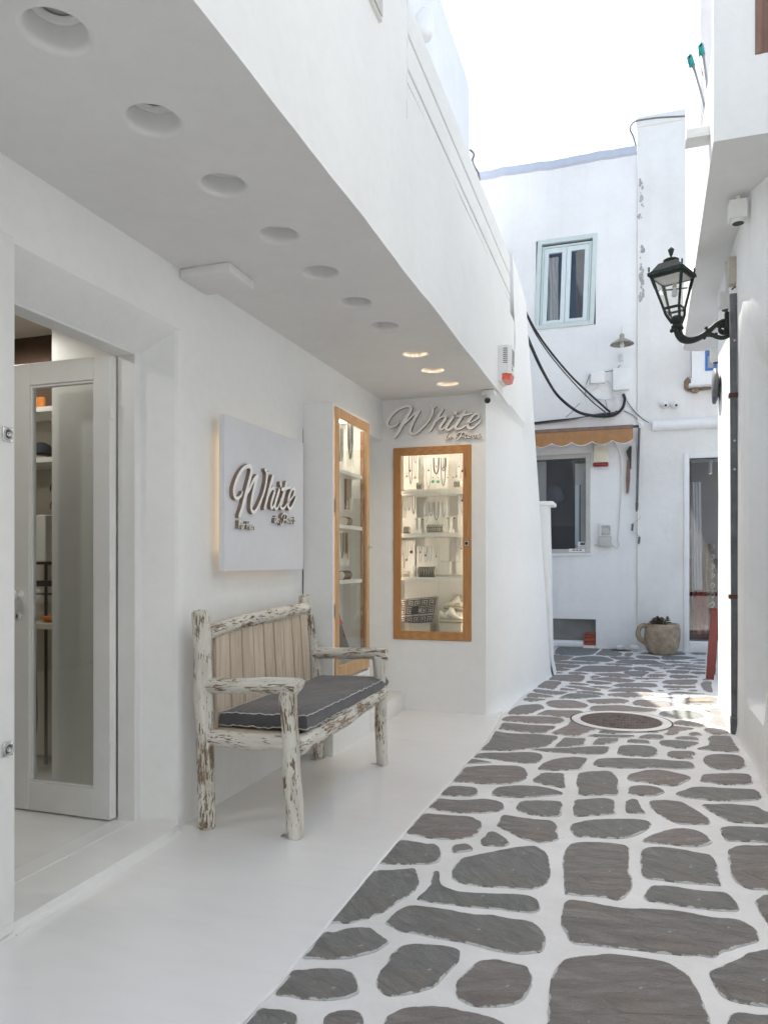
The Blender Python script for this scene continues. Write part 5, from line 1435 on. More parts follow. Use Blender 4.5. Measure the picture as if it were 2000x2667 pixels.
for i in range(9):
    xx = a.x + (b.x - a.x) * (i + .5) / 9
    MB().lathe([(0, -.016), (.003, -.01), (.002, 0), (0, .002)], (xx, a.y - .003, b.z - .008), 6).build("earring", "gold_chain", ebx, smooth=True)
# boxes, patterned clutch bag, pair of sneakers
for (x0_, x1_, lab) in ((325, 735, "cream plinth box under the patterned clutch bag"), (915, 1335, "cream plinth box under the pale sneakers")):
    a, b = C5(x0_, 1990, .06), C5(x1_, 1790, .06)
    bo = root("plinth_box", lab, "box", ((a.x + b.x) / 2, a.y, cz0 + .003))
    MB().box(a.x, b.x, a.y, a.y + .17, cz0 + .003, b.z, .002).build("box", "fabric_cream", bo)
ztop = C5(530, 1790, .06).z
cl = root("clutch_bag", "brown and grey clutch bag with a meander pattern in the bottom of the front case", "bag", (-1.7, D0 + .09, ztop))
pa = [C5(150, 1820, .05), C5(790, 1775, .05), C5(865, 1290, .07), C5(150, 1350, .07)]
def bagp(u, v, d=0):
    p = (pa[0] * (1 - u) + pa[1] * u) * (1 - v) + (pa[3] * (1 - u) + pa[2] * u) * v
    bul = .018 * math.sin(math.pi * min(1, max(0, u))) * math.sin(math.pi * min(1, max(0, v)))
    return Vector((max(p.x, cx0 + .006), p.y - bul - d, max(p.z, ztop)))
m = MB(); m.grid(lambda u, v: bagp(u, v), 16, 12)
m.grid(lambda u, v: bagp(u, v) + Vector((0, .03 + 2 * (bagp(.5, .5).y - bagp(u, v).y) * -.5, 0)), 16, 12)
for (f_) in (lambda t: bagp(t, 0), lambda t: bagp(t, 1), lambda t: bagp(0, t), lambda t: bagp(1, t)):
    for i in range(12):
        p, q = f_(i / 12), f_((i + 1) / 12); m.poly([p, q, q + Vector((0, .03, 0)), p + Vector((0, .03, 0))])
m.build("body", "bag_grey", cl, smooth=True, auto=50)
# meander made of raised straps, a generic key pattern
key = [[(0, 0), (0, 5), (5, 5), (5, 1.4), (1.8, 1.4), (1.8, 3.4), (3.4, 3.4)], [(6.4, 5.4), (6.4, .2), (1.2, .2)]]
m = MB()
def strap(p, q, w=.42):
    x0_, x1_ = min(p[0], q[0]) - w, max(p[0], q[0]) + w; y0_, y1_ = min(p[1], q[1]) - w, max(p[1], q[1]) + w
    return x0_, x1_, y0_, y1_
for ci in range(5):
    for ri in range(3):
        ox, oy = ci * 7.0 + .6, ri * 6.6 + .6
        fl_x, fl_y = (ci + ri) % 2, ri % 2
        for line in key:
            for p, q in zip(line, line[1:]):
                a_, b_, c_, d_ = strap(p, q)
                if fl_x: a_, b_ = 6.4 - b_, 6.4 - a_
                if fl_y: c_, d_ = 5.6 - d_, 5.6 - c_
                U0, U1, V0_, V1_ = (ox + a_) / 35.6, (ox + b_) / 35.6, (oy + c_) / 20, (oy + d_) / 20
                U0, U1, V0_, V1_ = max(0.004, U0), min(.996, U1), max(.004, V0_), min(.996, V1_)
                if U1 <= U0 or V1_ <= V0_: continue
                e_ = .0012 + .00015 * ((p[0] + p[1]) % 3)
                m.poly([bagp(U0, V0_, e_), bagp(U1, V0_, e_), bagp(U1, V1_, e_), bagp(U0, V1_, e_)])
o = m.build("meander_print", "bag_brown", cl, fix=False)
m = MB().poly([bagp(.36, .38, .003), bagp(.56, .38, .003), bagp(.56, .70, .003), bagp(.36, .70, .003)]).build("label_patch", "dark_metal", cl)
chain([bagp(t / 14, 1.0) + Vector((0, .01, .001)) for t in range(15)], .004, "bag_brown", cl, "zip")
def sneaker(heel, toe, hgt, flip, lab):
    L = (toe - heel).length; d = (toe - heel).normalized(); up = Vector((0, 0, 1)); sd = Vector((0, 1, 0))
    t_ = root("sneaker", lab, "shoe", heel)
    def sec(t, prof, w):  # prof(t)->(z0,z1)
        z0, z1 = prof(t); c = heel + d * (t * L); r = w(t)
        return [c + up * (z0 + (z1 - z0) * (.5 - .5 * math.cos(a))) + sd * (r * math.sin(a)) for a in [2 * math.pi * k / 12 for k in range(12)]]
    def loft(prof, w, name, mat):
        m = MB(); S = [sec(t / 18, prof, w) for t in range(19)]
        for a_, b_ in zip(S, S[1:]):
            for k in range(12): m.poly([a_[k], a_[(k + 1) % 12], b_[(k + 1) % 12], b_[k]])
        m.poly(S[0]); m.poly(S[-1])
        return m.build(name, mat, t_, smooth=True, auto=60)
    w_ = lambda t: .008 + .034 * (math.sin(math.pi * min(1, .12 + .86 * t)) ** .5) * (.85 + .25 * t)
    loft(lambda t: (0, .030 + .006 * (1 - t)), lambda t: w_(t) * 1.12, "sole", "sole_cream")
    TP = [(0, .088), (.08, .098), (.26, .072), (.42, .118), (.50, .112), (.72, .066), (.86, .054), (1.0, .034)]
    def top_(t):
        for (a, za), (b, zb) in zip(TP, TP[1:]):
            if t <= b:
                k = (t - a) / (b - a); k = k * k * (3 - 2 * k); return za + (zb - za) * k
        return TP[-1][1]
    loft(lambda t: (.025, max(.034, top_(t) * hgt)), w_, "upper", "leather_cream")
    for i in range(5):
        t = .46 + .09 * i; c = heel + d * (t * L) + up * (top_(t) * hgt + .003)
        MB().tube([c - sd * .016, c + up * .004, c + sd * .016], .0028, 5).build("lace", "fabric_white", t_, smooth=True)
    c = heel + d * (.55 * L)
    MB().poly([heel + d * (.30 * L) + up * .045 - sd * (w_(.3) + .0015), c + up * .04 - sd * (w_(.55) + .0015), c + up * .055 - sd * (w_(.55) + .0015), heel + d * (.36 * L) + up * .07 - sd * (w_(.36) * .98 + .0015)]).build("side_trim", "shoe_trim", t_)
zs2 = C5(1100, 1790, .06).z
sneaker(Vector((-1.47, D0 + .085, zs2)), Vector((-1.255, D0 + .085, zs2)), 1.05, 1, "lower pale cream sneaker with its toe to the right in the front case")
sneaker(Vector((-1.245, D0 + .195, zs2 + .085)), Vector((-1.455, D0 + .195, zs2 + .105)), 1.05, 1, "upper pale cream sneaker propped behind the other in the front case")
bo = root("shoe_rest", "small white block that props the upper sneaker in the front case", "box", (-1.34, D0 + .20, zs2))
MB().box(-1.44, -1.25, D0 + .165, D0 + .225, zs2, zs2 + .083, .002).build("block", "card_white", bo)

# ================================================================ SIREN, CAMERA on the corner
sr = root("alarm_siren", "white alarm siren with louvres and an orange red lens on the parapet corner", "alarm", (-.95, 5.8, 2.6))
x0_, x1_, yy0, yy1, z0_, z1_ = -.972, -.872, 5.685, 5.90, 2.60, 2.872
bm = bmesh.new()
outl = [(x0_, yy0), (x1_ - .03, yy0), (x1_, yy0 + .035), (x1_, yy1 - .035), (x1_ - .03, yy1), (x0_, yy1)]
m = MB().prism([(a, b, z0_ + .055) for a, b in outl], (0, 0, z1_ - z0_ - .055)); m.build("body", "plastic_white", sr)
MB().prism([(a + (0 if a < -.96 else -.0), b, z0_ + .0) for a, b in [(x0_, yy0), (x0_ + .03, yy0), (x0_ + .03, yy1), (x0_, yy1)]], (0, 0, .055)).build("back_plate", "plastic_white", sr)
MB().prism([(x0_ + .031, yy0 + .004, z0_ + .053), (x1_ - .032, yy0 + .004, z0_ + .053), (x1_ - .004, yy0 + .036, z0_ + .053), (x1_ - .004, yy1 - .036, z0_ + .053), (x1_ - .032, yy1 - .004, z0_ + .053), (x0_ + .031, yy1 - .004, z0_ + .053)], (-.012, 0, -.045)).build("lens", "plastic_orange", sr)
for i in range(8):
    z = z1_ - .028 - i * .0155
    MB().box(x0_ + .04, x1_ - .027, yy0 - .002, yy0 + .004, z - .0028, z + .0028).build("louvre", "slot_dark", sr)
    MB().box(x1_ - .004, x1_ + .0015, yy0 + .05, yy1 - .05, z - .0028, z + .0028).build("louvre", "slot_dark", sr)
MB().box(x1_, x1_ + .001, yy0 + .045, yy0 + .053, z0_ + .085, z0_ + .115).box(x1_, x1_ + .001, yy0 + .060, yy0 + .095, z0_ + .085, z0_ + .097).build("printed_name", "slot_dark", sr)
cc = root("security_camera", "small white bullet camera with a black lens under the soffit corner", "camera", (-1.04, 5.66, 2.5))
MB().box(-1.085, -.985, 5.60, 5.728, 2.478, 2.519, .01, 2).build("mount", "plastic_white", cc, smooth=True, auto=40)
d_ = Vector((.25, -.92, -.30)).normalized(); c0 = Vector((-1.052, 5.66, 2.452))
MB().tube([c0 - d_ * .05, c0 + d_ * .045], .026, 18).build("barrel", "plastic_white", cc, smooth=True, auto=40)
MB().tube([c0 + d_ * .044, c0 + d_ * .048], [.0225, .0225], 18).build("lens", "black_plastic", cc, smooth=True, auto=40)
MB().tube([c0 - d_ * .02 + Vector((0, 0, .02)), c0 + d_ * .055 + Vector((0, 0, .03))], [.02, .018], 10).build("hood", "plastic_white", cc, smooth=True)
# round wall lamp high on the upper storey
wl = root("wall_lamp", "rounded white cup lamp high on the set back upper storey", "lamp", onx(1103, 60, -1.9))
c = onx(1078, 70, -1.88)
MB().lathe([(.02, -.13), (.06, -.13), (.085, -.07), (.09, .02), (.08, .08), (.045, .125), (0, .13)], (c.x + .10, c.y, c.z), 20).build("shade", "plaster", wl, smooth=True)
MB().tube([(-1.9, c.y, c.z), (-1.8, c.y, c.z)], .05, 12).build("bracket", "plastic_white", wl)
# clutter on the parapet end
pc_ = root("roof_aerial_cable", "curled dark cable and fitting on the far end of the parapet", "cable", (-1.2, 6.6, 4.0))
P = catmull([ony(1224, 390, 7.6), ony(1234, 402, 7.6), ony(1230, 418, 7.6), ony(1236, 435, 7.6), ony(1245, 450, 7.6), ony(1248, 470, 7.6)], 6)
MB().tube(P, .012, 6).build("cable", "cable_grey", pc_)

# ================================================================ THINGS INSIDE THE SHOP DOOR
for (z, lab) in ((2.03, "white shop shelf at the top behind the open door"), (1.755, "white shop shelf below the first behind the open door")):
    s_ = root("shop_shelf", lab, "shelf", (-3.0, 3.3, z), "shelves inside the shop")
    MB().box(-3.6, -2.5, 3.22, 3.45, z - .014, z + .014, .002).build("board", "card_white", s_)
it = root("shop_display_wall", "beige display wall deep inside the shop", "display wall", (-3.1, 3.5, .078))
MB().box(-3.9, -2.48, 3.46, 3.50, .078, 2.45).build("panel", "shop_wall", it)
ob = root("orange_bag", "small orange bag on the highest shelf inside the shop", "bag", (-3.08, 3.3, 2.044))
MB().box(-3.12, -3.055, 3.27, 3.33, 2.044, 2.115, .015, 3).build("body", "fabric_orange", ob, smooth=True)
MB().tube(catmull([(-3.11, 3.3, 2.11), (-3.09, 3.3, 2.17), (-3.07, 3.3, 2.11)], 5), .005, 6).build("handle", "shop_brown", ob)
hb = root("brown_box", "dark red brown box beside the orange bag inside the shop", "box", (-3.02, 3.34, 2.044))
MB().box(-3.05, -2.95, 3.30, 3.40, 2.044, 2.2, .004).build("box", "shop_brown", hb)
cp = root("dark_cap", "dark grey cap on the second shelf inside the shop", "cap", (-3.09, 3.3, 1.769))
MB().lathe([(.06, 0), (.058, .02), (.045, .05), (.02, .065), (0, .068)], (-3.10, 3.3, 1.80), 16).box(-3.08, -3.04, 3.24, 3.31, 1.80, 1.806, .002).build("crown", "fabric_navy", cp, smooth=True, auto=50)
cb = root("blue_cap", "pale blue cap on the second shelf inside the shop", "cap", (-3.03, 3.36, 1.769))
MB().lathe([(.06, 0), (.056, .03), (.04, .06), (0, .075)], (-3.03, 3.39, 1.82), 16).build("crown", "fabric_blue", cb, smooth=True)
MB().box(-3.1, -2.97, 3.33, 3.42, 1.77, 1.815, .003).build("stand", "fabric_tan", cb)
for i, (z, lab) in enumerate(((1.60, "upper pair of dark sunglasses arms on the shop display wall"), (1.50, "lower pair of dark sunglasses arms on the shop display wall"))):
    g_ = root("sunglasses", lab, "sunglasses", (-3.1, 3.40, z))
    for dx in (0, .03):
        MB().tube(catmull([(-3.125 + dx, 3.44, z + .05), (-3.10 + dx, 3.38, z + .045), (-3.085 + dx, 3.35, z + .02), (-3.075 + dx, 3.34, z)], 4), .004, 6).build("temple", "shop_brown", g_)
wb = root("white_carton", "plain grey white carton on the rail inside the shop", "box", (-3.08, 3.3, 1.20))
MB().box(-3.2, -3.03, 3.25, 3.35, 1.205, 1.46, .004).build("box", "card_white", wb)
rk = root("display_rack", "thin black metal rack inside the shop door", "rack", (-3.08, 3.3, .08))
MB().box(-3.3, -2.9, 3.285, 3.30, 1.188, 1.203).box(-3.3, -2.9, 3.285, 3.30, 1.02, 1.032).box(-3.3, -2.9, 3.28, 3.305, 1.068, 1.10).box(-3.082, -3.070, 3.30, 3.312, .08, 1.2).build("frame", "black_plastic", rk)
mv = root("candle_bowl", "small glowing bowl on a cream ledge inside the shop", "bowl", (-3.03, 3.3, .86))
MB().lathe([(.02, 0), (.05, .02), (.055, .03), (.04, .028), (0, .02)], (-3.02, 3.28, .875), 14).build("bowl", "fabric_orange", mv, smooth=True)
MB().box(-3.3, -2.7, 3.2, 3.44, .84, .872, .004).build("ledge", "shop_wall", mv)
dd_ = root("sequin_garment", "dark plum hanging garment with a sequinned strip inside the shop", "garment", (-3.1, 3.2, .80))
P = catmull([(-3.075, 3.18, .80), (-3.07, 3.18, .70), (-3.065, 3.18, .55), (-3.06, 3.18, .40), (-3.065, 3.18, .27), (-3.075, 3.18, .22)], 4)
MB().tube(P, [.012, .02, .028, .03, .032, .034, .034, .034, .034, .034, .034, .034, .034, .034, .034, .033, .032, .032, .030, .026, .015][:len(P)], 10).build("sleeve", "fabric_dark", dd_, smooth=True)
P = catmull([(-3.12, 3.21, .79), (-3.125, 3.21, .6), (-3.125, 3.21, .4), (-3.12, 3.21, .24)], 4)
MB().tube(P, [.02, .03, .04, .045, .05, .05, .05, .05, .05, .05, .048, .045, .03][:len(P)], 10).build("body", "fabric_dark", dd_, smooth=True)
MB().box(-3.125, -3.085, 3.15, 3.153, .54, .66, .001).build("price_tag", "plastic_white", dd_)
m = MB()
for i in range(46):
    z = .25 + .42 * R.random(); x = -3.07 + .010 * R.choice([-1, 0, 1, 2, 2.6])
    m.box(x - .0022, x + .0022, 3.142, 3.146, z - .0022, z + .0022)
m = m.build("sequins", "plastic_white", dd_); m["kind"] = "stuff"
sp = root("shop_ceiling_spot", "small ceiling spot lit inside the shop behind the door", "ceiling light", (-3.2, 2.9, 2.44))
MB().lathe([(.05, 0), (.05, -.01), (.04, -.012)], (-3.2, 2.95, 2.45), 16).build("ring", "plastic_white", sp)
MB().lathe([(.04, -.013), (0, -.013)], (-3.2, 2.95, 2.45), 16).build("lens", "bulb_shop", sp)
# ================================================================ LOW WALL STUB past the side wall
lw = root("low_wall", "low white wall stub with a projecting cap beyond the shop side wall", "wall", (-1.0, 8.15, 0))
m = MB()
def lwf(u, v):
    z = 1.80 * v
    return (-.80 - .035 * v + .03 * math.exp(-z / .06) + .004 * noise.noise(Vector((u, z * 2, 3))), 7.96 + .30 * u, z)
m.grid(lwf, 3, 12)
m.poly([(-1.6, 7.96, 0), (-.80, 7.96, 0), (-.835, 7.96, 1.8), (-1.6, 7.96, 1.8)]); m.poly([(-1.6, 8.26, 0), (-.80, 8.26, 0), (-.835, 8.26, 1.8), (-1.6, 8.26, 1.8)])
m.build("body", "plaster", lw, smooth=True, auto=35)
MB().box(-1.6, -.775, 7.93, 8.29, 1.80, 1.845, .012, 2).build("cap", "plaster", lw, smooth=True, auto=40)

# ================================================================ FACADE at the end of the alley
YF = 10.7
def F(x, y, d=0.0): return ony(x, y, YF - d)
fac = root("end_house", "two storey white house closing the alley with a pale mint window and ochre awning", "building", (-1.2, YF, 0))
def shear(o, k, z0):
    for v in o.data.vertices: v.co.x += k * (v.co.z + origin_of(o.parent).z - z0)
# plaster front with real openings
WIN = (-1.285, -.470, 4.51, 5.775); LOW = (-2.35, -.540, 1.325, 2.72); NIC = (-1.9, -.466, 0.0, .407)
m = MB()
holed(m, -4.5, .075, 0, 6.80, [WIN + (.10,), LOW + (.12,), NIC + (.16,)], lambda u, w, d: (u, YF + d, w))
m.build("front_wall", "plaster_old", fac)
MB().box(-4.5, .075, YF + .3, YF + 4, 0, 6.8).build("rear_mass", "plaster_old", fac)
# wavering coping strip
m = MB()
def cz(x): return 6.80 + .02 * noise.noise(Vector((x * 1.5, 0, 5))) + .012 * noise.noise(Vector((x * 6, 0, 5)))
for i in range(60):
    a, b = -4.5 + 4.575 * i / 60, -4.5 + 4.575 * (i + 1) / 60
    m.poly([(a, YF - .035, cz(a) - .01), (b, YF - .035, cz(b) - .01), (b, YF - .035, cz(b) + .085), (a, YF - .035, cz(a) + .085)])
    m.poly([(a, YF - .035, cz(a) + .085), (b, YF - .035, cz(b) + .085), (b, YF + .3, cz(b) + .085), (a, YF + .3, cz(a) + .085)])
    m.poly([(a, YF - .035, cz(a) - .01), (b, YF - .035, cz(b) - .01), (b, YF + .02, cz(b) - .04), (a, YF + .02, cz(a) - .04)])
m.build("coping", "coping_paint", fac, smooth=True, auto=40)
# niche lining with bare concrete
m = MB()
m.poly([(NIC[0], YF + .155, 0), (NIC[1], YF + .155, 0), (NIC[1], YF + .155, NIC[3]), (NIC[0], YF + .155, NIC[3])])
m.build("niche_lining", "concrete", fac)
MB().box(-1.9, -.62, YF + .0, YF + .15, 0, .10, .03, 2).build("niche_sill", "plaster_old", fac, smooth=True, auto=50)
# mint upper window
wn_ = root("window", None, None); wn_.parent = fac; wn_.location = Vector((-.88, 0, 5.1))
def frame(mb, a, b, c, d, w, y0, y1, bev=.004):
    mb.box(a, a + w, y0, y1, c, d, bev).box(b - w, b, y0, y1, c, d, bev).box(a + w, b - w, y0 + .0006, y1, d - w, d, bev).box(a + w, b - w, y0 + .0006, y1, c, c + w, bev)
    return mb
simple("peeled_grey", (0.42, 0.42, 0.42), 0.9, var=0.3, vs_=20)
simple("mint_paint", (0.60, 0.675, 0.66), 0.5, var=0.05, vs_=8)
simple("mint_paint_pale", (0.66, 0.74, 0.75), 0.5, var=0.04, vs_=8)
o = frame(MB(), WIN[0], WIN[1], WIN[2], WIN[3], .062, YF - .022, YF + .05).build("frame", "mint_paint", wn_); shear(o, .036, 5.1)
o = frame(MB(), WIN[0] + .066, WIN[1] - .066, WIN[2] + .045, WIN[3] - .09, .030, YF + .005, YF + .07).build("inner_frame", "mint_paint", wn_); shear(o, .036, 5.1)
mid = (WIN[0] + WIN[1]) / 2
for (a, b) in ((WIN[0] + .098, mid - .002), (mid + .002, WIN[1] - .098)):
    z0_, z1_ = WIN[2] + .078, WIN[3] - .122
    o = MB().box(a, a + .062, YF + .015, YF + .06, z0_, z1_, .004).box(b - .062, b, YF + .015, YF + .06, z0_, z1_, .004).box(a + .062, b - .062, YF + .0156, YF + .06, z1_ - .07, z1_, .004).box(a + .062, b - .062, YF + .0156, YF + .06, z0_, z0_ + .045, .004).build("sash", "mint_paint_pale", wn_); shear(o, .036, 5.1)
    o = MB().box(a + .06, b - .06, YF + .036, YF + .040, z0_ + .044, z1_ - .068).build("pane", "glass_dark", wn_); shear(o, .036, 5.1)
def curt(u, v):
    x = WIN[0] + .155 + .15 * u; z = WIN[2] + .11 + .93 * v
    return (x + .02 * noise.noise(Vector((u * 9, v * 3, 1))), YF + .085 + .012 * math.sin(u * 19 + v * 2) + .01 * noise.noise(Vector((u * 9, v * 5, 1))), z)
MB().grid(curt, 26, 14).build("curtain", "fabric_cream", wn_, smooth=True)
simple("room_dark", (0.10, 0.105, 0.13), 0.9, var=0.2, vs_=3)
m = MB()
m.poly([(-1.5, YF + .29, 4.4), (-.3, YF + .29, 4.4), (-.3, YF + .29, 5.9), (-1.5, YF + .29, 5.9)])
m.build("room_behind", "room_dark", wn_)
# shop window below
sw = root("window", None, None); sw.parent = fac; sw.location = Vector((-.2, 0, 2.0))
frame(MB(), LOW[0], LOW[1], LOW[2], LOW[3], .062, YF - .012, YF + .07).build("frame", "plastic_grey", sw)
MB().box(LOW[0] - .01, LOW[1] + .012, YF - .035, YF + .06, LOW[2] - .03, LOW[2] + .002, .004).build("sill", "plaster_old", sw)
MB().box(LOW[0] + .06, LOW[1] - .06, YF + .028, YF + .032, LOW[2] + .06, LOW[3] - .06).build("pane", "glass_dark", sw)
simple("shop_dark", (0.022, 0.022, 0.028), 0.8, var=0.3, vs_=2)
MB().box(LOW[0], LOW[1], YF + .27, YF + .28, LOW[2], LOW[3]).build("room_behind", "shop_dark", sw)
a, b = F(1497, 1208, -.10), F(1530, 1262, -.10)
MB().box(a.x, b.x, YF + .09, YF + .12, b.z, a.z, .003).build("cabinet_box", "plastic_grey", sw)
MB().box(F(1497, 1265, -.1).x, F(1508, 1265, -.1).x, YF + .08, YF + .11, LOW[2] + .06, F(1500, 1263, -.1).z, .003).build("side_profile", "mint_paint_pale", sw)
MB().box(F(1511, 1265, -.1).x, F(1530, 1265, -.1).x, YF + .10, YF + .12, LOW[2] + .06, F(1500, 1263, -.1).z, .003).build("side_panel", "plastic_grey", sw)
MB().box(LOW[0] + .1, F(1422, 1300, -.2).x, YF + .2, YF + .22, LOW[2] + .06, LOW[3] - .06).build("side_curtain", "plastic_grey", sw)
MB().lathe([(0, -.14), (.12, -.08), (.13, .04), (.08, .12), (0, .15)], F(1448, 1290, -.22), 12, wob=.6).build("dark_plant", "room_dark", sw, smooth=True)
# stickers low on the pane
st1 = root("window_sticker", "small square sticker with a dark blue mark at the shop window corner", "sticker", F(1514, 1418, .02))
MB().box(F(1504, 1400).x, F(1524, 1400).x, YF + .020, YF + .022, F(1500, 1427).z, F(1500, 1411).z).build("paper", "plastic_white", st1)
MB().box(F(1510, 1400).x, F(1522, 1400).x, YF + .0185, YF + .0195, F(1500, 1420).z, F(1500, 1413).z).build("print", "sticker_blue", st1)
MB().box(F(1506, 1400).x, F(1522, 1400).x, YF + .0185, YF + .0195, F(1500, 1424.6).z, F(1500, 1423.6).z).build("red_line", "plastic_red", st1)
st2 = root("window_sticker", "long white strip with small card payment marks on the shop window sill", "sticker", F(1500, 1433, .02))
MB().box(F(1481, 1400).x, F(1523, 1400).x, YF - .016, YF - .0135, F(1500, 1438).z, F(1500, 1429).z).build("paper", "plastic_white", st2)
for k in range(3):
    xx = F(1491 + 8.5 * k, 1433)
    MB().box(xx.x, xx.x + .032, YF - .0175, YF - .0165, xx.z - .008, xx.z + .008).build("card_mark", "slot_dark" if k != 1 else "room_dark", st2)
# ochre awning, drawn in
aw = root("awning", "ochre canvas awning with a scalloped edge over the shop window", "awning", (-.7, YF - .2, 2.95))
ax0, ax1 = -2.5, F(1648, 1105, .28).x
yA_, dA = YF - .28, .28
zt_, zm_ = F(1500, 1112, dA).z, F(1500, 1124, dA).z
zbot = F(1640, 1146, dA).z
def val(u, v):
    x = ax0 + (ax1 - ax0) * u
    sc_ = .050 * abs(math.sin(math.pi * (ax1 - x) / .265)) ** .8
    z = zm_ - (zm_ - zbot + .030 - sc_ * -1.0 - .05) * v if False else zm_ + (zbot - .006 - zm_ - .0 + (-sc_ + .012)) * v
    return (x, yA_ - .012 * v + .006 * math.sin(x * 9) * v, z)
MB().grid(val, 180, 3).build("valance", "awning_fabric", aw, smooth=True)
P = [Vector(val(i / 180, 1.0)) for i in range(181)]
MB().tube(P, .006, 5, uv=False).build("valance_binding", "fabric_white", aw)
MB().box(ax0, ax1 + .0, yA_ - .005, yA_ + .045, zm_ - .002, zm_ + .055, .012, 2).build("front_bar", "hammered_wood", aw, smooth=True, auto=40)
MB().grid(lambda u, v: (ax0 + (ax1 - ax0) * u, yA_ + .02 + .24 * v, zm_ + .048 + .004 * v), 6, 3).build("canvas", "awning_fabric", aw)
MB().tube([(ax1, yA_ + .02, zm_ + .03), (ax1 + .07, yA_ + .02, zm_ + .03)], .018, 10).build("roller_end", "dark_metal", aw)
MB().tube([(ax1 + .10, YF - .02, zm_ + .09), (ax1 + .09, yA_ + .02, zm_ + .02)], .016, 8).box(ax1 + .07, ax1 + .13, YF - .05, YF - .001, zm_ + .06, zm_ + .13, .008).build("arm_bracket", "plastic_white", aw)
cr = root("awning_crank_tube", "grey vertical winding tube hanging from the awning end", "awning crank", F(1660, 1330, .1))
MB().tube([F(1664, 1112, .10), F(1658, 1310, .10)], .016, 10).tube([F(1658, 1309, .10), F(1657.5, 1326, .10), F(1657, 1333, .10)], [.021, .018, .008], 10).build("tube", "pipe_grey", cr, smooth=True, auto=40)
ck = root("crank_handle", "small folding crank handle with two grey grips hanging on the wall", "crank", F(1655, 1385, .05))
MB().tube([F(1668, 1345, .03), F(1666, 1351, .03), F(1648, 1362, .03), F(1646, 1384, .03), F(1664, 1396, .03), F(1663, 1420, .03)], .004, 6).build("rod", "steel", ck)
for (p, q) in (((1647, 1364), (1645.5, 1382)), ((1664.5, 1398), (1662.8, 1416))):
    MB().tube([F(*p, .03), F(*q, .03)], .014, 8).build("grip", "pipe_grey", ck)
hk = root("folded_parasol_arm", "flat brown wooden blade with a dark metal clip hanging on the house wall", "wall hook", F(1638, 1220, .04))
MB().prism([F(1633, 1196, .03), F(1640, 1198, .03), F(1640, 1250, .03), F(1637, 1280, .03), F(1634, 1288, .03), F(1630, 1282, .03), F(1629, 1250, .03), F(1631, 1215, .03)], (0, -.02, 0)).build("blade", "hammered_wood", hk)
MB().prism([F(1640, 1163, .01), F(1644, 1163, .01), F(1643, 1222, .01), F(1640, 1222, .01), F(1640, 1200, .01), F(1634, 1192, .01), F(1630, 1176, .01), F(1634, 1172, .01), F(1637, 1166, .01)], (0, -.045, 0)).build("clip", "dark_metal", hk)
# alarm box, meter, conduit
al = root("alarm_box", "cream alarm box with a dark red lower band beside the awning", "alarm", F(1564, 1188, .03))
a, b = F(1545, 1215, .0), F(1583, 1157, .0)
MB().box(a.x, b.x, YF - .07, YF - .001, F(1560, 1206).z, b.z, .012, 2).build("body", "plastic_cream", al, smooth=True, auto=40)
MB().box(a.x + .008, b.x - .008, YF - .074, YF - .004, F(1560, 1166).z, b.z - .006, .006, 2).build("top_trim", "plastic_white", al, smooth=True, auto=40)
MB().box(a.x - .003, b.x + .003, YF - .073, YF - .001, a.z - .01, F(1560, 1206).z - .001, .014, 3).build("red_band", "plastic_red", al, smooth=True, auto=40)
me_ = root("electricity_meter", "grey electricity meter box with a small viewing window on the house wall", "meter", F(1577, 1392, .05))
a, b = F(1560, 1398), F(1591, 1364)
MB().box(a.x, b.x, YF - .07, YF - .001, a.z, b.z, .01, 2).build("upper_case", "plastic_grey" if False else "plastic_white", me_, smooth=True, auto=40)
MB().box(a.x - .004, b.x + .004, YF - .085, YF - .001, F(1560, 1424).z, a.z - .002, .01, 2).build("lower_case", "plastic_grey", me_, smooth=True, auto=40)
MB().box(F(1566, 1400).x, F(1589, 1400).x, YF - .073, YF - .069, F(1560, 1395).z, F(1560, 1369).z).build("viewing_window", "peeled_grey", me_)
MB().box(F(1568, 1400).x, F(1585, 1400).x, YF - .0745, YF - .0735, F(1560, 1389).z, F(1560, 1377).z).build("dial_plate", "plastic_grey", me_)
cdt = root("conduit", "thin white conduit curving down the house wall to the meter", "cable", F(1612, 1300, .01))
MB().tube(catmull([F(1598, 1150, .012), F(1610, 1172, .012), F(1616, 1200, .012), F(1617, 1260, .012), F(1614, 1330, .012), F(1611, 1380, .012), F(1609, 1405, .012), F(1611, 1420, .012), F(1604, 1427, .012), F(1596, 1418, .012), F(1592, 1416, .012)], 5), .008, 6).build("tube", "cable_white", cdt, smooth=True)
MB().tube([F(1558, 1417, .02), F(1547, 1417, .02)], .014, 8).build("stub", "plastic_white", cdt)
# overhead cables, bundle, junction boxes
cbl = root("overhead_cable", "upper pair of black cables sagging from the shop corner to the house", "cable", F(1500, 950, .3))
def sag(pts, r, mat, par, nm="cable", seg=8): MB().tube(catmull(pts, seg), r, 6, uv=False).build(nm, mat, par, smooth=True)
sag([ony(1362, 800, 7.95), ony(1395, 862, 8.6), ony(1440, 925, 9.3), F(1492, 985, .5), F(1545, 1035, .2), F(1588, 1073, .08)], .014, "cable_black", cbl)
sag([ony(1364, 806, 7.97), ony(1396, 872, 8.6), ony(1436, 930, 9.3), F(1485, 988, .5), F(1535, 1040, .2), F(1576, 1074, .08)], .008, "cable_black", cbl)
cbl2 = root("overhead_cable", "lower thick black cable sagging deepest to the house wall", "cable", F(1450, 1000, .3))
sag([ony(1366, 862, 7.95), ony(1384, 905, 8.5), ony(1412, 965, 9.2), F(1450, 1028, .5), F(1500, 1070, .25), F(1540, 1082, .1), F(1572, 1084, .06), F(1600, 1080, .05), F(1620, 1063, .05), F(1626, 1040, .05), F(1622, 1026, .05)], .020, "cable_black", cbl2)
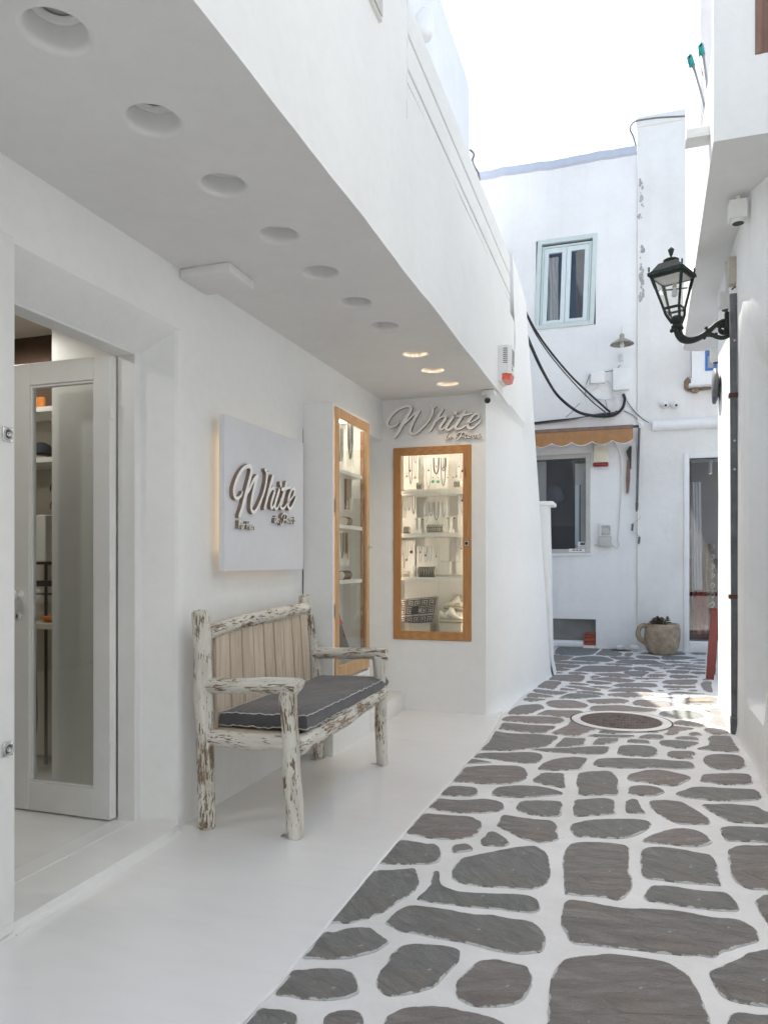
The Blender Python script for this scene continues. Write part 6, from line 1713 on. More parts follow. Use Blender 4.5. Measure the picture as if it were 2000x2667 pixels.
cbl3 = root("wall_cable_bundle", "dark cable bundle running along the wall above the awning", "cable", F(1450, 1090, .03))
for k in range(3):
    sag([F(1375, 1103 + 2 * k, .03), F(1430, 1096 + 2.5 * k, .03), F(1490, 1090 + 1.5 * k, .03 + .01 * k), F(1540, 1083 - k, .04), F(1585, 1079 - 2 * k, .05), F(1606, 1070 + 3 * k, .05)], .008, "cable_black" if k < 2 else "cable_grey", cbl3)
sag([F(1473, 1086, .02), F(1485, 1076, .02), F(1497, 1062, .02), F(1510, 1050, .02)], .004, "cable_grey", cbl3)
for k in range(7):
    MB().tube([F(1570 + 6 * k, 1077 - k, .05), F(1574 + 6 * k, 1084 - 2 * k, .07), F(1572 + 6 * k, 1090 - 2 * k, .05)], .005, 5).build("cable_tie", "cable_grey" if k % 2 else "cable_black", cbl3)
jb = root("junction_box", "smaller square white junction box under the tin lamp", "junction box", F(1556, 985, .05))
MB().box(F(1538, 1000).x, F(1575, 1000).x, YF - .08, YF - .001, F(1550, 1001).z, F(1550, 971).z, .008, 2).build("box", "plaster", jb, smooth=True, auto=40)
jb = root("junction_box", "taller white junction box with cables entering below", "junction box", F(1616, 996, .05))
MB().box(F(1596, 1000).x, F(1637, 1000).x, YF - .09, YF - .001, F(1550, 1023).z, F(1550, 967).z, .008, 2).build("box", "plaster", jb, smooth=True, auto=40)
jb = root("junction_box", "small painted over box half hidden by looping white cables", "junction box", F(1552, 1030, .03))
MB().box(F(1540, 1000).x, F(1562, 1000).x, YF - .045, YF - .001, F(1550, 1042).z, F(1550, 1018).z, .01, 2).build("box", "plaster", jb, smooth=True, auto=40)
wc = root("white_cable_loops", "tangle of white painted cable loops between the junction boxes", "cable", F(1560, 1020, .03))
sag([F(1536, 992, .04), F(1526, 1006, .04), F(1532, 1025, .04), F(1552, 1038, .04), F(1580, 1040, .04), F(1600, 1033, .04)], .009, "cable_white", wc)
sag([F(1578, 990, .04), F(1590, 1000, .04), F(1594, 1020, .04), F(1600, 1040, .05), F(1606, 1056, .05)], .008, "cable_white", wc)
sag([F(1558, 1002, .04), F(1548, 1012, .04), F(1540, 1020, .03)], .010, "cable_white", wc)
sag([F(1610, 1026, .05), F(1604, 1040, .05), F(1596, 1056, .05), F(1584, 1068, .05)], .010, "cable_white", wc)
sag([F(1603, 1026, .05), F(1598, 1034, .05)], .012, "cable_white", wc)
sag([F(1620, 1028, .04), F(1625, 1042, .04), F(1628, 1050, .05)], .010, "cable_white", wc)
sag([F(1522, 1030, .02), F(1526, 1050, .02), F(1528, 1068, .02)], .004, "cable_white", wc)
sag([F(1575, 1040, .02), F(1580, 1060, .02), F(1578, 1070, .02)], .004, "cable_grey", wc)
wc2 = root("lamp_cable", "thin dark cable curving from the tin lamp down past the smaller junction box", "cable", F(1580, 960, .02))
sag([F(1614, 950, .015), F(1606, 960, .015), F(1590, 966, .015), F(1565, 969, .015), F(1542, 971, .015), F(1531, 985, .015), F(1525, 1010, .015), F(1522, 1034, .015)], .005, "cable_grey", wc2)
wc3 = root("duct_feed_cable", "white and black cables slanting down to the white wall duct", "cable", F(1660, 1060, .03))
sag([F(1626, 1028, .03), F(1642, 1056, .03), F(1665, 1082, .03), F(1697, 1106, .03)], .009, "cable_white", wc3)
sag([F(1632, 1044, .03), F(1650, 1070, .035), F(1675, 1093, .04), F(1697, 1104, .03)], .004, "cable_black", wc3)
sag([F(1624, 1070, .02), F(1645, 1080, .02), F(1662, 1095, .02)], .006, "cable_grey", wc3)
# tin lamp
tl = root("tin_wall_lamp", "small enamelled tin shade lamp hanging on the house wall", "lamp", F(1619, 890, .2))
c = F(1619, 897, .25)
MB().lathe([(.155, -.0), (.150, .012), (.10, .045), (.045, .075), (.032, .085), (.030, .13), (.012, .145)], c, 24, caps=False).build("shade", "shade_metal", tl, smooth=True)
MB().lathe([(0, -.045), (.022, -.035), (.030, -.01), (.022, .02), (.018, .05)], c, 12).build("bulb", "plastic_white", tl, smooth=True)
MB().tube(catmull([c + Vector((0, 0, .14)), c + Vector((0, .02, .25)), c + Vector((0, .20, .28)), c + Vector((0, .25, .22))], 5), .006, 6).build("stem", "cable_white", tl)
MB().box(F(1613, 920).x, F(1622, 920).x, YF - .04, YF - .001, F(1615, 942).z, F(1615, 922).z, .004).build("switch_box", "cable_white", tl)

# taller house on the right of the facade
tf = root("tall_house", "taller weathered white house at the alley end with a full height glass door", "building", (.9, YF, 0))
YT = YF - .03
DR = (.735, 1.75, .155, 2.585); SB = (0, 0, 0, 0)
m = MB()
holed(m, .078, 4.5, 0, 7.17, [DR + (.16,)], lambda u, w, d: (u, YT + d, w))
m.poly([(.078, YT, 0), (.078, YF + .4, 0), (.078, YF + .4, 7.17), (.078, YT, 7.17)])
m.build("front_wall", "plaster_weathered", tf)
MB().box(.09, 4.5, YF + .6, YF + 4, 0, 7.1).build("rear_mass", "plaster_old", tf)
m = MB().box(.06, 4.5, YT - .025, YF + .5, 7.12, 7.26, .015, 2).build("coping", "plaster_weathered", tf, smooth=True, auto=40)
# raised band framing the glass door
m = MB()
m.box(.665, .735, YT - .02, YT + .10, .0, 2.66, .01, 2).box(.735, 1.75, YT - .0195, YT + .10, 2.585, 2.66, .01, 2).box(.735, 1.75, YT - .0195, YT + .10, .0, .155, .01, 2)
m.build("door_surround", "plaster_old", tf, smooth=True, auto=40)
gd = root("glass_door", None, None); gd.parent = tf; gd.location = Vector((.3, 0, 1.3))
MB().box(.736, 1.74, YT + .055, YT + .060, .158, 2.583).build("pane", "glass_dark", gd)
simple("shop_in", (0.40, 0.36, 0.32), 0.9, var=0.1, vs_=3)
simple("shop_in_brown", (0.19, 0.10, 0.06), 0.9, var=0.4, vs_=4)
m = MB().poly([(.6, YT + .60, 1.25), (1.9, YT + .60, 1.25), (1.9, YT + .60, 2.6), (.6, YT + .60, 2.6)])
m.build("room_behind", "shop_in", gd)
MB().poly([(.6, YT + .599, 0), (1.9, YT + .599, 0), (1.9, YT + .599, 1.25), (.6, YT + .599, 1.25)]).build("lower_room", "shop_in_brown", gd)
def clo(u, v):
    z = .55 + 1.75 * v; x = .775 + .13 * u + .02 * (1 - v)
    return (x, YT + .30 + .015 * math.sin(u * 22) + .02 * noise.noise(Vector((u * 5, v * 6, 0))), z)
MB().grid(clo, 20, 14).build("white_cloth", "fabric_white", gd, smooth=True)
MB().grid(lambda u, v: (.93 + .14 * u + .02 * noise.noise(Vector((u * 4, v * 4, 1))), YT + .34 + .02 * math.sin(u * 15), .30 + 1.15 * v), 14, 10).build("tan_cloth", "fabric_tan", gd, smooth=True)
MB().grid(lambda u, v: (.80 + .17 * u + .02 * noise.noise(Vector((u * 4, v * 4, 7))), YT + .26 + .02 * math.sin(u * 13), .20 + .62 * v), 12, 8).build("brown_cloth", "brick_red", gd, smooth=True)
MB().box(.74, .775, YT + .2, YT + .3, 1.65, 2.58).build("dark_reveal", "hammered_wood", gd)
MB().tube([(1.03, YT + .4, 2.6), (1.03, YT + .4, 2.42)], .022, 10).build("pendant_tube", "plastic_white", gd)
MB().tube([(1.03, YT + .4, 2.419), (1.03, YT + .4, 2.412)], .02, 10).build("pendant_bulb", "bulb_warm", gd)
for k in range(7):
    zc = .62 + .13 * k
    MB().tube(catmull([(1.0 + .012 * k, YT + .25, zc), (1.04, YT + .24, zc + .04), (1.07, YT + .25, zc + .01), (1.03, YT + .24, zc - .03)], 4), .007, 5).build("shell_garland", "fabric_cream", gd)
# rounded duct, twin cameras
du = root("wall_duct", "rounded white plastered duct running across the taller house", "duct", (.7, YT, 3.05))
MB().tube([(.27, YT - .02, 3.045), (4.0, YT - .02, 3.045)], .072, 16, dome=.0).build("duct", "plaster_old", du, smooth=True, auto=50)
for (px, lab) in ((1730, "left one of the twin white dome cameras above the duct"), (1757, "right one of the twin white dome cameras above the duct")):
    dc = root("dome_camera", lab, "camera", F(px, 1062, .08), "twin dome cameras")
    c = ony(px, 1056, YT)
    MB().tube([(c.x, YT, c.z + .02), (c.x, YT - .06, c.z + .02)], [.066, .060], 18).build("base", "plastic_white", dc, smooth=True, auto=40)
    MB().lathe([(0, -.05), (.032, -.04), (.044, -.01), (.040, .02), (0, .04)], (c.x, YT - .08, c.z), 16).build("eyeball", "plastic_white", dc, smooth=True)
    q = Vector((.2, -1, -.5)).normalized(); c2 = Vector((c.x, YT - .08, c.z))
    MB().tube([c2 + q * .03, c2 + q * .052], [.024, .022], 14).build("lens_ring", "plastic_white", dc)
    MB().tube([c2 + q * .051, c2 + q * .056], [.017, .015], 12).build("lens", "black_plastic", dc)
# projecting bay with the blue window
YB = 10.5
by = root("bay_box", "white projecting bay with a small blue framed window under the far overhang", "bay", (.95, YB, 3.8))
m = MB()
holed(m, .748, 4.0, 3.545, 4.9, [(.915, 1.062, 3.70, 4.02, .05)], lambda u, w, d: (u, YB + d, w))
m.poly([(.748, YB, 3.545), (.748, YT, 3.545), (.748, YT, 4.9), (.748, YB, 4.9)])
m.poly([(.748, YB, 3.545), (4, YB, 3.545), (4, YT, 3.545), (.748, YT, 3.545)])
m.build("wall", "plaster_old", by)
MB().box(.72, 4.0, YB - .03, YT, 3.515, 3.548, .004).build("bottom_ledge", "plaster_old", by)
frame(MB(), .915, 1.062, 3.70, 4.02, .030, YB - .012, YB + .03, .002).build("window_frame", "blue_paint", by)
MB().box(.944, 1.034, YB + .012, YB + .016, 3.729, 3.992).build("pane", "glass_dark", by)
MB().box(.94, 1.04, YB + .03, YB + .034, 3.72, 3.9).build("blind", "plastic_grey", by)
MB().box(.94, 1.04, YB + .035, YB + .038, 3.9, 4.0).build("dark_room", "room_dark", by)
MB().box(.744, .750, YB - .004, YB + .0, 3.62, 4.2).build("corner_crack", "slot_dark", by)
rb = root("exposed_rubble", "broken brown masonry showing under the white bay", "masonry", (.75, YT - .05, 3.5))
def blob(c, a, b, d, seed, mat="rubble", name="stone", par=None):
    bm = bmesh.new(); bmesh.ops.create_icosphere(bm, subdivisions=2, radius=1)
    for v in bm.verts:
        k = 1 + .28 * noise.noise(v.co * 1.5 + Vector((seed, 0, 0)))
        v.co = Vector((c[0] + v.co.x * a * k, c[1] + v.co.y * b * k, c[2] + v.co.z * d * k))
    m = MB(); m.from_bm(bm); return m.build(name, mat, par, smooth=True)
blob((.715, YT - .02, 3.57), .055, .05, .09, 1, par=rb); blob((.80, YT - .03, 3.49), .06, .06, .045, 2, par=rb); blob((.92, YT - .03, 3.50), .09, .05, .022, 3, par=rb); blob((1.06, YT - .03, 3.505), .08, .05, .02, 4, par=rb)
m = MB()
for i in range(60):
    z = 4.75 + 1.75 * R.random(); x = .13 + .035 * noise.noise(Vector((0, 0, z * 2.5))) + .02 * R.uniform(-1, 1); s_ = .008 + .024 * R.random() ** 2
    if noise.noise(Vector((3, 1, z * 2.2))) < -.12: continue
    pts = [Vector((x + s_ * (.6 + .5 * R.random()) * math.cos(a), YT - .0015 - .0001 * i, z + s_ * 2.0 * (.6 + .5 * R.random()) * math.sin(a))) for a in [2 * math.pi * k / 8 for k in range(8)]]
    m.poly(pts)
m = m.build("peeled_paint", "peeled_grey", tf, fix=False); m["kind"] = "stuff"
# roof line cable
rc = root("roof_cable", "grey cable looping over the step between the two roofs", "cable", F(1650, 330, .05))
sag([F(1800, 302, .06), F(1720, 306, .06), F(1672, 312, .06), F(1650, 318, .06), F(1640, 335, .06), F(1648, 355, .06), F(1655, 378, .06)], .011, "cable_grey", rc)
sw_ = root("sky_wire", "hair thin pale wire strung across the sky above the house roof", "wire", F(1500, 380, .1))
sag([ony(1240, 425, 9.5), F(1400, 386, .1), F(1540, 348, .05), F(1650, 317, .05)], .0025, "cable_white", sw_)
sag([F(1480, 410, .1), F(1570, 370, .05), F(1650, 330, .05)], .0022, "cable_white", sw_)

# ================================================================ THINGS ON THE FAR GROUND
pot = root("stone_pot", "big rough stone mug shaped planter with one handle against the house", "planter", (.385, 10.32, 0))
pc = Vector((.385, 10.32, .008))
MB().lathe([(0, .0), (.15, .0), (.182, .03), (.212, .10), (.224, .20), (.220, .30), (.206, .375), (.192, .395), (.175, .39), (.165, .35), (0, .34)], pc, 40, wob=.06).build("body", "pot_stone", pot, smooth=True)
MB().tube(catmull([(.185, 10.28, .365), (.14, 10.26, .375), (.095, 10.25, .33), (.085, 10.25, .26), (.11, 10.25, .20), (.18, 10.27, .15)], 6), [.030, .032, .034, .034, .033, .032, .031, .030, .030, .030, .030, .030, .030, .030, .031, .032, .033, .034, .034, .034, .034, .034, .034, .034, .034, .034, .034, .034, .034, .034, .036][:31], 12, rough=.15).build("handle", "pot_stone", pot, smooth=True)
MB().lathe([(.0, .352), (.17, .350)], pc, 24, caps=False).build("soil", "soil", pot)
su = root("succulent_plant", "small brown green succulent rosettes growing in the stone pot", "plant", (.35, 10.32, .36))
for k, (dx, dy, s_) in enumerate(((-.07, -.07, .095), (.02, -.06, .09), (-.03, .01, .08), (.09, -.04, .06))):
    c = pc + Vector((dx - .03, dy, .37 + .012 * k))
    m = MB()
    for ring in range(4):
        nl = 7
        for j in range(nl):
            th = 2 * math.pi * (j + ring * .5) / nl; el_ = .25 + ring * .33; L_ = s_ * (1 - ring * .16)
            d = Vector((math.cos(th) * math.cos(el_), math.sin(th) * math.cos(el_), math.sin(el_))); sd = Vector((-math.sin(th), math.cos(th), 0)); up = d.cross(sd)
            a0 = c + Vector((0, 0, .02 * ring)); w = L_ * .42
            m.poly([a0, a0 + d * L_ * .6 + sd * w, a0 + d * L_ * .7 - up * w * .4, a0 + d * L_ * .6 - sd * w]); m.poly([a0 + d * L_ * .6 + sd * w, a0 + d * L_, a0 + d * L_ * .6 - sd * w, a0 + d * L_ * .7 - up * w * .4])
    o = m.build("rosette", "succulent" if k % 2 == 0 else "succulent_green", su); o["kind"] = "stuff"
br = root("red_brick_stack", "short stack of red hollow bricks in the corner of the wall niche", "bricks", (-.54, 10.64, 0))
for k, (z0_, z1_) in enumerate(((.045, .10), (.104, .150), (.154, .185), (.189, .212))):
    MB().box(-.625 + .004 * (k % 2), -.475, YF - .03, YF + .10, z0_, z1_, .004).build("brick", "brick_red", br)
MB().box(-.64, -.47, YF - .04, YF + .12, 0, .045, .01).build("footing", "plaster_old", br)
for (px, py, lab, kind_) in ((1612, 1688, "round dark water valve with a pale lid on the ground by the house", 0), (1651, 1686, "small white box fitting on the ground beside the stone pot", 1)):
    c = onz(px, py, 0); c.y = 10.56
    t_ = root("ground_fitting", lab, "fitting", (c.x, c.y, 0))
    if kind_ == 0:
        MB().lathe([(0, 0), (.10, 0), (.105, .012), (.08, .02), (0, .02)], c, 18).build("base", "dark_metal", t_, smooth=True, auto=40)
        MB().lathe([(.05, .02), (.055, .05), (.04, .065), (0, .068)], c + Vector((.01, .02, 0)), 14).build("lid", "plaster_old", t_, smooth=True, auto=40)
    else:
        MB().box(c.x - .055, c.x + .055, c.y - .04, c.y + .05, .035, .075, .006).build("cap", "plaster_old", t_)
        MB().box(c.x - .035, c.x + .04, c.y - .03, c.y + .04, 0, .036, .004).build("base", "plastic_grey", t_)

# manhole cover with painted ring, square drain cover
mh = root("manhole_cover", "round rusty manhole cover ringed with white paint in the alley paving", "manhole cover", (-.075, 5.86, 0))
mc = Vector((-.075, 5.865, 0))
MB().lathe([(.0, .0085), (.288, .0085), (.292, .006), (.292, -.01)], mc, 48).build("cover", "cover_iron", mh)
MB().lathe([(.297, -.01), (.297, .009), (.305, .011), (.352, .010), (.358, .006), (.358, -.01)], mc, 48, caps=False).build("painted_ring", "joint_paint", mh, smooth=True, auto=40)
MB().lathe([(.360, .0072), (.372, .0072)], mc, 48, caps=False).build("dark_rim", "slot_dark", mh)
for i in range(26):
    a = R.random() * 6.28; r_ = .27 * R.random() ** .5
    c = mc + Vector((r_ * math.cos(a), r_ * math.sin(a), .0085))
    MB().box(c.x - .008, c.x + .008, c.y - .008, c.y + .008, c.z, c.z + .003, .001).build("stud", "cover_iron", mh)
dc_ = root("drain_cover", "rectangular rust coloured drain cover near the foot of the drainpipe wall", "drain cover", (.52, 6.98, 0))
q = [onz(x, y, .0) for x, y in ((1785, 1832), (1858, 1831), (1853, 1819), (1788, 1820))]
def inset(q, k):
    c = sum(q, Vector()) / 4
    return [c + (p - c) * k for p in q]
MB().prism([p + Vector((0, 0, .004)) for p in q], (0, 0, .006)).build("frame", "drain_iron", dc_)
MB().prism([p + Vector((0, 0, .010)) for p in inset(q, .86)], (0, 0, .003)).build("plate", "drain_iron", dc_)

# red wooden bench end / rail past the wall end
rp = root("red_trestle", "dark red wooden trestle end standing past the corner of the right wall", "trestle", (.80, 8.3, 0))
lean = Vector((.045, .0, .707))
for (x, y, w) in ((.728, 8.24, .072), (.80, 8.62, .05)):
    MB().prism([(x, y, 0), (x + w, y, 0), (x + w, y + .06, 0), (x, y + .06, 0)], lean).build("leg", "red_wood", rp)
MB().box(.765, 1.5, 8.21, 8.34, .668, .712, .004).box(.79, 1.5, 8.60, 8.70, .668, .711, .004).build("top_rail", "red_wood", rp)

# ================================================================ RIGHT BUILDING
rg = root("right_building", "white house on the right with an overhanging upper floor above the alley", "building", (.8, 6, 0))
ZO = 3.5
def xe(y): return .427 + (y - 4.41) * (.531 - .427) / (8.73 - 4.41)
def sg_(t): return 1 / (1 + math.exp(-max(-50, min(50, t))))
m = MB()
# wall: near part battered back, recessed slot, far part plumb
def rwx(y, z):
    x = .702 - .03 * min(1, max(0, (5.0 - y))) 
    if y < 5.06: x += (5.06 - y) * .50 * (max(0, z - .2) / 3.3) ** 1.0
    # protruding jamb round y 5.3
    x -= .012 * math.exp(-((y - 5.32) / .10) ** 2)
    # tall narrow recess
    if True:
        fy = sg_((y - 4.60) / .008) - sg_((y - 5.16) / .012)
        zb0 = .33; zt0 = 2.35
        fz = sg_((z - zb0) / .012) - sg_((z - zt0) / .10)
        x += .34 * max(0, fy) * max(0, fz)
    x -= .014 * math.exp(-z / .04)
    return x + .005 * noise.noise(Vector((y * 2, z * 1.5, 11)))
ysr = [-4, 0, 2, 3, 3.6, 4.0, 4.3, 4.45, 4.55, 4.575, 4.585, 4.595, 4.605, 4.615, 4.63, 4.7, 4.85, 5.0, 5.06, 5.11, 5.135, 5.15, 5.165, 5.18, 5.20, 5.25, 5.3, 5.35, 5.42, 5.55, 5.7, 5.9, 6.1, 6.3, 6.5, 6.7, 6.85, 6.915, 6.935, 6.94]
zsr = [0, .03, .07, .13, .2, .28, .305, .32, .33, .34, .355, .38, .6, .9, 1.2, 1.5, 1.8, 2.0, 2.15, 2.25, 2.32, 2.4, 2.5, 2.7, 2.9, 3.1, 3.3, ZO]
def end_round(y): return .03 * max(0, (y - 6.90) / .04) ** 2 if y > 6.9 else 0
for za, zb in zip(zsr, zsr[1:]):
    for ya, yb in zip(ysr, ysr[1:]):
        m.poly([(rwx(ya, za) + end_round(ya), ya, za), (rwx(yb, za) + end_round(yb), yb, za), (rwx(yb, zb) + end_round(yb), yb, zb), (rwx(ya, zb) + end_round(ya), ya, zb)])
    m.poly([(rwx(6.94, za) + .03, 6.94, za), (2.2, 6.94, za), (2.2, 6.94, zb), (rwx(6.94, zb) + .03, 6.94, zb)])
m.build("wall", "plaster", rg, smooth=True, auto=40, fix="merge")
# overhang soffit with a rounded far end
m = MB()
def xr(y): return 2.4 if y < 6.7 else 1.3
yy = [4.41 + (8.55 - 4.41) * i / 24 for i in range(25)]
for a, b in zip(yy, yy[1:]): m.poly([(xe(a), a, ZO), (xr(a), a, ZO), (xr(a), b, ZO), (xe(b), b, ZO)])
arc = [(xe(8.55), 8.55), (xe(8.55) + .02, 8.64), (xe(8.55) + .07, 8.70), (xe(8.55) + .15, 8.73), (1.3, 8.73)]
m.poly([(1.3, 8.55, ZO)] + [(a, b, ZO) for a, b in arc])
for a, b in zip(arc, arc[1:]): m.poly([(a[0], a[1], ZO), (b[0], b[1], ZO), (b[0], b[1], 4.1), (a[0], a[1], 4.1)])
m.build("overhang_soffit", "soffit_paint", rg)
# parapet of the overhang: front face, side face
m = MB()
holed(m, xe(4.41), 2.4, ZO, 7.0, [(.632, 2.0, 3.93, 5.6, .08)], lambda u, w, d: (u, 4.41 + d, w))
def zpar(y): return 4.10 + .04 * noise.noise(Vector((y * 2, 0, 1)))
for a, b in zip(yy, yy[1:]):
    ta, tb = (7.0, 7.0) if b <= 4.8 and False else (zpar(a), zpar(b))
    m.poly([(xe(a), a, ZO), (xe(b), b, ZO), (xe(b), b, tb), (xe(a), a, ta)])
    m.poly([(xe(a), a, ta), (xe(b), b, tb), (xe(b) + .09, b, tb), (xe(a) + .09, a, ta)])
    m.poly([(xe(a) + .09, a, ta), (xe(b) + .09, b, tb), (xe(b) + .09, b, ZO + .05), (xe(a) + .09, a, ZO + .05)])
m.box(xe(4.41) + .0005, xe(4.41) + .16, 4.412, 4.50, 4.0, 7.0)
m.build("overhang_parapet", "plaster", rg)
MB().box(.60, 1.3, 4.42, 8.6, ZO + .002, ZO + .05).build("terrace_floor", "plaster", rg)
MB().box(.66, 2.0, 4.46, 4.488, 3.94, 5.6, .004).box(.632, .665, 4.40, 4.47, 3.93, 5.6, .004).build("shutter", "shutter_brown", rg)
# dark reeds behind the parapet
rs_ = root("reed_screen", "dark brown reed screen standing just inside the terrace parapet", "screen", (.55, 5.0, 4.0))
m = MB()
for k in range(46):
    y = 4.56 + 2.0 * k / 46; x = xe(y) + .115 + .01 * R.random()
    m.tube([(x, y, ZO + .05), (x + .01 * R.uniform(-1, 1), y + .01, 4.16 + .10 * R.random() + .10 * max(0, (5.2 - y)))], .012, 5, uv=False)
m = m.build("reeds", "reed_brown", rs_); m["kind"] = "stuff"
# set back wing that rises above the overhang
m = MB()
def wgx(y, z): return .553 + .006 * noise.noise(Vector((y * 1.3, z, 6))) - .004 * (z - 4)
zz_ = [ZO, 4.2, 5, 6, 7, 8]
y3 = [6.68, 7.1, 7.6, 8.1, 8.5]
for za, zb in zip(zz_, zz_[1:]):
    for a, b in zip(y3, y3[1:]): m.poly([(wgx(a, za), a, za), (wgx(b, za), b, za), (wgx(b, zb), b, zb), (wgx(a, zb), a, zb)])
    m.poly([(wgx(6.68, za), 6.68, za), (1.3, 6.68, za), (1.3, 6.68, zb), (wgx(6.68, zb), 6.68, zb)])
    m.poly([(wgx(8.5, za), 8.5, za), (1.3, 8.5, za), (1.3, 8.5, zb), (wgx(8.5, zb), 8.5, zb)])
    m.poly([(1.3, 6.68, za), (1.3, 8.5, za), (1.3, 8.5, zb), (1.3, 6.68, zb)])
m.poly([(.55, 6.68, 8), (1.3, 6.68, 8), (1.3, 8.5, 8), (.55, 8.5, 8)])
m.build("upper_wing", "plaster_old", rg)
MB().box(2.2, 2.4, -4, 6.94, 0, 7).build("rear_wall", "plaster", rg)
MB().box(1.0, 2.2, -4, 4.35, 3.5, 3.6).build("low_roof", "plaster", rg)
# rain spout
rsp = root("rain_spout", "short white rain spout sticking out of the overhang parapet", "spout", (.36, 4.72, 3.69))
MB().box(.305, .45, 4.66, 4.78, 3.675, 3.685, .002).box(.305, .45, 4.66, 4.668, 3.685, 3.73, .002).box(.305, .45, 4.772, 4.78, 3.685, 3.73, .002).build("channel", "plastic_white", rsp)
# mop handles
for (t_, b_, lab) in ((ony(1793, 142, 5.8), ony(1838, 300, 5.8), "left mop handle with a teal tip leaning out over the terrace parapet"), (ony(1823, 112, 5.8), ony(1843, 260, 5.8), "right mop handle with a teal tip standing upright behind the terrace parapet")):
    mp_ = root("mop_handle", lab, "mop handle", b_, "mop handles on the terrace")
    d = (b_ - t_).normalized()
    MB().tube([t_ + d * .09, b_ + d * .9], .0165, 10).build("shaft", "handle_alu", mp_, smooth=True)
    MB().tube([t_ + d * .005, t_ + d * .02, t_ + d * .095], [.014, .020, .021], 10, dome=.004).build("tip", "teal_plastic", mp_, smooth=True)
    MB().lathe([(.007, -.001), (0, -.001)], t_ + d * .03 + Vector((-.003, -.0205, 0)), 8, 'y').build("hanging_hole", "plastic_white", mp_)
# drainpipe with clamps
dp = root("drainpipe", "dark grey square drainpipe with rusty clamps on the right wall", "drainpipe", (.68, 5.84, 0))
Pp = [(.686, 5.70, .03), (.683, 5.695, 1.0), (.680, 5.70, 2.0), (.676, 5.70, 3.08)]
def sq(p, w=.021, d=.021): return [Vector((p[0] - w, p[1] - d, p[2])), Vector((p[0] + w, p[1] - d, p[2])), Vector((p[0] + w, p[1] + d, p[2])), Vector((p[0] - w, p[1] + d, p[2]))]
m = MB(); PP = catmull(Pp, 6)
for a, b in zip(PP, PP[1:]):
    A, B = sq(a), sq(b)
    for k in range(4): m.poly([A[k], A[(k + 1) % 4], B[(k + 1) % 4], B[k]])
m.poly(sq(PP[0])); m.poly(sq(PP[-1]))
m.build("pipe", "pipe_grey", dp)
MB().box(.66, .715, 5.665, 5.74, 0, .12, .006).build("shoe", "pipe_grey", dp)
for z in (2.37, .96):
    MB().box(.648, .706, 5.672, 5.728, z - .015, z + .015, .003).box(.700, .725, 5.66, 5.673, z - .009, z + .009).build("clamp", "rust", dp)
simple("old_paint_spot", (0.62, 0.62, 0.62), 0.8)
for z in (2.75, 2.05, 1.85, 1.2, .8, .55):
    MB().lathe([(.008, -.0008), (0, -.0012)], (.684, 5.678, z), 7, 'y').build("paint_splash", "old_paint_spot", dp)
# switch box and cable at the pipe head
sb = root("switch_box", "beige electrical box with three round knockouts at the pipe head", "electrical box", (.68, 5.78, 3.3))
c0_, c1_ = ony(1897, 740, 5.72), ony(1931, 664, 5.72)
MB().box(c0_.x, c1_.x, 5.72, 5.80, c0_.z, c1_.z, .006, 2).build("body", "plastic_beige", sb, smooth=True, auto=40)
MB().box(c0_.x + .03, c1_.x - .003, 5.712, 5.7195, c0_.z + .005, c1_.z - .005, .003).build("cover", "plastic_beige", sb)
for k in range(3):
    c = ony(1921, 680 + 14 * k, 5.71)
    MB().lathe([(.016, .0), (.015, -.003), (.010, -.004), (0, -.002)], (c.x, 5.7115, c.z), 14, 'y').build("knockout", "plastic_grey", sb, smooth=True)
cbx = root("switch_cable", "dark cable dropping from the electrical box beside the drainpipe", "cable", (.70, 5.75, 3.0))
sag([ony(1920, 740, 5.74), ony(1923, 752, 5.74), ony(1924, 790, 5.74), ony(1922, 840, 5.74), ony(1925, 870, 5.74), ony(1921, 890, 5.74)], .006, "cable_grey", cbx)
sag([ony(1920, 742, 5.74), ony(1912, 748, 5.74), ony(1905, 754, 5.76)], .006, "rust", cbx)
# spotlights under the overhang
for (px, py, Yp, lab) in ((1917, 560, 5.10, "white box spotlight under the overhang, nearest one above the electrical box"), (1888, 790, 6.20, "white box spotlight under the overhang, middle one behind the lantern"), (1862, 930, 7.6, "white box spotlight under the overhang, farthest one by the blue window")):
    c = ony(px, py, Yp)
    if c.z > 3.36: pass
    sp_ = root("spotlight", lab, "spotlight", (c.x, Yp, c.z), "box spotlights under the overhang")
    MB().box(c.x - .045, c.x + .055, Yp - .04, Yp + .06, c.z - .03, c.z + .085, .004).build("body", "plastic_white", sp_)
    MB().tube([(c.x + .01, Yp + .01, c.z - .0305), (c.x + .01, Yp + .01, c.z - .05)], .042, 18).build("barrel", "plastic_white", sp_, smooth=True, auto=40)
    MB().tube([(c.x + .01, Yp + .01, c.z - .0505), (c.x + .01, Yp + .01, c.z - .052)], .034, 16).build("lens", "slot_dark", sp_)
    MB().box(c.x + .0, c.x + .02, Yp + .0, Yp + .02, c.z + .085, ZO).build("bracket", "plastic_white", sp_)
# round dark mirror disc on the far end of the wall
wd = root("wall_disc", "dark round disc mounted edge on near the end of the right wall", "disc", (.69, 6.78, 2.68))
MB().lathe([(0, .02), (.10, .018), (.15, .0), (.145, -.02), (0, -.03)], (.672, 6.78, 2.68), 24, 'x').build("disc", "pipe_grey", wd, smooth=True)

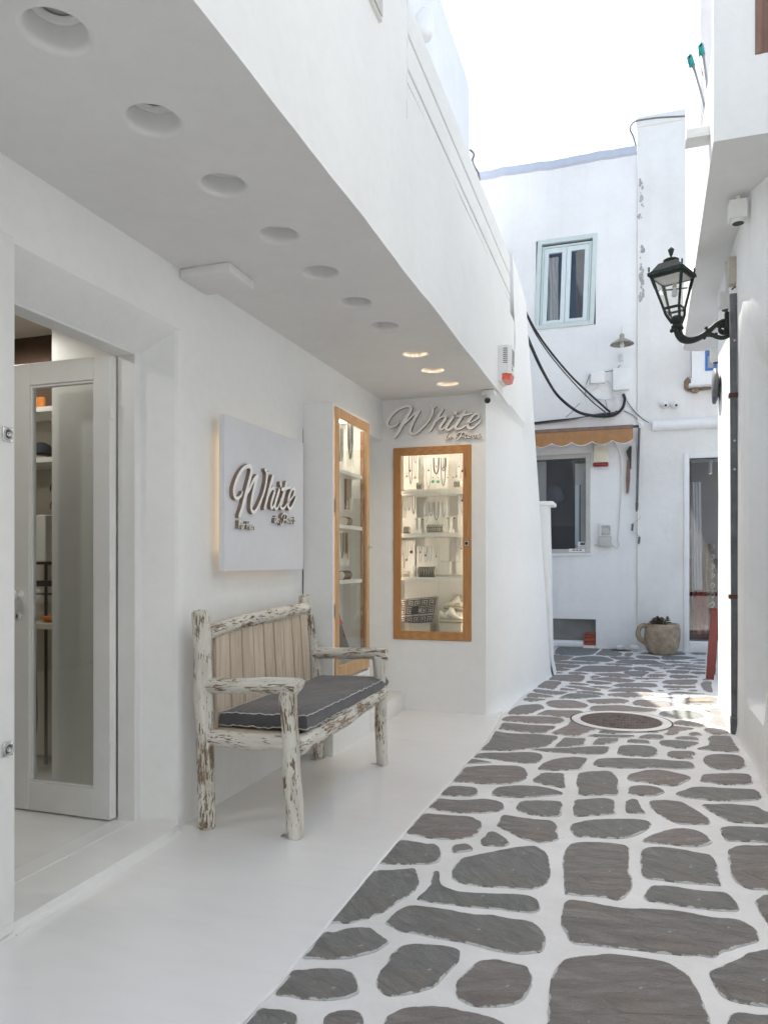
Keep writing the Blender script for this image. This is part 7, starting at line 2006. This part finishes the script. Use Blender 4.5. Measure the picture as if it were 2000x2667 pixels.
# ================================================================ LANTERN on a scroll bracket
YL = 6.0
def L(x, y, d=0.0): return ony(1680 + x * .14467, 640 + y * .14467, YL - d)
lan = root("street_lantern", "dark green cast iron lantern on a scrolled wall bracket above the alley", "street lamp", L(560, 1480))
ang = rad(-24)
cT = L(508, 560); cBm = L(560, 1150)
ctr = Vector((.300, YL, 0))
zTop, zBot = L(500, 555).z, L(560, 1150).z
tilt = (cBm.x - cT.x)
def ringp(z, h, n=4, rot=ang, cx=None):
    f = (zTop - z) / (zTop - zBot); cx = ctr.x + (f - .5) * tilt * .8 if cx is None else cx
    return [Vector((cx + h * math.sqrt(2) * math.cos(rot + math.pi / 4 + k * math.pi / 2), YL + h * math.sqrt(2) * math.sin(rot + math.pi / 4 + k * math.pi / 2), z)) for k in range(4)]
def frustum(m, z0, h0, z1, h1, cap=True):
    A, B = ringp(z0, h0), ringp(z1, h1)
    for k in range(4): m.poly([A[k], A[(k + 1) % 4], B[(k + 1) % 4], B[k]])
    if cap: m.poly(A[::-1]); m.poly(B)
    return m
hT, hB = .112, .056
m = MB(); frustum(m, zTop - .0015, hT + .022, zTop + .022, hT + .022); frustum(m, zTop + .022, hT + .008, zTop + .034, hT + .004); frustum(m, zTop - .022, hT + .002, zTop - .002, hT + .010, False)
m.build("top_frame", "cast_iron", lan)
m = MB(); zR = zTop + .034
frustum(m, zR, hT, zR + .062, .070, False); frustum(m, zR + .062, .070, zR + .066, .062, True)
m.build("roof", "cast_iron", lan)
cxr = ctr.x - .5 * tilt * .8 - .006
MB().lathe([(.046, 0), (.048, .012), (.056, .018), (.058, .028), (.045, .036), (.02, .044), (.008, .052), (.007, .060), (.012, .066), (.013, .072), (.020, .092), (.023, .106), (.018, .112), (.006, .124), (0, .126)], (cxr, YL, zR + .064), 16).build("finial", "cast_iron", lan, smooth=True, auto=50)
A, B = ringp(zTop - .01, hT), ringp(zBot, hB)
for k in range(4):
    MB().tube([A[k], A[k].lerp(B[k], .33), A[k].lerp(B[k], .34), B[k]], [.014, .013, .011, .010], 6).tube([A[k].lerp(B[k], .26), A[k].lerp(B[k], .33)], [.014, .012], 6).build("corner_bar", "cast_iron", lan)
    p = ringp(zTop + .03, hT + .012)[k]
    MB().lathe([(.006, 0), (.004, .006), (.008, .013), (.005, .020), (.008, .027), (.004, .037), (0, .041)], p, 8).build("corner_finial", "cast_iron", lan, smooth=True)
    q0, q1 = ringp(zTop - .022, hT - .002), ringp(zBot + .01, hB - .001)
    a, b, c, d = q0[k], q0[(k + 1) % 4], q1[(k + 1) % 4], q1[k]
    MB().poly([a, b, c, d]).build("glass_pane", "lamp_glass", lan, fix=False)
m = MB(); frustum(m, zBot - .006, hB + .008, zBot + .014, hB + .011, False); m.build("lower_frame", "cast_iron", lan)
Bn = ringp(zBot, hB); Cn = [L(565, 1400).lerp(L(565, 1400) + (p - (sum(Bn, Vector()) / 4)), .45) for p in Bn]
for k in range(4):
    MB().tube(catmull([Bn[k], Bn[k].lerp(Cn[k], .4) + (Bn[k] - sum(Bn, Vector()) / 4) * .10, Cn[k]], 4), .011, 6).build("lower_strut", "cast_iron", lan, smooth=True)
    MB().poly([Bn[k], Bn[(k + 1) % 4], Bn[(k + 1) % 4].lerp(Cn[(k + 1) % 4], .6), Bn[k].lerp(Cn[k], .6)]).build("glass_pane", "lamp_glass", lan, fix=False)
cn = L(568, 1480)
MB().lathe([(.020, -.03), (.034, -.024), (.036, -.016), (.026, -.008), (.040, .004), (.042, .014), (.030, .022), (.034, .035), (.046, .055), (.044, .075), (.03, .090), (0, .096)], (cn.x, YL, cn.z), 14).build("cup", "cast_iron", lan, smooth=True, auto=60)
cb_ = L(523, 860)
bl = MB().lathe([(0, -.026), (.016, -.022), (.0235, -.006), (.022, .010), (.014, .028), (.011, .045)], (cb_.x, YL, cb_.z), 14).build("bulb", "plastic_white", lan, smooth=True)
MB().lathe([(.015, .045), (.016, .075)], (cb_.x, YL, cb_.z), 12).build("bulb_socket", "plastic_beige", lan)
MB().box(cb_.x - .09, cb_.x + .09, YL - .006, YL + .006, cb_.z + .028, cb_.z + .036).build("lamp_bar", "dark_metal", lan)
MB().poly([Vector((p.x, p.y, zTop - .012)) for p in ringp(zTop - .012, hT + .001)]).build("reflector_plate", "fabric_white", lan, fix=False)
# bracket: S curve, scroll, leaf knuckles
arm = catmull([L(570, 1500), L(590, 1590), (L(660, 1670)), L(780, 1700), L(920, 1672), L(1060, 1600), L(1180, 1500), L(1290, 1400), L(1400, 1355), L(1500, 1400), L(1545, 1500), L(1500, 1610), L(1400, 1655), L(1290, 1640), L(1200, 1605), L(1100, 1600)], 5)
n_ = len(arm)
rs2 = [.030 - .011 * min(1, i / (n_ * .45)) + (0 if i < n_ * .45 else -.003) for i in range(n_)]
MB().tube(arm, rs2, 10, rough=.25).build("bracket_arm", "cast_iron", lan, smooth=True)
spi = [L(1290 + 0, 1640)]
for i in range(40):
    th = rad(160) - i * rad(18); r_ = 105 * (1 - i / 46)
    spi.append(L(1395 + r_ * math.cos(th), 1505 - r_ * math.sin(th)))
MB().tube(spi[1:], [.015 * (1 - .5 * i / 40) for i in range(40)], 8).build("bracket_scroll", "cast_iron", lan, smooth=True)
for (x, y, r_) in ((1065, 1640, .014), (1090, 1480, .012), (1060, 1665, .010), (770, 1740, .010), (470, 1530, .014), (660, 1480, .012), (1270, 1590, .011), (1500, 1570, .009)):
    blob(tuple(L(x, y)), r_, r_, r_ * 1.2, x, "cast_iron", "leaf_knuckle", lan)
MB().box(.655, .704, YL - .02, YL + .02, L(0, 1660).z, L(0, 1340).z, .004).build("wall_plate", "cast_iron", lan)

# ================================================================ house behind the shop (casts the diagonal shade edge on the paving)
nb_h = root("neighbour_house", "white neighbouring house hidden behind the shop's upper storey", "building", (-2.5, 9.5, 0))
m = MB()
P_ = [(-1.9, 9.0), (-2.35, 10.69), (-6, 10.69), (-6, 8.2), (-2.6, 8.2), (-2.6, 9.0)]
m.prism([(a, b, 0) for a, b in P_], (0, 0, 5.8))
m.build("wall", "plaster_old", nb_h)
# house across the alley behind the camera keeps the lane a lane
oh = root("opposite_house", "plain white house on the right side behind the camera", "building", (3, -2, 0))
MB().box(1.15, 6, -12, 3.3, 0, 5.4, .05, 2).build("wall", "plaster", oh)
oh2 = root("lane_end_house", "plain white house closing the lane behind the camera", "building", (0, -9, 0))
MB().box(-6, 1.1, -14, -7, 0, 6.0, .05, 2).build("wall", "plaster", oh2)
